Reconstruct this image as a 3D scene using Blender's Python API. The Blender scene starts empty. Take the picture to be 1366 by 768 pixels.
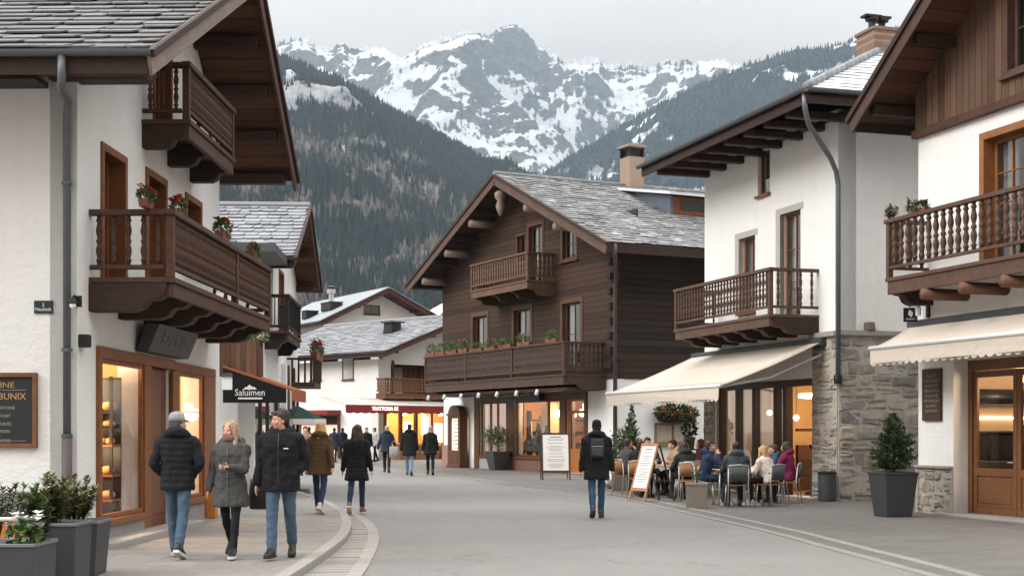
# A village street in the mountains: chalets, cafe tables, walkers, snowy peaks.  Units are metres.
import bpy, math, random
import numpy as np
from mathutils import Vector, Matrix, noise
from mathutils.geometry import tessellate_polygon

random.seed(7)
R = math.radians
SC = bpy.context.scene
COL = SC.collection
V = Vector

# ------------------------------------------------------------------ camera numbers (eye 1.55 m up, level, lens shifted up)
EYE = 1.55
FPX = 1900.0
CX, HZ = 683.0, 575.0


def ray(px, py):
    return V(((px - CX) / FPX, 1.0, (HZ - py) / FPX))


def at(px, py, y):
    """the real point at street depth y seen along a line of sight"""
    r = ray(px, py)
    return V((r.x * y, y, EYE + r.z * y))


def ground(px, py, z=0.0):
    y = (EYE - z) * FPX / (py - HZ)
    return V(((px - CX) / FPX * y, y, z))


# ------------------------------------------------------------------ mesh builder
class MB:
    def __init__(self):
        self.v, self.f, self.m, self.r, self.s = [], [], [], [], []
        self.mi, self.rnd, self.sm = 0, 0.5, False

    def add(self, vs, fs):
        b = len(self.v)
        self.v.extend([tuple(p) for p in vs])
        for f in fs:
            self.f.append(tuple(b + i for i in f))
            self.m.append(self.mi); self.r.append(self.rnd); self.s.append(self.sm)
        return self

    def quad(self, a, b, c, d):
        return self.add([a, b, c, d], [(0, 1, 2, 3)])

    def hexa(self, p):
        """eight corners: 0-3 bottom ring, 4-7 top ring, counter-clockwise seen from above"""
        return self.add(p, [(3, 2, 1, 0), (4, 5, 6, 7), (0, 1, 5, 4), (1, 2, 6, 5), (2, 3, 7, 6), (3, 0, 4, 7)])

    def box(self, x0, y0, z0, x1, y1, z1):
        if x0 > x1: x0, x1 = x1, x0
        if y0 > y1: y0, y1 = y1, y0
        if z0 > z1: z0, z1 = z1, z0
        return self.hexa([(x0, y0, z0), (x1, y0, z0), (x1, y1, z0), (x0, y1, z0),
                          (x0, y0, z1), (x1, y0, z1), (x1, y1, z1), (x0, y1, z1)])

    def beam(self, a, b, w, h, up=(0, 0, 1)):
        a, b = V(a), V(b)
        d = (b - a).normalized()
        s = d.cross(V(up))
        if s.length < 1e-5: s = d.cross(V((1, 0, 0)))
        s.normalize()
        u = s.cross(d)
        s = s * (w / 2); u = u * (h / 2)
        return self.hexa([a - s - u, a + s - u, b + s - u, b - s - u, a - s + u, a + s + u, b + s + u, b - s + u])

    def taper(self, x, y, z0, z1, w0, w1, d0=None, d1=None):
        d0 = w0 if d0 is None else d0; d1 = w1 if d1 is None else d1
        a, b, c, e = w0 / 2, d0 / 2, w1 / 2, d1 / 2
        return self.hexa([(x - a, y - b, z0), (x + a, y - b, z0), (x + a, y + b, z0), (x - a, y + b, z0),
                          (x - c, y - e, z1), (x + c, y - e, z1), (x + c, y + e, z1), (x - c, y + e, z1)])

    def rings(self, rings, cap=True):
        """loft between rings of equal point count"""
        n = len(rings[0]); vs = []; fs = []
        for r in rings: vs.extend(r)
        for i in range(len(rings) - 1):
            for j in range(n):
                k = (j + 1) % n
                fs.append((i * n + j, i * n + k, (i + 1) * n + k, (i + 1) * n + j))
        if cap:
            fs.append(tuple(range(n - 1, -1, -1)))
            b = (len(rings) - 1) * n
            fs.append(tuple(range(b, b + n)))
        return self.add(vs, fs)

    def tube(self, pts, r, n=8, cap=True, flat=None):
        pts = [V(p) for p in pts]
        rs = list(r) if isinstance(r, (list, tuple)) else [r] * len(pts)
        rings = []; ref = None
        for i, p in enumerate(pts):
            if i == 0: d = pts[1] - pts[0]
            elif i == len(pts) - 1: d = pts[-1] - pts[-2]
            else: d = (pts[i + 1] - p).normalized() + (p - pts[i - 1]).normalized()
            d.normalize()
            if ref is None:
                ref = V((0, 0, 1)) if abs(d.z) < .9 else V((1, 0, 0))
                ref = (ref - d * ref.dot(d)).normalized()
            else:
                ref = (ref - d * ref.dot(d))
                if ref.length < 1e-4: ref = d.orthogonal()
                ref.normalize()
            s = d.cross(ref)
            q = rs[i]
            ra, rb = q if isinstance(q, (tuple, list)) else (q, q)
            rings.append([p + s * (math.sin(2 * math.pi * j / n) * rb) + ref * (math.cos(2 * math.pi * j / n) * ra) for j in range(n)])
        return self.rings(rings, cap)

    def lathe(self, prof, n=10, o=(0, 0, 0), ax=None):
        o = V(o)
        rings = []
        for r, z in prof:
            rings.append([o + V((r * math.cos(2 * math.pi * j / n), r * math.sin(2 * math.pi * j / n), z)) for j in range(n)])
        return self.rings(rings)

    def ball(self, c, r, n=10, k=7, sq=(1, 1, 1)):
        c = V(c); rings = []
        for i in range(k + 1):
            t = -math.pi / 2 + math.pi * i / k
            rr = max(math.cos(t), .02) * r; z = math.sin(t) * r
            rings.append([c + V((rr * math.cos(2 * math.pi * j / n) * sq[0], rr * math.sin(2 * math.pi * j / n) * sq[1], z * sq[2])) for j in range(n)])
        return self.rings(rings)

    def plate(self, outer, holes, fn, d0, d1):
        """a slab from a 2-D outline with holes; fn(a, b, d) -> point"""
        loops = [outer] + list(holes)
        flat = [p for l in loops for p in l]
        tris = tessellate_polygon([[V((p[0], p[1], 0)) for p in l] for l in loops])
        n = len(flat)
        vs = [fn(p[0], p[1], d0) for p in flat] + [fn(p[0], p[1], d1) for p in flat]
        fs = []
        for t in tris:
            (ax, ay), (bx, by), (cx, cy) = flat[t[0]], flat[t[1]], flat[t[2]]
            if (bx - ax) * (cy - ay) - (by - ay) * (cx - ax) < 0: t = (t[0], t[2], t[1])
            fs.append(tuple(t)); fs.append((t[0] + n, t[2] + n, t[1] + n))
        b = 0
        for li, l in enumerate(loops):
            k = len(l)
            area = sum(l[i][0] * l[(i + 1) % k][1] - l[(i + 1) % k][0] * l[i][1] for i in range(k))
            ccw = area > 0
            for i in range(k):
                j = (i + 1) % k
                q = (b + i, b + i + n, b + j + n, b + j)
                fs.append(q if (ccw == (li == 0)) else q[::-1])
            b += k
        return self.add(vs, fs)

    def build(self, name, mats, parent=None, bevel=0, loc=None, rot=None, smooth=None):
        me = bpy.data.meshes.new(name)
        me.from_pydata(self.v, [], self.f)
        mats = mats if isinstance(mats, (list, tuple)) else [mats]
        for m in mats: me.materials.append(m)
        if len(mats) > 1: me.polygons.foreach_set('material_index', self.m)
        at_ = me.attributes.new('rnd', 'FLOAT', 'FACE')
        at_.data.foreach_set('value', self.r)
        sm = self.s if smooth is None else [smooth] * len(self.f)
        me.polygons.foreach_set('use_smooth', sm)
        me.update()
        o = bpy.data.objects.new(name, me)
        COL.objects.link(o)
        if parent is not None: o.parent = parent
        if loc is not None: o.location = loc
        if rot is not None: o.rotation_euler = rot
        if bevel:
            b = o.modifiers.new('bevel', 'BEVEL')
            b.width = bevel; b.segments = 2; b.limit_method = 'ANGLE'; b.angle_limit = R(40)
        return o


def tag(o, label=None, cat=None, group=None, kind=None):
    if label: o['label'] = label
    if cat: o['category'] = cat
    if group: o['group'] = group
    if kind: o['kind'] = kind
    return o


def thing(name, label, cat, loc=(0, 0, 0), rz=0.0, group=None):
    o = bpy.data.objects.new(name, None)
    COL.objects.link(o)
    o.empty_display_size = .2
    o.location = loc; o.rotation_euler = (0, 0, rz)
    return tag(o, label, cat, group)


def kids(o):
    return [c for c in bpy.data.objects if c.parent == o]


def copy_tree(o, loc, rz, label=None, scale=None, parent=None):
    c = o.copy(); COL.objects.link(c)
    if parent is None:
        c.location = loc; c.rotation_euler = (0, 0, rz)
        if scale: c.scale = (scale,) * 3
        if label: c['label'] = label
    else:
        c.parent = parent
    for ch in kids(o): copy_tree(ch, None, None, parent=c)
    return c


def text_mesh(name, body, size, mat, parent, mtx, extrude=.004, align='CENTER', shear=0, sx=1.0):
    cu = bpy.data.curves.new(name, 'FONT')
    cu.body = body; cu.size = size; cu.extrude = extrude; cu.align_x = align; cu.align_y = 'CENTER'; cu.shear = shear
    cu.resolution_u = 2
    o = bpy.data.objects.new(name, cu); COL.objects.link(o)
    dg = bpy.context.evaluated_depsgraph_get()
    me = bpy.data.meshes.new_from_object(o.evaluated_get(dg))
    bpy.data.objects.remove(o); bpy.data.curves.remove(cu)
    me.materials.clear(); me.materials.append(mat)
    o = bpy.data.objects.new(name, me); COL.objects.link(o)
    if parent is not None: o.parent = parent
    o.matrix_local = mtx @ Matrix.Diagonal((sx, 1, 1, 1))
    return o


# ------------------------------------------------------------------ materials
class NT:
    def __init__(self, name):
        self.mat = bpy.data.materials.new(name); self.mat.use_nodes = True
        self.t = self.mat.node_tree; self.t.nodes.clear()
        self.out = self.t.nodes.new('ShaderNodeOutputMaterial')
        self.b = self.t.nodes.new('ShaderNodeBsdfPrincipled')
        self.l(self.b.outputs[0], self.out.inputs[0])
        self._tc = None

    def l(self, a, b): self.t.links.new(a, b)

    def n(self, kind, **kw):
        o = self.t.nodes.new('ShaderNode' + kind)
        for k, v in kw.items(): setattr(o, k, v)
        return o

    def obj(self):
        if self._tc is None: self._tc = self.n('TexCoord')
        return self._tc.outputs['Object']

    def gen(self):
        if self._tc is None: self._tc = self.n('TexCoord')
        return self._tc.outputs['Generated']

    def map(self, src, scale=(1, 1, 1), loc=(0, 0, 0), rot=(0, 0, 0)):
        m = self.n('Mapping'); m.inputs['Scale'].default_value = scale
        m.inputs['Location'].default_value = loc; m.inputs['Rotation'].default_value = rot
        self.l(src, m.inputs[0]); return m.outputs[0]

    def noise(self, src, scale, detail=4, rough=.55, dist=0):
        x = self.n('TexNoise'); x.inputs['Scale'].default_value = scale; x.inputs['Detail'].default_value = detail
        x.inputs['Roughness'].default_value = rough; x.inputs['Distortion'].default_value = dist
        self.l(src, x.inputs['Vector']); return x.outputs[0]

    def ramp(self, src, stops, interp='LINEAR'):
        r = self.n('ValToRGB'); e = r.color_ramp.elements; r.color_ramp.interpolation = interp
        while len(e) < len(stops): e.new(.5)
        for i, (p, c) in enumerate(stops):
            e[i].position = p
            e[i].color = (c, c, c, 1) if isinstance(c, (int, float)) else (c[0], c[1], c[2], 1)
        self.l(src, r.inputs[0]); return r.outputs[0]

    def math(self, op, a, b=None, c=None, clamp=False):
        m = self.n('Math', operation=op, use_clamp=clamp)
        for i, x in enumerate((a, b, c)):
            if x is None: continue
            if isinstance(x, (int, float)): m.inputs[i].default_value = x
            else: self.l(x, m.inputs[i])
        return m.outputs[0]

    def mix(self, fac, a, b, mode='MIX'):
        m = self.n('Mix', data_type='RGBA', blend_type=mode)
        if isinstance(fac, (int, float)): m.inputs[0].default_value = fac
        else: self.l(fac, m.inputs[0])
        for i, x in ((6, a), (7, b)):
            if isinstance(x, (tuple, list)): m.inputs[i].default_value = (x[0], x[1], x[2], 1)
            else: self.l(x, m.inputs[i])
        return m.outputs[2]

    def attr(self, name):
        a = self.n('Attribute'); a.attribute_name = name; return a.outputs['Fac']

    def sep(self, src):
        s = self.n('SeparateXYZ'); self.l(src, s.inputs[0]); return s.outputs

    def white(self, src, dim='1D'):
        w = self.n('TexWhiteNoise', noise_dimensions=dim)
        self.l(src, w.inputs['W'] if dim == '1D' else w.inputs['Vector']); return w.outputs[0]

    def bump(self, h, strength=.3, dist=.01):
        b = self.n('Bump'); b.inputs['Strength'].default_value = strength; b.inputs['Distance'].default_value = dist
        self.l(h, b.inputs['Height']); self.l(b.outputs[0], self.b.inputs['Normal']); return b

    def set(self, col=None, rough=None, metal=None, spec=None):
        for key, x in (('Base Color', col), ('Roughness', rough), ('Metallic', metal), ('Specular IOR Level', spec)):
            if x is None: continue
            if isinstance(x, (tuple, list)): self.b.inputs[key].default_value = (x[0], x[1], x[2], 1)
            elif isinstance(x, (int, float)): self.b.inputs[key].default_value = x
            else: self.l(x, self.b.inputs[key])
        return self.mat


def S(r, g, b):
    """sRGB 0-255 to linear"""
    f = lambda c: (c / 255 / 12.92) if c <= 10 else ((c / 255 + .055) / 1.055) ** 2.4
    return (f(r), f(g), f(b))


def mul(c, k): return (c[0] * k, c[1] * k, c[2] * k)


_mc = {}


def cached(fn):
    def w(*a):
        k = (fn.__name__,) + a
        if k not in _mc: _mc[k] = fn(*a)
        return _mc[k]
    return w


@cached
def m_plain(name, col, rough=.6, var=.15, scale=6.0, bump=.15, metal=0.0):
    t = NT(name)
    n = t.noise(t.obj(), scale, 5, .6)
    t.set(t.mix(n, mul(col, 1 - var), mul(col, 1 + var)), rough, metal)
    if bump: t.bump(t.noise(t.obj(), scale * 8, 3), bump, .004)
    return t.mat


@cached
def m_plaster(name, col):
    t = NT(name)
    o = t.obj()
    big = t.noise(o, .55, 5, .62)
    streak = t.noise(t.map(o, (3.2, 3.2, .35)), 1.0, 5, .6)
    c = t.mix(t.ramp(big, [(.3, 0.), (.72, 1.)]), mul(col, .90), col)
    c = t.mix(t.math('MULTIPLY', t.ramp(streak, [(.5, 0.), (.8, 1.)]), .4), c, mul((col[0], col[1] * .97, col[2] * .93), .82))
    z = t.sep(o)[2]
    wob = t.math('ADD', z, t.math('MULTIPLY', streak, -1.1))
    c = t.mix(t.math('MULTIPLY', t.ramp(t.math('ADD', wob, .35), [(0.0, 1.), (.5, 0.)]), .5), c, mul((.5, .47, .43), .75))
    t.set(c, .92, 0, .2)
    h = t.math('ADD', t.math('MULTIPLY', t.noise(t.map(o, (1, 1, 1.3)), 9, 5, .65), 1.0), t.math('MULTIPLY', t.noise(o, 70, 3), .25))
    t.bump(h, .5, .035)
    return t.mat


@cached
def m_planks(name, col, axis, width, grain_axis, var=.5, gap=.5, dark=.35):
    """boards: one tone per board, grain along it, a groove between boards"""
    t = NT(name)
    o = t.obj(); s = t.sep(o)
    a = t.math('DIVIDE', s[axis], width)
    idx = t.math('FLOOR', a)
    fr = t.math('FRACT', a)
    rnd = t.white(idx)
    sc = [14.0, 14.0, 14.0]; sc[grain_axis] = 1.1
    g = t.n('TexNoise'); g.inputs['Scale'].default_value = 1.0; g.inputs['Detail'].default_value = 6; g.inputs['Roughness'].default_value = .65
    off = t.n('CombineXYZ')
    t.l(t.math('MULTIPLY', rnd, 37.0), off.inputs[0]); t.l(t.math('MULTIPLY', rnd, 11.0), off.inputs[1]); t.l(t.math('MULTIPLY', rnd, 23.0), off.inputs[2])
    va = t.n('VectorMath', operation='ADD')
    t.l(t.map(o, tuple(sc)), va.inputs[0]); t.l(off.outputs[0], va.inputs[1]); t.l(va.outputs[0], g.inputs['Vector'])
    tone = t.math('ADD', t.math('MULTIPLY', rnd, var), t.math('MULTIPLY', g.outputs[0], .9))
    big = t.noise(o, .7, 4)
    c = t.mix(t.ramp(tone, [(.25, 0.), (1.15, 1.)]), mul(col, dark), mul(col, 1.45))
    c = t.mix(t.ramp(big, [(.45, 0.), (.75, .55)]), c, mul((col[0] * .8 + .02, col[1] * .95 + .02, col[2] * 1.1 + .02), .9))
    edge = t.ramp(t.math('ABSOLUTE', t.math('SUBTRACT', fr, .5)), [(.44, 0.), (.497, 1.)])
    c = t.mix(t.math('MULTIPLY', edge, gap), c, mul(col, .12))
    t.set(c, .75, 0, .25)
    h = t.math('SUBTRACT', t.math('MULTIPLY', g.outputs[0], .25), edge)
    t.bump(h, .7, .02)
    return t.mat


@cached
def m_wood(name, col, var=.45, rough=.62):
    """solid timber for beams, rails and frames"""
    t = NT(name)
    o = t.obj()
    g = t.noise(t.map(o, (9, 9, 9)), 1.0, 6, .7, .6)
    f = t.noise(o, 60, 3)
    big = t.noise(o, 1.3, 3)
    v = t.math('ADD', t.math('MULTIPLY', g, .75), t.math('MULTIPLY', big, .35))
    c = t.mix(t.ramp(v, [(.35, 0.), (.75, 1.)]), mul(col, (1 - var) * .85), mul(col, (1 + var) * .88))
    t.set(c, rough, 0, .3)
    t.bump(t.math('ADD', g, t.math('MULTIPLY', f, .4)), .4, .01)
    return t.mat


@cached
def m_slate(name, col, snow, light=1.0):
    t = NT(name)
    o = t.obj()
    r = t.attr('rnd')
    n = t.noise(o, 5, 5, .65)
    c = t.mix(t.math('ADD', t.math('MULTIPLY', r, .75), t.math('MULTIPLY', n, .25)), mul(col, .72), mul(col, 1.28))
    lich = t.noise(o, 2.2, 6, .7)
    c = t.mix(t.ramp(lich, [(.58, 0.), (.7, .5)]), c, mul((.33, .33, .325), light))
    if snow:
        sn = t.noise(o, 1.1, 6, .72)
        streaky = t.noise(t.map(o, (2.2, 2.2, 2.2)), 1.0, 8, .8, .3)
        fac = t.ramp(t.math('ADD', t.math('ADD', t.math('MULTIPLY', t.math('ADD', sn, streaky), .5), t.math('MULTIPLY', r, .10)), snow - .56), [(.49, 0.), (.74, 1.)])
        c = t.mix(t.math('MULTIPLY', fac, .88), c, (.74, .76, .79))
    t.set(c, .7, 0, .35)
    t.bump(t.noise(o, 22, 5, .7), .35, .01)
    return t.mat


@cached
def m_stone(name, dark=.62):
    t = NT(name)
    o = t.obj(); r = t.attr('rnd')
    c = t.ramp(r, [(0., S(136, 132, 128)), (.2, S(172, 166, 158)), (.38, S(146, 143, 140)), (.55, S(186, 178, 166)), (.7, S(160, 144, 126)), (.85, S(178, 175, 170)), (1., S(128, 126, 126))])
    n = t.noise(o, 7, 6, .7)
    c = t.mix(.75, c, t.mix(n, (.06, .055, .05), (.75, .72, .68)), 'OVERLAY')
    vein = t.noise(t.map(o, (1.5, 1.5, 9)), 1.0, 6, .7, 1.2)
    c = t.mix(t.ramp(vein, [(.52, 0.), (.62, .35)]), c, (.10, .09, .085))
    t.set(c, .9, 0, .2)
    t.bump(t.math('ADD', n, t.math('MULTIPLY', t.noise(o, 35, 4), .4)), .75, .03)
    return t.mat


@cached
def m_glass(name, tint=(1, 1, 1), refl=1.0):
    t = NT(name)
    t.t.nodes.remove(t.b)
    tr = t.n('BsdfTransparent'); tr.inputs[0].default_value = (tint[0], tint[1], tint[2], 1)
    gl = t.n('BsdfGlossy'); gl.inputs['Roughness'].default_value = .02
    gl.inputs['Color'].default_value = (1, 1, 1, 1)
    fr = t.n('Fresnel'); fr.inputs['IOR'].default_value = 1.5
    tc = t.obj()
    b = t.n('Bump'); b.inputs['Strength'].default_value = .03; b.inputs['Distance'].default_value = .02
    t.l(t.noise(tc, 1.2, 2), b.inputs['Height']); t.l(b.outputs[0], gl.inputs['Normal'])
    mx = t.n('MixShader')
    geo = t.n('NewGeometry')
    front = t.math('SUBTRACT', 1.0, geo.outputs['Backfacing'])
    t.l(t.math('MULTIPLY', t.math('MULTIPLY', fr.outputs[0], 1.5 * refl, clamp=True), front), mx.inputs[0])
    t.l(tr.outputs[0], mx.inputs[1]); t.l(gl.outputs[0], mx.inputs[2])
    t.l(mx.outputs[0], t.out.inputs[0])
    return t.mat


@cached
def m_emit(name, col, strength):
    t = NT(name)
    t.b.inputs['Base Color'].default_value = (.8, .8, .8, 1)
    t.b.inputs['Emission Color'].default_value = (*col, 1)
    t.b.inputs['Emission Strength'].default_value = strength
    return t.mat


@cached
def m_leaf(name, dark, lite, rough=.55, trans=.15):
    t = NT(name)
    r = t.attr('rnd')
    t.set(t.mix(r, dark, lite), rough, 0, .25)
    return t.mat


@cached
def m_cloth(name, col, bands=0.0, rough=.85, var=.1, weave=160.0):
    """fabric; bands > 0 gives the stitched tubes of a quilted jacket (per metre of height)"""
    t = NT(name)
    o = t.obj()
    n = t.noise(o, 9, 4, .6)
    c = t.mix(n, mul(col, 1 - var), mul(col, 1 + var))
    fold = t.noise(t.map(o, (7, 7, 4)), 1.0, 3, .5, .8)
    h = t.math('ADD', t.math('MULTIPLY', fold, 1.0), t.math('MULTIPLY', t.noise(o, weave, 2), .03))
    if bands:
        z = t.math('ADD', t.sep(o)[2], t.math('MULTIPLY', n, .012))
        w = t.math('ABSOLUTE', t.math('SINE', t.math('MULTIPLY', z, math.pi * bands)))
        w = t.math('POWER', w, .45)
        h = t.math('ADD', t.math('MULTIPLY', h, .5), t.math('MULTIPLY', w, 1.2))
        c = t.mix(t.ramp(w, [(.25, .6), (.6, 0.)]), c, mul(col, .35))
    t.set(c, rough, 0, .3)
    t.bump(h, .6, .03 if bands else .035)
    return t.mat


# the common palette
WHITE = m_plaster('white_plaster', (.86, .855, .84))
OLDWOOD = m_wood('old_brown_timber', S(80, 56, 45), .5)
DARKWOOD = m_wood('dark_timber', S(58, 40, 32), .4)
WARMWOOD = m_wood('varnished_wood', S(132, 82, 50), .3, .45)
DOORWOOD = m_wood('door_wood', S(120, 72, 40), .3, .42)
GREYWOOD = m_wood('grey_barge_board', S(140, 122, 112), .3)  # paler, greyer tone of the near verge board
ZINC = m_plain('zinc_grey', S(96, 100, 104), .45, .12, 3., .05, .6)
BLACKMETAL = m_plain('black_metal', (.012, .012, .013), .4, .2, 8., .03, .3)
DARKGREY = m_plain('anthracite', S(62, 65, 68), .5, .1, 4., .06, .2)
STEEL = m_plain('brushed_steel', (.55, .55, .56), .35, .08, 9., .03, .8)
GLASS = m_glass('window_glass')
GLASSDK = m_glass('upper_window_glass', (.75, .78, .8), 1.8)
SLATE = m_slate('grey_slate', S(112, 113, 114), .0)
SLATESNOW = m_slate('slate_with_snow_dust', S(118, 118, 118), .6)
SLATELITE = m_slate('pale_slate', S(134, 137, 142), .0)
STONE = m_stone('rubble_stone')
MORTAR = m_plain('lime_mortar', S(168, 162, 152), .95, .3, 9., .5)
CANVAS = m_cloth('cream_awning_canvas', S(198, 187, 174), 0.0, .9, .05, 220.)
CREAMWALL = m_plain('warm_interior_wall', S(226, 196, 150), .8, .08, 2., .05)
BULB = m_emit('warm_bulb', (1., .72, .38), 14.)
STRIP = m_emit('warm_light_strip', (1., .80, .54), 3.2)
GLOW = m_emit('lit_menu_panel', (1., .76, .42), .85)
WHITELET = m_plain('white_letters', (.75, .75, .73), .6, .02, 4., 0)
TANLET = m_plain('tan_letters', S(190, 140, 95), .6, .05, 4., 0)
LEAF = m_leaf('green_leaf', (.02, .05, .015), (.10, .16, .045))
LEAFOLIVE = m_leaf('olive_needles', (.035, .05, .012), (.16, .16, .045))
SPRUCE = m_leaf('spruce_needles', (.012, .03, .012), (.05, .085, .03))
RED = m_leaf('red_petal', (.28, .012, .012), (.62, .05, .04))
ORANGE = m_leaf('orange_petal', (.48, .16, .04), (.72, .48, .2))
PETALW = m_leaf('white_petal', (.6, .6, .6), (.85, .85, .85))
BARK = m_plain('bark', S(70, 56, 44), .9, .3, 20., .4)
SOIL = m_plain('potting_soil', S(46, 36, 28), .95, .3, 30., .5)
# ------------------------------------------------------------------ camera, sky, sun
cam = bpy.data.cameras.new('camera')
cam.lens = 36 * FPX / 1366; cam.sensor_width = 36; cam.clip_start = .1; cam.clip_end = 30000
cam.shift_y = (HZ - 384) / 1366
camo = bpy.data.objects.new('camera', cam); COL.objects.link(camo)
camo.location = (0, 0, EYE); camo.rotation_euler = (R(90), 0, 0)
SC.camera = camo

SUN_EL, SUN_AZ = 33.0, 254.0        # high behind the viewer's left, veiled by cloud
world = bpy.data.worlds.new('World'); SC.world = world; world.use_nodes = True
wt = world.node_tree; wt.nodes.clear()
wo = wt.nodes.new('ShaderNodeOutputWorld'); bg = wt.nodes.new('ShaderNodeBackground')
sky = wt.nodes.new('ShaderNodeTexSky'); sky.sky_type = 'NISHITA'; sky.sun_disc = False
sky.sun_elevation = R(SUN_EL); sky.sun_rotation = R(SUN_AZ)
tc = wt.nodes.new('ShaderNodeTexCoord')
sx = wt.nodes.new('ShaderNodeSeparateXYZ'); wt.links.new(tc.outputs['Generated'], sx.inputs[0])
# overcast deck: brighter overhead than at the horizon, slow cloud texture
rm = wt.nodes.new('ShaderNodeValToRGB')
e = rm.color_ramp.elements
e[0].position = 0.0; e[0].color = (4.75, 3.95, 3.2, 1)
e[1].position = 1.0; e[1].color = (23.5, 23.1, 22.6, 1)
for p, c in ((.12, (4.65, 3.88, 3.15)), (.22, (4.4, 3.72, 3.08)), (.34, (7.2, 7.0, 6.8))):
    q = e.new(p); q.color = (*c, 1)
wt.links.new(sx.outputs[2], rm.inputs[0])
mp = wt.nodes.new('ShaderNodeMapping'); mp.inputs['Scale'].default_value = (1.6, 1.6, 6.5)
wt.links.new(tc.outputs['Generated'], mp.inputs[0])
cn = wt.nodes.new('ShaderNodeTexNoise'); cn.inputs['Scale'].default_value = 1.7; cn.inputs['Detail'].default_value = 6
cn.inputs['Distortion'].default_value = .4
wt.links.new(mp.outputs[0], cn.inputs['Vector'])
cr = wt.nodes.new('ShaderNodeValToRGB')
cr.color_ramp.elements[0].position = .32; cr.color_ramp.elements[0].color = (.87, .875, .885, 1)
cr.color_ramp.elements[1].position = .68; cr.color_ramp.elements[1].color = (1.12, 1.115, 1.10, 1)
wt.links.new(cn.outputs[0], cr.inputs[0])
cm = wt.nodes.new('ShaderNodeMix'); cm.data_type = 'RGBA'; cm.blend_type = 'MULTIPLY'; cm.inputs[0].default_value = 1
wt.links.new(rm.outputs[0], cm.inputs[6]); wt.links.new(cr.outputs[0], cm.inputs[7])
sm_ = wt.nodes.new('ShaderNodeMix'); sm_.data_type = 'RGBA'; sm_.inputs[0].default_value = .95
wt.links.new(sky.outputs[0], sm_.inputs[6]); wt.links.new(cm.outputs[2], sm_.inputs[7])
wt.links.new(sm_.outputs[2], bg.inputs[0]); bg.inputs[1].default_value = .1
wt.links.new(bg.outputs[0], wo.inputs[0])

sun = bpy.data.lights.new('sun', 'SUN'); sun.energy = 1.5; sun.angle = R(32); sun.color = (1, .97, .93)
suno = bpy.data.objects.new('sun', sun); COL.objects.link(suno)
az = R(SUN_AZ)
sd = V((math.sin(az) * math.cos(R(SUN_EL)), math.cos(az) * math.cos(R(SUN_EL)), math.sin(R(SUN_EL))))
suno.rotation_euler = sd.to_track_quat('Z', 'Y').to_euler()
suno.location = (-20, -20, 60)

SC.view_settings.view_transform = 'Standard'; SC.view_settings.look = 'None'
SC.view_settings.exposure = 0.67; SC.view_settings.gamma = 1; SC.view_settings.use_curve_mapping = False
SC.cycles.use_denoising = True
SC.cycles.max_bounces = 8; SC.cycles.diffuse_bounces = 4; SC.cycles.transparent_max_bounces = 12
SC.cycles.volume_bounces = 2; SC.cycles.sample_clamp_indirect = 6
SC.cycles.caustics_reflective = False; SC.cycles.caustics_refractive = False


# ------------------------------------------------------------------ mountains
def interp(pts, x):
    if x <= pts[0][0]: return pts[0][1]
    for (a, b), (c, d) in zip(pts, pts[1:]):
        if x <= c:
            t = (x - a) / (c - a)
            return b + (d - b) * t
    return pts[-1][1]


def grid_mesh(name, nx, ny, fn, mat):
    """fn(i/(nx-1), j/(ny-1)) -> (x, y, z, clear)"""
    vs = []; cl = []
    for j in range(ny):
        for i in range(nx):
            x, y, z, c = fn(i / (nx - 1), j / (ny - 1))
            vs.append((x, y, z)); cl.append(c)
    fs = [(j * nx + i, j * nx + i + 1, (j + 1) * nx + i + 1, (j + 1) * nx + i) for j in range(ny - 1) for i in range(nx - 1)]
    me = bpy.data.meshes.new(name); me.from_pydata(vs, [], fs)
    me.materials.append(mat)
    a = me.attributes.new('clear', 'FLOAT', 'POINT'); a.data.foreach_set('value', cl)
    me.polygons.foreach_set('use_smooth', [True] * len(fs)); me.update()
    o = bpy.data.objects.new(name, me); COL.objects.link(o)
    tag(o, kind='structure')
    return o, vs, cl


def m_peak():
    t = NT('snowy_rock')
    geo = t.n('NewGeometry')
    nz = t.sep(geo.outputs['Normal'])[2]
    o = t.obj()
    n1 = t.noise(t.map(o, (.004, .0032, .006)), 1, 10, .72, 1.1)
    n2 = t.noise(t.map(o, (.02, .014, .03)), 1, 9, .74, .8)
    z = t.sep(o)[2]
    c = t.attr('clear')
    v = t.math('ADD', t.math('MULTIPLY', t.math('SUBTRACT', n1, .5), .95), t.math('MULTIPLY', t.math('SUBTRACT', n2, .5), .5))
    v = t.math('ADD', v, t.math('MULTIPLY', t.math('SUBTRACT', nz, .68), 1.25))
    v = t.math('ADD', v, c)
    n3 = t.noise(t.map(o, (.075, .075, .05)), 1, 6, .7)
    v = t.math('ADD', v, t.math('MULTIPLY', t.math('SUBTRACT', n3, .5), .32))
    snow = t.ramp(v, [(-.04, 0.), (.055, 1.)])
    rock = t.mix(t.ramp(n2, [(.32, 0.), (.68, 1.)]), S(42, 44, 50), S(122, 118, 114))
    brown = t.mix(n1, S(120, 110, 104), S(150, 138, 126))
    low = t.ramp(t.math('ADD', t.math('DIVIDE', z, 1800.), t.math('MULTIPLY', t.math('SUBTRACT', n1, .5), .35)), [(.36, 1.), (.62, 0.)])
    rock = t.mix(low, rock, brown)
    t.set(t.mix(snow, rock, (.82, .84, .87)), .85, 0, .1)
    t.bump(t.math('ADD', n2, t.math('MULTIPLY', t.noise(t.map(o, (.09,) * 3), 1, 6, .7), .4)), .95, 42.0)
    return t.mat


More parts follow.
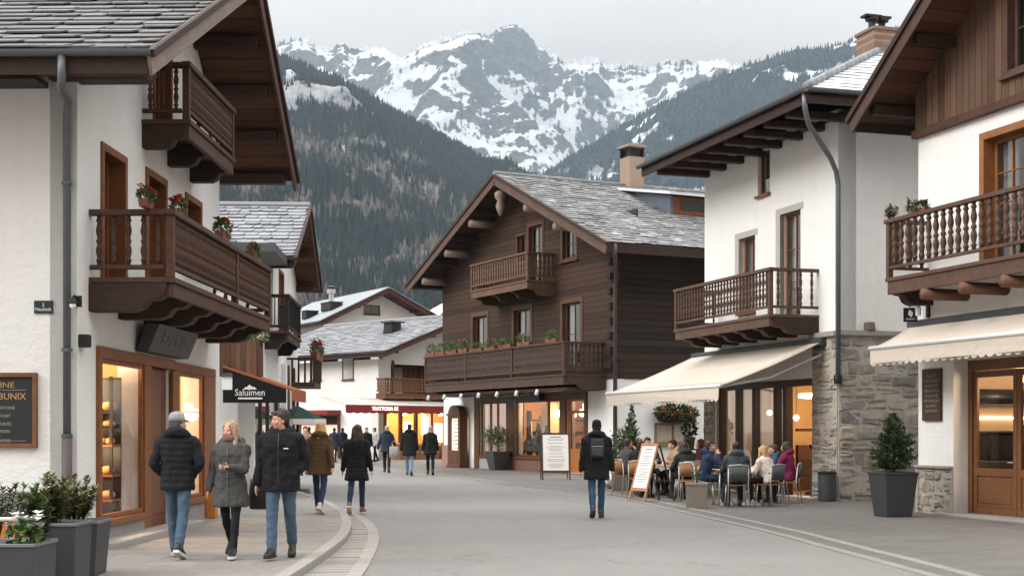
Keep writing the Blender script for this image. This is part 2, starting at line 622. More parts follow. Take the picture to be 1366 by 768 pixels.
def m_hill(name, dk, lt):
    t = NT(name)
    o = t.obj(); c = t.attr('clear')
    n = t.noise(t.map(o, (.012,) * 3), 1, 8, .7)
    s = t.noise(t.map(o, (.035, .012, .02)), 1, 7, .7)
    fine = t.noise(t.map(o, (.12, .12, .06)), 1, 5, .7)
    forest = t.mix(fine, dk, lt)
    bare = t.mix(t.ramp(s, [(.35, 0.), (.65, 1.)]), S(78, 80, 84), S(160, 160, 162))
    grass = t.mix(n, S(92, 84, 78), S(128, 114, 100))
    zz = t.sep(o)[2]
    low = t.ramp(t.math('DIVIDE', zz, 700.), [(.3, 1.), (.52, 0.)])
    bare = t.mix(low, bare, grass)
    high = t.ramp(t.math('DIVIDE', zz, 700.), [(.62, 0.), (.8, 1.)])
    bare = t.mix(t.math('MULTIPLY', high, t.ramp(n, [(.42, 0.), (.55, 1.)])), bare, (.74, .77, .8))
    fac = t.ramp(t.math('ADD', c, t.math('MULTIPLY', t.math('SUBTRACT', fine, .5), .5)), [(.45, 0.), (.58, 1.)])
    t.set(t.mix(fac, forest, bare), .95, 0, .1)
    t.bump(fine, .8, 4.0)
    return t.mat


def crest_pts(px, yd):
    return [((x - CX) / FPX, (HZ - y) / FPX * yd + EYE) for x, y in px]


PEAK = crest_pts([(60, 90), (200, 72), (300, 58), (350, 66), (372, 60), (386, 56), (398, 50), (408, 51), (420, 60), (440, 68), (458, 62), (470, 70), (500, 62), (510, 60), (535, 72),
                  (560, 66), (580, 55), (598, 52), (610, 46), (625, 42), (640, 45), (655, 41), (668, 35), (680, 32), (692, 38), (705, 46), (715, 56), (730, 68), (742, 76), (752, 85), (766, 80), (776, 83),
                  (798, 81), (815, 88), (832, 90), (850, 90), (868, 92), (880, 88), (890, 82), (905, 88), (915, 78), (925, 84), (945, 80), (958, 76), (975, 84), (1010, 92), (1080, 84), (1160, 60), (1260, 40), (1400, 64)], 6500)


def peak_fn(u, v):
    a = -.3 + .64 * u
    y = 3900 + 3300 * v
    x = a * y
    yc = 6450 + 160 * math.sin(a * 23) + 90 * math.sin(a * 57 + 1)
    zc = interp(PEAK, a) * yc / 6500 + 16 * noise.fractal(V((a * 75, 1.3, 0)), .6, 2.0, 5) + 10
    p = V((x, y, 0)) / 900
    rg = noise.ridged_multi_fractal(p + V((3.1, 7.7, 0)), .9, 2.1, 7, 1.0, 2.0)
    fb = noise.fractal(p * 2.3, .8, 2.0, 6)
    if y < yc:
        s = (yc - y) / (yc - 3900)
        z = 380 + (zc - 380) * (1 - s) ** 1.35
        # the spur under the main summit and the snow bowl to its right
        spur = .6 * math.exp(-((a + .012 + .085 * s * 1.4) / .02) ** 2) * 210 * math.sin(min(1, s * 1.9) * math.pi) ** .8 if s < .53 else 0
        spur2 = math.exp(-((a + .05 + .12 * s) / .014) ** 2) * 150 * math.sin(min(1, s * 2.0) * math.pi) if s < .5 else 0
        spur3 = math.exp(-((a - .055 + .06 * s) / .016) ** 2) * 130 * math.sin(min(1, s * 2.0) * math.pi) if s < .5 else 0
        bowl = -150 * math.exp(-((a - .075 + .1 * s) / .05) ** 2) * math.sin(min(1, s * 2.2) * math.pi) if s < .45 else 0
        w = min(1, s * 7)
        z += (spur + spur2 + spur3 + bowl) + w * ((rg - .9) * 175 + fb * 55) * (1 - .35 * s) + (1 - w) * fb * 22
    else:
        z = zc - (y - yc) * .75 + fb * 20
    top = EYE + (zc - EYE) / yc * y * (1 - .012 - .10 * max(0, (yc - y) / (yc - 3900)))
    if y < yc and z > top: z = top - (z - top) * .15
    cl = .19 - (rg - .95) * .36 - .10 * fb - .34 * math.exp(-(((yc - y) / 170) ** 2)) * (.55 + .9 * noise.noise(V((a * 38, y / 300, 4)))) - .26 * math.exp(-((a + .0) / .035) ** 2) * math.exp(-(((zc - z) / zc) / .3) ** 2) + .10 * math.exp(-((a - .08) / .05) ** 2)
    if z < 700: cl -= (700 - z) / 700 * 1.1
    return x, y, z, cl


grid_mesh('snowy_mountain', 640, 300, peak_fn, m_peak())


def forest(name, samples, hill_h, mat, hmin, hmax, seed):
    """one mass of far-off conifers: low cones with a tone each"""
    rg = np.random.default_rng(seed)
    P = np.array(samples); n = len(P)
    h = rg.uniform(hmin, hmax, n) * (0.75 + .5 * rg.random(n)); r = h * rg.uniform(.17, .26, n)
    ang = rg.uniform(0, 6.28, n)
    K = 5
    vs = np.zeros((n, K + 1, 3)); 
    for k in range(K):
        vs[:, k, 0] = P[:, 0] + r * np.cos(ang + 6.2832 * k / K)
        vs[:, k, 1] = P[:, 1] + r * np.sin(ang + 6.2832 * k / K)
        vs[:, k, 2] = P[:, 2] - .5
    vs[:, K, 0] = P[:, 0] + rg.normal(0, .2, n); vs[:, K, 1] = P[:, 1]; vs[:, K, 2] = P[:, 2] + h
    base = (np.arange(n) * (K + 1))[:, None]
    fs = np.stack([np.stack([base[:, 0] + k, base[:, 0] + (k + 1) % K, base[:, 0] + K], 1) for k in range(K)], 1).reshape(-1, 3)
    me = bpy.data.meshes.new(name)
    me.from_pydata(vs.reshape(-1, 3).tolist(), [], fs.tolist())
    at_ = me.attributes.new('rnd', 'FLOAT', 'FACE')
    at_.data.foreach_set('value', np.repeat(rg.random(n), K))
    me.materials.append(mat); me.update()
    o = bpy.data.objects.new(name, me); COL.objects.link(o)
    return o


LEFTH = crest_pts([(-500, 20), (-60, 10), (200, 30), (290, 48), (345, 64), (400, 86), (450, 106), (500, 134), (550, 164), (600, 192), (640, 214), (680, 226), (720, 246), (770, 272), (850, 310), (960, 360), (1100, 420)], 2600)
RIGHTH = crest_pts([(560, 330), (640, 268), (690, 243), (740, 224), (800, 184), (850, 158), (905, 130), (950, 106), (985, 90), (1020, 80), (1060, 66), (1095, 65), (1120, 60), (1150, 50), (1220, 34), (1366, 30), (1700, 40)], 4000)


def bump2(a, b, c, d): return math.exp(-((a - b) / c) ** 2) if d is None else 0


def clearing(x, y, z, sc, seed, thr):
    p = V((x, y, z * 1.4)) / sc + V((seed, seed * 2.3, 0))
    n = noise.fractal(p, .7, 2.0, 6)
    st = noise.fractal(V((x / sc * 5.5, y / sc * 2, z / sc * 1.2)) + V((seed, 0, 3)), .8, 2.0, 4)
    return n * .75 + st * .4 + .5 - thr


def left_fn(u, v):
    a = -.5 + .72 * u
    y = 620 + 2200 * v
    x = a * y
    yc = 2480 + 120 * math.sin(a * 14)
    zc = interp(LEFTH, a) * yc / 2600
    p = V((x, y, 0)) / 420
    rg = noise.ridged_multi_fractal(p + V((1.7, 2.2, 0)), .9, 2.1, 6, 1.0, 2.0)
    fb = noise.fractal(p * 1.9, .8, 2.0, 5)
    if y < yc:
        s = (yc - y) / (yc - 620)
        z = -30 + (zc + 30) * (1 - s) ** 1.12
        w = min(1, s * 6)
        z += w * ((rg - .9) * 48 + fb * 26) * (1 - .6 * s) + (1 - w) * fb * 4
    else:
        z = zc - (y - yc) * .5
    py = HZ - (z - EYE) / y * FPX
    rel = z / max(zc, 1)
    band = math.exp(-((rel - .60) / .2) ** 2) * .34 + math.exp(-((rel - .30) / .15) ** 2) * .22 - max(0, rel - .8) * 1.5
    lowm = max(0, .2 - rel) * 2.0
    cl = clearing(x, y, z, 150, 4.2, .36) * 1.0 + band * 1.0 + lowm * .8
    return x, y, z, cl


def right_fn(u, v):
    a = -.12 + .75 * u
    y = 1500 + 2900 * v
    x = a * y
    yc = 3900 + 130 * math.sin(a * 17)
    zc = interp(RIGHTH, a) * yc / 4000
    p = V((x, y, 0)) / 520
    rg = noise.ridged_multi_fractal(p + V((9.7, 5.2, 0)), .9, 2.1, 6, 1.0, 2.0)
    fb = noise.fractal(p * 1.9, .8, 2.0, 5)
    if y < yc:
        s = (yc - y) / (yc - 1500)
        z = -40 + (zc + 40) * (1 - s) ** 1.1
        w = min(1, s * 6)
        z += w * ((rg - .9) * 60 + fb * 34) * (1 - .6 * s) + (1 - w) * fb * 5
    else:
        z = zc - (y - yc) * .5
    cl = clearing(x, y, z, 190, 8.8, .52) * .95 + .10
    return x, y, z, cl


lo, lv, lc = grid_mesh('forested_hill', 300, 220, left_fn, m_hill('left_slope', (.007, .013, .014), (.022, .034, .032)))
ro, rv, rc = grid_mesh('far_forested_hill', 260, 200, right_fn, m_hill('right_slope', (.007, .015, .018), (.02, .034, .036)))


def scatter(fn, n, thr, seed, ulo, uhi, vlo, vhi, inv=False):
    rg = random.Random(seed); out = []
    while len(out) < n:
        u = rg.uniform(ulo, uhi); v = rg.uniform(vlo, vhi) 
        x, y, z, c = fn(u, v)
        if z < 12: continue
        if inv:
            if c < thr or z > 360 + 60 * rg.random() or rg.random() < .3: continue
        elif c > thr and rg.random() < .88: continue
        out.append((x, y, z))
    return out


CON = m_leaf('far_conifers', (.005, .011, .011), (.022, .034, .031), .9)
BAREM = m_leaf('far_bare_trees', S(58, 55, 54), S(112, 106, 102), .9)
tag(forest('forest', scatter(left_fn, 30000, .47, 3, .35, .82, .1, .9), 0, CON, 6, 15, 5), 'dark conifer forest covering the near mountainside on the left of the valley', 'forest', kind='stuff')
tag(forest('forest', scatter(right_fn, 16000, .47, 4, .1, .75, .35, .9), 0, CON, 10, 17, 6), 'blue hazy conifer forest on the farther ridge right of the snowy peak', 'forest', kind='stuff')

tag(forest('bare_woodland', scatter(left_fn, 9000, .40, 9, .36, .82, .1, .85, True), 0, BAREM, 7, 12, 7), 'grey leafless woodland filling the clearings of the near mountainside', 'woodland', kind='stuff')

# the air: one closed box round everything
hz = MB(); hz.box(-4000, -60, -45, 5200, 7600, 2250)
hm = bpy.data.materials.new('mountain_haze'); hm.use_nodes = True
ht = hm.node_tree; ht.nodes.clear()
hout = ht.nodes.new('ShaderNodeOutputMaterial'); hv = ht.nodes.new('ShaderNodeVolumePrincipled')
hv.inputs['Color'].default_value = (.66, .82, .98, 1); hv.inputs['Density'].default_value = .62e-4
hv.inputs['Anisotropy'].default_value = 0.1
ht.links.new(hv.outputs[0], hout.inputs['Volume'])
HAZE = hz.build('haze', hm)
tag(HAZE, 'thin blue mountain air between the village and the peaks', 'haze', kind='stuff')


# ------------------------------------------------------------------ ground, road, pavements
def m_ground(name, col, pave=None, rotz=0.0, wear=1.0, joint=.5):
    t = NT(name)
    o = t.obj()
    big = t.noise(o, .16, 5, .6)
    mid = t.noise(t.map(o, (1, .35, 1)), 1.1, 6, .65)
    fine = t.noise(o, 55, 4, .7)
    grit = t.noise(o, 230, 2, .6)
    c = t.mix(t.ramp(big, [(.3, 0.), (.7, 1.)]), mul(col, 1 - .14 * wear), mul(col, 1 + .1 * wear))
    c = t.mix(t.math('MULTIPLY', t.ramp(mid, [(.52, 0.), (.75, 1.)]), .4 * wear), c, mul(col, .68))
    c = t.mix(t.math('MULTIPLY', t.ramp(grit, [(.3, 1.), (.7, 0.)]), .3), c, mul(col, .55))
    spot = t.noise(o, 2.6, 6, .75, .5)
    c = t.mix(t.math('MULTIPLY', t.ramp(spot, [(.60, 0.), (.70, 1.)]), .38 * wear), c, mul(col, .6))
    trk = t.noise(t.map(o, (1.1, .05, 1)), 1.0, 4, .6, .3)
    c = t.mix(t.math('MULTIPLY', t.ramp(trk, [(.45, 0.), (.62, 1.)]), .30 * wear), c, mul(col, .78))
    c = t.mix(t.math('MULTIPLY', t.ramp(fine, [(.35, 1.), (.6, 0.)]), .22), c, mul(col, .6))
    mott = t.noise(t.map(o, (1, .6, 1)), 16, 5, .7)
    c = t.mix(t.math('MULTIPLY', t.ramp(mott, [(.38, 1.), (.62, 0.)]), .3 * wear), c, mul(col, .62))
    h = t.math('ADD', fine, t.math('MULTIPLY', grit, .6))
    if pave:
        br = t.n('TexBrick'); br.inputs['Scale'].default_value = 1.0
        br.inputs['Brick Width'].default_value = pave[0]; br.inputs['Row Height'].default_value = pave[1]
        br.inputs['Mortar Size'].default_value = .009; br.inputs['Mortar Smooth'].default_value = .3
        br.inputs['Color1'].default_value = (.82, .81, .8, 1); br.inputs['Color2'].default_value = (1.12, 1.1, 1.08, 1)
        br.inputs['Mortar'].default_value = (.55, .54, .53, 1)
        t.l(t.map(o, (1, 1, 1), (0, 0, 0), (0, 0, rotz)), br.inputs[0])
        c = t.mix(joint, c, br.outputs[0], 'MULTIPLY')
        h = t.math('ADD', h, t.math('MULTIPLY', br.outputs[1], -1.5))
    crack = t.n('TexVoronoi', feature='DISTANCE_TO_EDGE'); crack.inputs['Scale'].default_value = .16
    wn = t.n('TexNoise'); wn.inputs['Scale'].default_value = 1.4; wn.inputs['Detail'].default_value = 5; t.l(o, wn.inputs['Vector'])
    av = t.n('VectorMath', operation='ADD'); t.l(o, av.inputs[0]); 
    sv = t.n('VectorMath', operation='SCALE'); sv.inputs[3].default_value = 1.6; t.l(wn.outputs[1], sv.inputs[0]); t.l(sv.outputs[0], av.inputs[1])
    t.l(av.outputs[0], crack.inputs['Vector'])
    if not pave:
        c = t.mix(t.ramp(crack.outputs[0], [(.0, .5), (.007, 0.)]), c, mul(col, .4))
    t.set(c, t.ramp(big, [(.3, .82), (.75, .62)]), 0, .3)
    t.bump(h, .5, .01)
    return t.mat


def sheet(name, pts, z, mat, thick=.0):
    mb = MB()
    if thick:
        mb.plate([(p[0], p[1]) for p in pts], [], lambda a, b, d: (a, b, d), z, z - thick)
    else:
        tris = tessellate_polygon([[V((p[0], p[1], 0)) for p in pts]])
        vs = [(p[0], p[1], z) for p in pts]
        fs = []
        for t in tris:
            a, b, c = (pts[i] for i in t)
            if (b[0] - a[0]) * (c[1] - a[1]) - (b[1] - a[1]) * (c[0] - a[0]) < 0: t = t[::-1]
            fs.append(tuple(t))
        mb.add(vs, fs)
    o = mb.build(name, mat)
    return tag(o, kind='structure')


def smooth_line(pts, n=8):
    """Catmull-Rom through 2-D points"""
    P = [V((p[0], p[1])) for p in pts]; out = []
    for i in range(len(P) - 1):
        p0 = P[max(i - 1, 0)]; p1 = P[i]; p2 = P[i + 1]; p3 = P[min(i + 2, len(P) - 1)]
        for k in range(n):
            t = k / n
            q = .5 * ((2 * p1) + (p2 - p0) * t + (2 * p0 - 5 * p1 + 4 * p2 - p3) * t * t + (3 * p1 - p0 - 3 * p2 + p3) * t ** 3)
            out.append((q.x, q.y))
    out.append(tuple(P[-1]))
    return out


def offset_line(line, d):
    out = []
    for i, p in enumerate(line):
        a = V(line[max(i - 1, 0)]); b = V(line[min(i + 1, len(line) - 1)])
        t = (b - a).normalized()
        out.append((p[0] - t.y * d, p[1] + t.x * d))
    return out


sheet('ground', [(-2500, -80), (2500, -80), (2500, 3000), (-2500, 3000)], -.03, m_ground('far_ground', (.16, .155, .14)))
ROADM = m_ground('asphalt', S(136, 134, 131))
sheet('road', [(-30, -40), (30, -40), (30, 150), (-30, 150)], -.012, ROADM)
PAVEL = m_ground('left_paving', S(148, 144, 140), (.62, .42), R(3), 1.0, .65)
PAVER = m_ground('right_paving', S(118, 115, 112), (.42, .2), R(-20), 1.2, .65)
KERB = m_plain('granite_kerb', S(148, 144, 139), .85, .18, 3., .3)
GUT = m_plain('gutter_stone', S(140, 136, 131), .85, .18, 5., .35)

KL = smooth_line([(-2.25, -20), (-2.25, 8), (-2.27, 14), (-2.28, 18), (-2.40, 21), (-2.72, 24), (-3.2, 27), (-4.1, 31), (-5.2, 35)])
inner = offset_line(KL, .16)
sheet('left_pavement', [(-14, -20)] + inner[:] + [(-6.2, 36), (-14, 36)], .072, PAVEL, .12)


def strip_blocks(name, line_a, line_b, z0, z1, mat, step=.9, gap=.012):
    """a row of separate-looking stones between two lines"""
    mb = MB()
    acc = 0.0; start = 0
    def lerp(l, d, L):
        return l
    # arc-length resample both lines
    def resample(l, n):
        P = [V(p) for p in l]; ds = [0]
        for a, b in zip(P, P[1:]): ds.append(ds[-1] + (b - a).length)
        out = []; j = 0
        for i in range(n + 1):
            t = ds[-1] * i / n
            while j < len(ds) - 2 and ds[j + 1] < t: j += 1
            f = (t - ds[j]) / max(ds[j + 1] - ds[j], 1e-9)
            out.append(P[j].lerp(P[j + 1], f))
        return out, ds[-1]
    _, L = resample(line_a, 2)
    n = max(2, int(L / step))
    A, _ = resample(line_a, n); B, _ = resample(line_b, n)
    for i in range(n):
        g = gap / step / 2
        a0 = A[i].lerp(A[i + 1], g); a1 = A[i].lerp(A[i + 1], 1 - g); b0 = B[i].lerp(B[i + 1], g); b1 = B[i].lerp(B[i + 1], 1 - g)
        dz = random.uniform(-.003, .003); mb.rnd = random.random()
        mb.hexa([(*a0, z0), (*a1, z0), (*b1, z0), (*b0, z0), (*a0, z1 + dz), (*a1, z1 + dz), (*b1, z1 + dz), (*b0, z1 + dz)])
    o = mb.build(name, mat, bevel=.008)
    return tag(o, kind='structure')


strip_blocks('left_kerb', KL, inner, -.03, .082, KERB, 1.0)
GO = smooth_line([(-1.58, -20), (-1.58, 8), (-1.58, 14), (-1.74, 18), (-1.96, 21), (-2.34, 24), (-2.95, 27), (-4.0, 31), (-5.15, 35)])
GM = [((a[0] + b[0] * 1.0) / 2, (a[1] + b[1]) / 2) for a, b in zip(KL, GO)]
GI = [(a[0] + .01, a[1]) for a in KL]
g1 = [(g[0] - .17, g[1]) for g in GO]
strip_blocks('gutter_edge', g1, GO, -.03, .004, KERB, .9)
strip_blocks('gutter', GI, g1, -.05, -.004, GUT, .26, .03)

KR = smooth_line([(4.75, 4), (4.55, 12), (4.47, 15.3), (4.17, 19), (3.93, 22.1), (3.54, 25.2), (3.02, 29.2), (2.53, 32.7), (1.49, 36.8), (.35, 40.0), (-1.5, 45.8), (-2.9, 51), (-4.6, 57), (-7.5, 66), (-10, 76)])
k2 = offset_line(KR, -.14); k3 = offset_line(KR, -.42); k4 = offset_line(KR, -.56)
KERBD = m_plain('worn_kerb', S(130, 127, 123), .88, .25, 1.6, .35)
strip_blocks('right_kerb', k2, KR, -.03, .006, KERBD, 1.0)
strip_blocks('right_kerb_inner', k4, k3, -.03, .012, KERBD, 1.0)
sheet('kerb_channel', k2 + k3[::-1], -.002, PAVER)
sheet('right_pavement', k4 + [(-10, 90), (40, 90), (40, 4)], .006, PAVER)
# ------------------------------------------------------------------ house building kit
class House:
    """local frame: x along the street facade (rightwards seen from the street), y into the house, z up; origin on the ground at a facade corner"""

    def __init__(self, name, label, corner, xdir):
        xd = V((xdir[0], xdir[1], 0)).normalized()
        self.C = V((corner[0], corner[1], 0)); self.x = xd; self.y = V((-xd.y, xd.x, 0))
        self.rz = math.atan2(xd.y, xd.x)
        self.root = thing(name, label, 'house', self.C, self.rz)
        self.inv = Matrix.Rotation(-self.rz, 4, 'Z') @ Matrix.Translation(-self.C)
        self.mw = Matrix.Translation(self.C) @ Matrix.Rotation(self.rz, 4, 'Z')

    def w(self, x, y, z): return self.mw @ V((x, y, z))

    def hit(self, px, py, y=0.0):
        """(x, z) where a line of sight meets the plane local-y = y"""
        o = self.inv @ V((0, 0, EYE)); d = self.inv.to_3x3() @ ray(px, py)
        t = (y - o.y) / d.y
        p = o + d * t
        return p.x, p.z

    def hitx(self, px, py, x=0.0):
        o = self.inv @ V((0, 0, EYE)); d = self.inv.to_3x3() @ ray(px, py)
        t = (x - o.x) / d.x
        p = o + d * t
        return p.y, p.z

    def front(self, y=0.0): return lambda u, z, d: (u, y + d, z)

    def left(self, x=0.0): return lambda u, z, d: (x + d, -u, z)          # outward normal -x

    def right(self, x=0.0): return lambda u, z, d: (x - d, u, z)          # outward normal +x


def fbox(mb, F, u0, z0, u1, z1, d0, d1):
    """a box on a wall face F, d measured inwards (negative = proud)"""
    if d0 > d1: d0, d1 = d1, d0
    p = [F(u0, z0, d0), F(u1, z0, d0), F(u1, z0, d1), F(u0, z0, d1), F(u0, z1, d0), F(u1, z1, d0), F(u1, z1, d1), F(u0, z1, d1)]
    return mb.hexa(p)


def rect(u0, z0, u1, z1): return [(u0, z0), (u1, z0), (u1, z1), (u0, z1)]


def wall(H, F, outline, holes, mat, name='wall', thick=.35):
    mb = MB(); mb.plate(outline, holes, F, 0.0, thick)
    return mb.build(name, mat, H.root)


def window(H, F, u0, z0, u1, z1, mat=WARMWOOD, name='window', depth=.16, casing=.0, sill=True, nx=2, nz=2, fw=.07, glass=None, curtain=True, casing_mat=None, room=None):
    """timber window set into a hole; casing > 0 adds a proud surround; parts: pane, sill, curtain"""
    glass = glass or GLASSDK
    mb = MB()
    a, b, c, d = u0 + .004, z0 + .004, u1 - .004, z1 - .004
    f0, f1 = depth, depth + .07
    fbox(mb, F, a, b, a + fw, d, f0, f1); fbox(mb, F, c - fw, b, c, d, f0, f1)
    fbox(mb, F, a + fw, d - fw, c - fw, d, f0, f1); fbox(mb, F, a + fw, b, c - fw, b + fw, f0, f1)
    bw = fw * .55
    for i in range(1, nx):
        u = a + fw + (c - a - 2 * fw) * i / nx
        fbox(mb, F, u - bw / 2, b + fw, u + bw / 2, d - fw, f0 + .008, f1 - .006)
    for i in range(1, nz):
        z = b + fw + (d - b - 2 * fw) * i / nz
        fbox(mb, F, a + fw, z - bw / 3, c - fw, z + bw / 3, f0 + .012, f1 - .01)
    if casing:
        k = casing
        fbox(mb, F, u0 - k, z0 - k * .6, u0 + .003, z1 + k, -.03, .02 + depth); fbox(mb, F, u1 - .003, z0 - k * .6, u1 + k, z1 + k, -.03, .02 + depth)
        fbox(mb, F, u0 + .004, z1 - .003, u1 - .004, z1 + k, -.032, .018 + depth)
        fbox(mb, F, u0 + .004, z0 - k * .6, u1 - .004, z0 + .003, -.032, .018 + depth)
    w = mb.build(name, mat, H.root, bevel=.006)
    p = MB(); fbox(p, F, a + fw * .8, b + fw * .8, c - fw * .8, d - fw * .8, f0 + .03, f0 + .036)
    p.build('pane', glass, w)
    if sill:
        s = MB(); fbox(s, F, u0 - casing - .05, z0 - casing * .6 - .06, u1 + casing + .05, z0 - casing * .6 - .002, -.09, .05)
        s.build('sill', casing_mat or mat, w, bevel=.006)
    if curtain:
        for s0, s1 in ((.06, .36), (.64, .94)):
            cb = MB(); ua = a + (c - a) * s0; ub = a + (c - a) * s1; n = 9
            for i in range(n):
                x0 = ua + (ub - ua) * i / n; x1 = ua + (ub - ua) * (i + 1) / n
                q0 = .02 * (i % 2); q1 = .02 * ((i + 1) % 2)
                cb.quad(F(x0, b + fw, f1 + .06 + q0), F(x1, b + fw, f1 + .06 + q1), F(x1, d - fw, f1 + .06 + q1), F(x0, d - fw, f1 + .06 + q0))
            cb.build('curtain', m_cloth('net_curtain', (.62, .6, .56)), w)
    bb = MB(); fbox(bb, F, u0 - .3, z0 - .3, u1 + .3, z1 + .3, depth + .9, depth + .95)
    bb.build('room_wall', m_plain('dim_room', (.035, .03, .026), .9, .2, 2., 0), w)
    return w


def baluster_mesh(h, r, mat, style):
    mb = MB(); mb.sm = style == 'turned'
    if style == 'turned':
        pr = [(.62, 0), (.62, .06), (.9, .08), (.9, .1), (.55, .13), (.75, .2), (1.0, .28), (.8, .36), (.5, .42), (.85, .46), (.85, .5), (.5, .54), (.8, .62), (1.0, .7), (.75, .78), (.55, .86), (.9, .89), (.9, .92), (.62, .94), (.62, 1.0)]
        mb.lathe([(r * a, h * z) for a, z in pr], 8)
    elif style == 'flat':
        t = .02
        prof = [(.8, 0), (.8, .12), (.45, .2), (.95, .36), (.55, .5), (.95, .64), (.45, .8), (.8, .88), (.8, 1)]
        pts = [(r * a, h * z) for a, z in prof] + [(-r * a, h * z) for a, z in prof[::-1]]
        mb.plate(pts, [], lambda a, b, d: (a, d, b), -t / 2, t / 2)
    else:
        mb.box(-r, -r, 0, r, r, h)
    me_o = mb.build('baluster', mat)
    me = me_o.data; bpy.data.objects.remove(me_o)
    return me


def nose_beam(mb, F, u, w, z0, z1, d0, d1, rot=0):
    """a bracket beam with a rounded, undercut nose, running out of the wall from depth d0 to d1 (negative = outwards)"""
    h = z1 - z0; L = d0 - d1
    prof = [(0, z0), (L * .55, z0), (L * .68, z0 + h * .12), (L * .76, z0 + h * .4), (L * .88, z0 + h * .42), (L * .97, z0 + h * .58), (L, z0 + h * .8), (L, z1), (0, z1)]
    mb.plate(prof, [], lambda a, b, d: F(u + d, b, d0 - a), -w / 2, w / 2)


def balcony(H, F, u0, u1, zf, depth, rail_h, mats, style='turned', n_long=30, n_end=5, bal_r=.035, ends=(True, True), brackets=4, br_w=.22, br_h=.34,
            fascia=.2, posts=(), planks=False, deck_mat=None, end_infill=True, zgap=.16, label=None):
    """deck + fascia as the part; rails, posts, balusters and brackets as its sub-parts.  F(u, z, d): d = 0 at the wall, negative outwards"""
    wood, dark = mats
    deck = MB()
    fbox(deck, F, u0, zf - .07, u1, zf, -depth - .03, -.002)
    fbox(deck, F, u0 + .04, zf - .07 - fascia, u1 - .04, zf - .072, -depth, -depth + .07)
    for u in (u0 + .04, u1 - .11):
        fbox(deck, F, u, zf - .07 - fascia, u + .07, zf - .072, -depth + .072, -.002)
    b = deck.build('balcony', deck_mat or wood, H.root, bevel=.008)
    if label: b['label'] = label
    # brackets
    for i in range(brackets):
        u = u0 + .12 + (u1 - u0 - .24) * i / max(brackets - 1, 1)
        m = MB(); nose_beam(m, F, u, br_w, zf - .075 - br_h - (.0 if fascia < .05 else fascia * .35), zf - .075, .0, -depth * .93)
        m.build('bracket', dark, b, bevel=.012)
    zt = zf + rail_h
    pw = .05

    def bar(name, ua, za, ub, zb, da, db):
        m = MB(); fbox(m, F, ua, za, ub, zb, da, db); return m.build(name, wood, b, bevel=.008)
    bar('top_rail', u0 - .04, zt - .075, u1 + .04, zt, -depth - .035, -depth + .085)
    bar('bottom_rail', u0 + .1, zf + zgap - .06, u1 - .1, zf + zgap, -depth + .0, -depth + .06)
    for e, u in ((0, u0), (1, u1)):
        if ends[e]:
            s = .0 if e == 0 else -.12
            bar('top_rail', u + s, zt - .074, u + s + .12, zt - .001, -depth + .088, -.002)
            bar('bottom_rail', u + s + .03, zf + zgap - .06, u + s + .09, zf + zgap, -depth + .11, -.002)
    plist = [u0 + pw, u1 - pw] + list(posts)
    for u in plist:
        bar('post', u - pw, zf, u + pw, zt - .077, -depth - .01, -depth + .09)
    me = baluster_mesh(rail_h - zgap - .077, bal_r, dark if planks else wood, style)

    def put(u, d, turn):
        o = bpy.data.objects.new('baluster', me); COL.objects.link(o); o.parent = b
        p = F(u, zf + zgap, d)
        q = F(u + 1, zf + zgap, d)
        o.location = p
        o.rotation_euler = (0, 0, math.atan2(q[1] - p[1], q[0] - p[0]) + (math.pi / 2 if turn else 0))
    for i in range(n_long):
        u = u0 + .13 + (u1 - u0 - .26) * (i + .5) / n_long
        if any(abs(u - q) < pw + bal_r * .5 for q in plist): continue
        put(u, -depth + .03, False)
    for e, u in ((0, u0 + .06), (1, u1 - .06)):
        if ends[e]:
            for i in range(n_end):
                put(u, -depth + .1 + (depth - .12) * (i + .5) / n_end, True)
    return b


def tiles(mb, P, U, D, ulen, dlen, row, wmin, wmax, rg, thick=.02, lift=.03, ragged=.02):
    """overlapping slates on a roof slope: P = ridge corner, U along the ridge, D down the slope (unit vectors)"""
    N = V(U).cross(V(D)); N.normalize()
    if N.z < 0: N = -N
    flip = V(U).cross(V(D)).z < 0
    rows = int(dlen / row) + 1
    for r in range(rows):
        d1 = min((r + 1) * row, dlen) + ragged * .5
        d0 = r * row - row * .35
        if r == 0: d0 = 0
        u = -rg.uniform(0, wmax)
        while u < ulen:
            w = rg.uniform(wmin, wmax)
            a = max(u, 0); b = min(u + w - .012, ulen)
            if b - a > .04:
                mb.rnd = rg.random()
                e = rg.uniform(-ragged, ragged); l = lift * 1.35 + rg.uniform(-.006, .018)
                c1 = min(.06, (b - a) * .22); t = thick
                def q(uu, dd, nn): return P + U * uu + D * dd + N * nn
                top = [q(a, d0, .004), q(b, d0, .004), q(b, d1 + e - c1, l), q(b - c1, d1 + e, l), q(a + c1, d1 + e, l), q(a, d1 + e - c1, l)]
                low = [p - N * t for p in top]
                n = 6
                fs = [tuple(range(n)), tuple(range(2 * n - 1, n - 1, -1))]
                for i in range(n):
                    j = (i + 1) % n
                    fs.append((i, i + n, j + n, j))
                # orientation: want first face to point along N
                v1 = (top[1] - top[0]).cross(top[2] - top[1])
                if v1.dot(N) < 0: fs = [f[::-1] for f in fs]
                mb.add(top + low, fs)
            u += w
    return mb


def slope_board(H, name, mat, quad, thick, parent=None):
    """a boarded slab under the tiles: quad = 4 local points (top face), thickness downwards along its normal"""
    q = [V(p) for p in quad]
    n = (q[1] - q[0]).cross(q[3] - q[0]).normalized()
    if n.z < 0: q = [q[0], q[3], q[2], q[1]]; n = -n
    mb = MB(); lo_ = [p - n * thick for p in q]
    mb.hexa(lo_ + q)
    return mb.build(name, mat, parent or H.root)


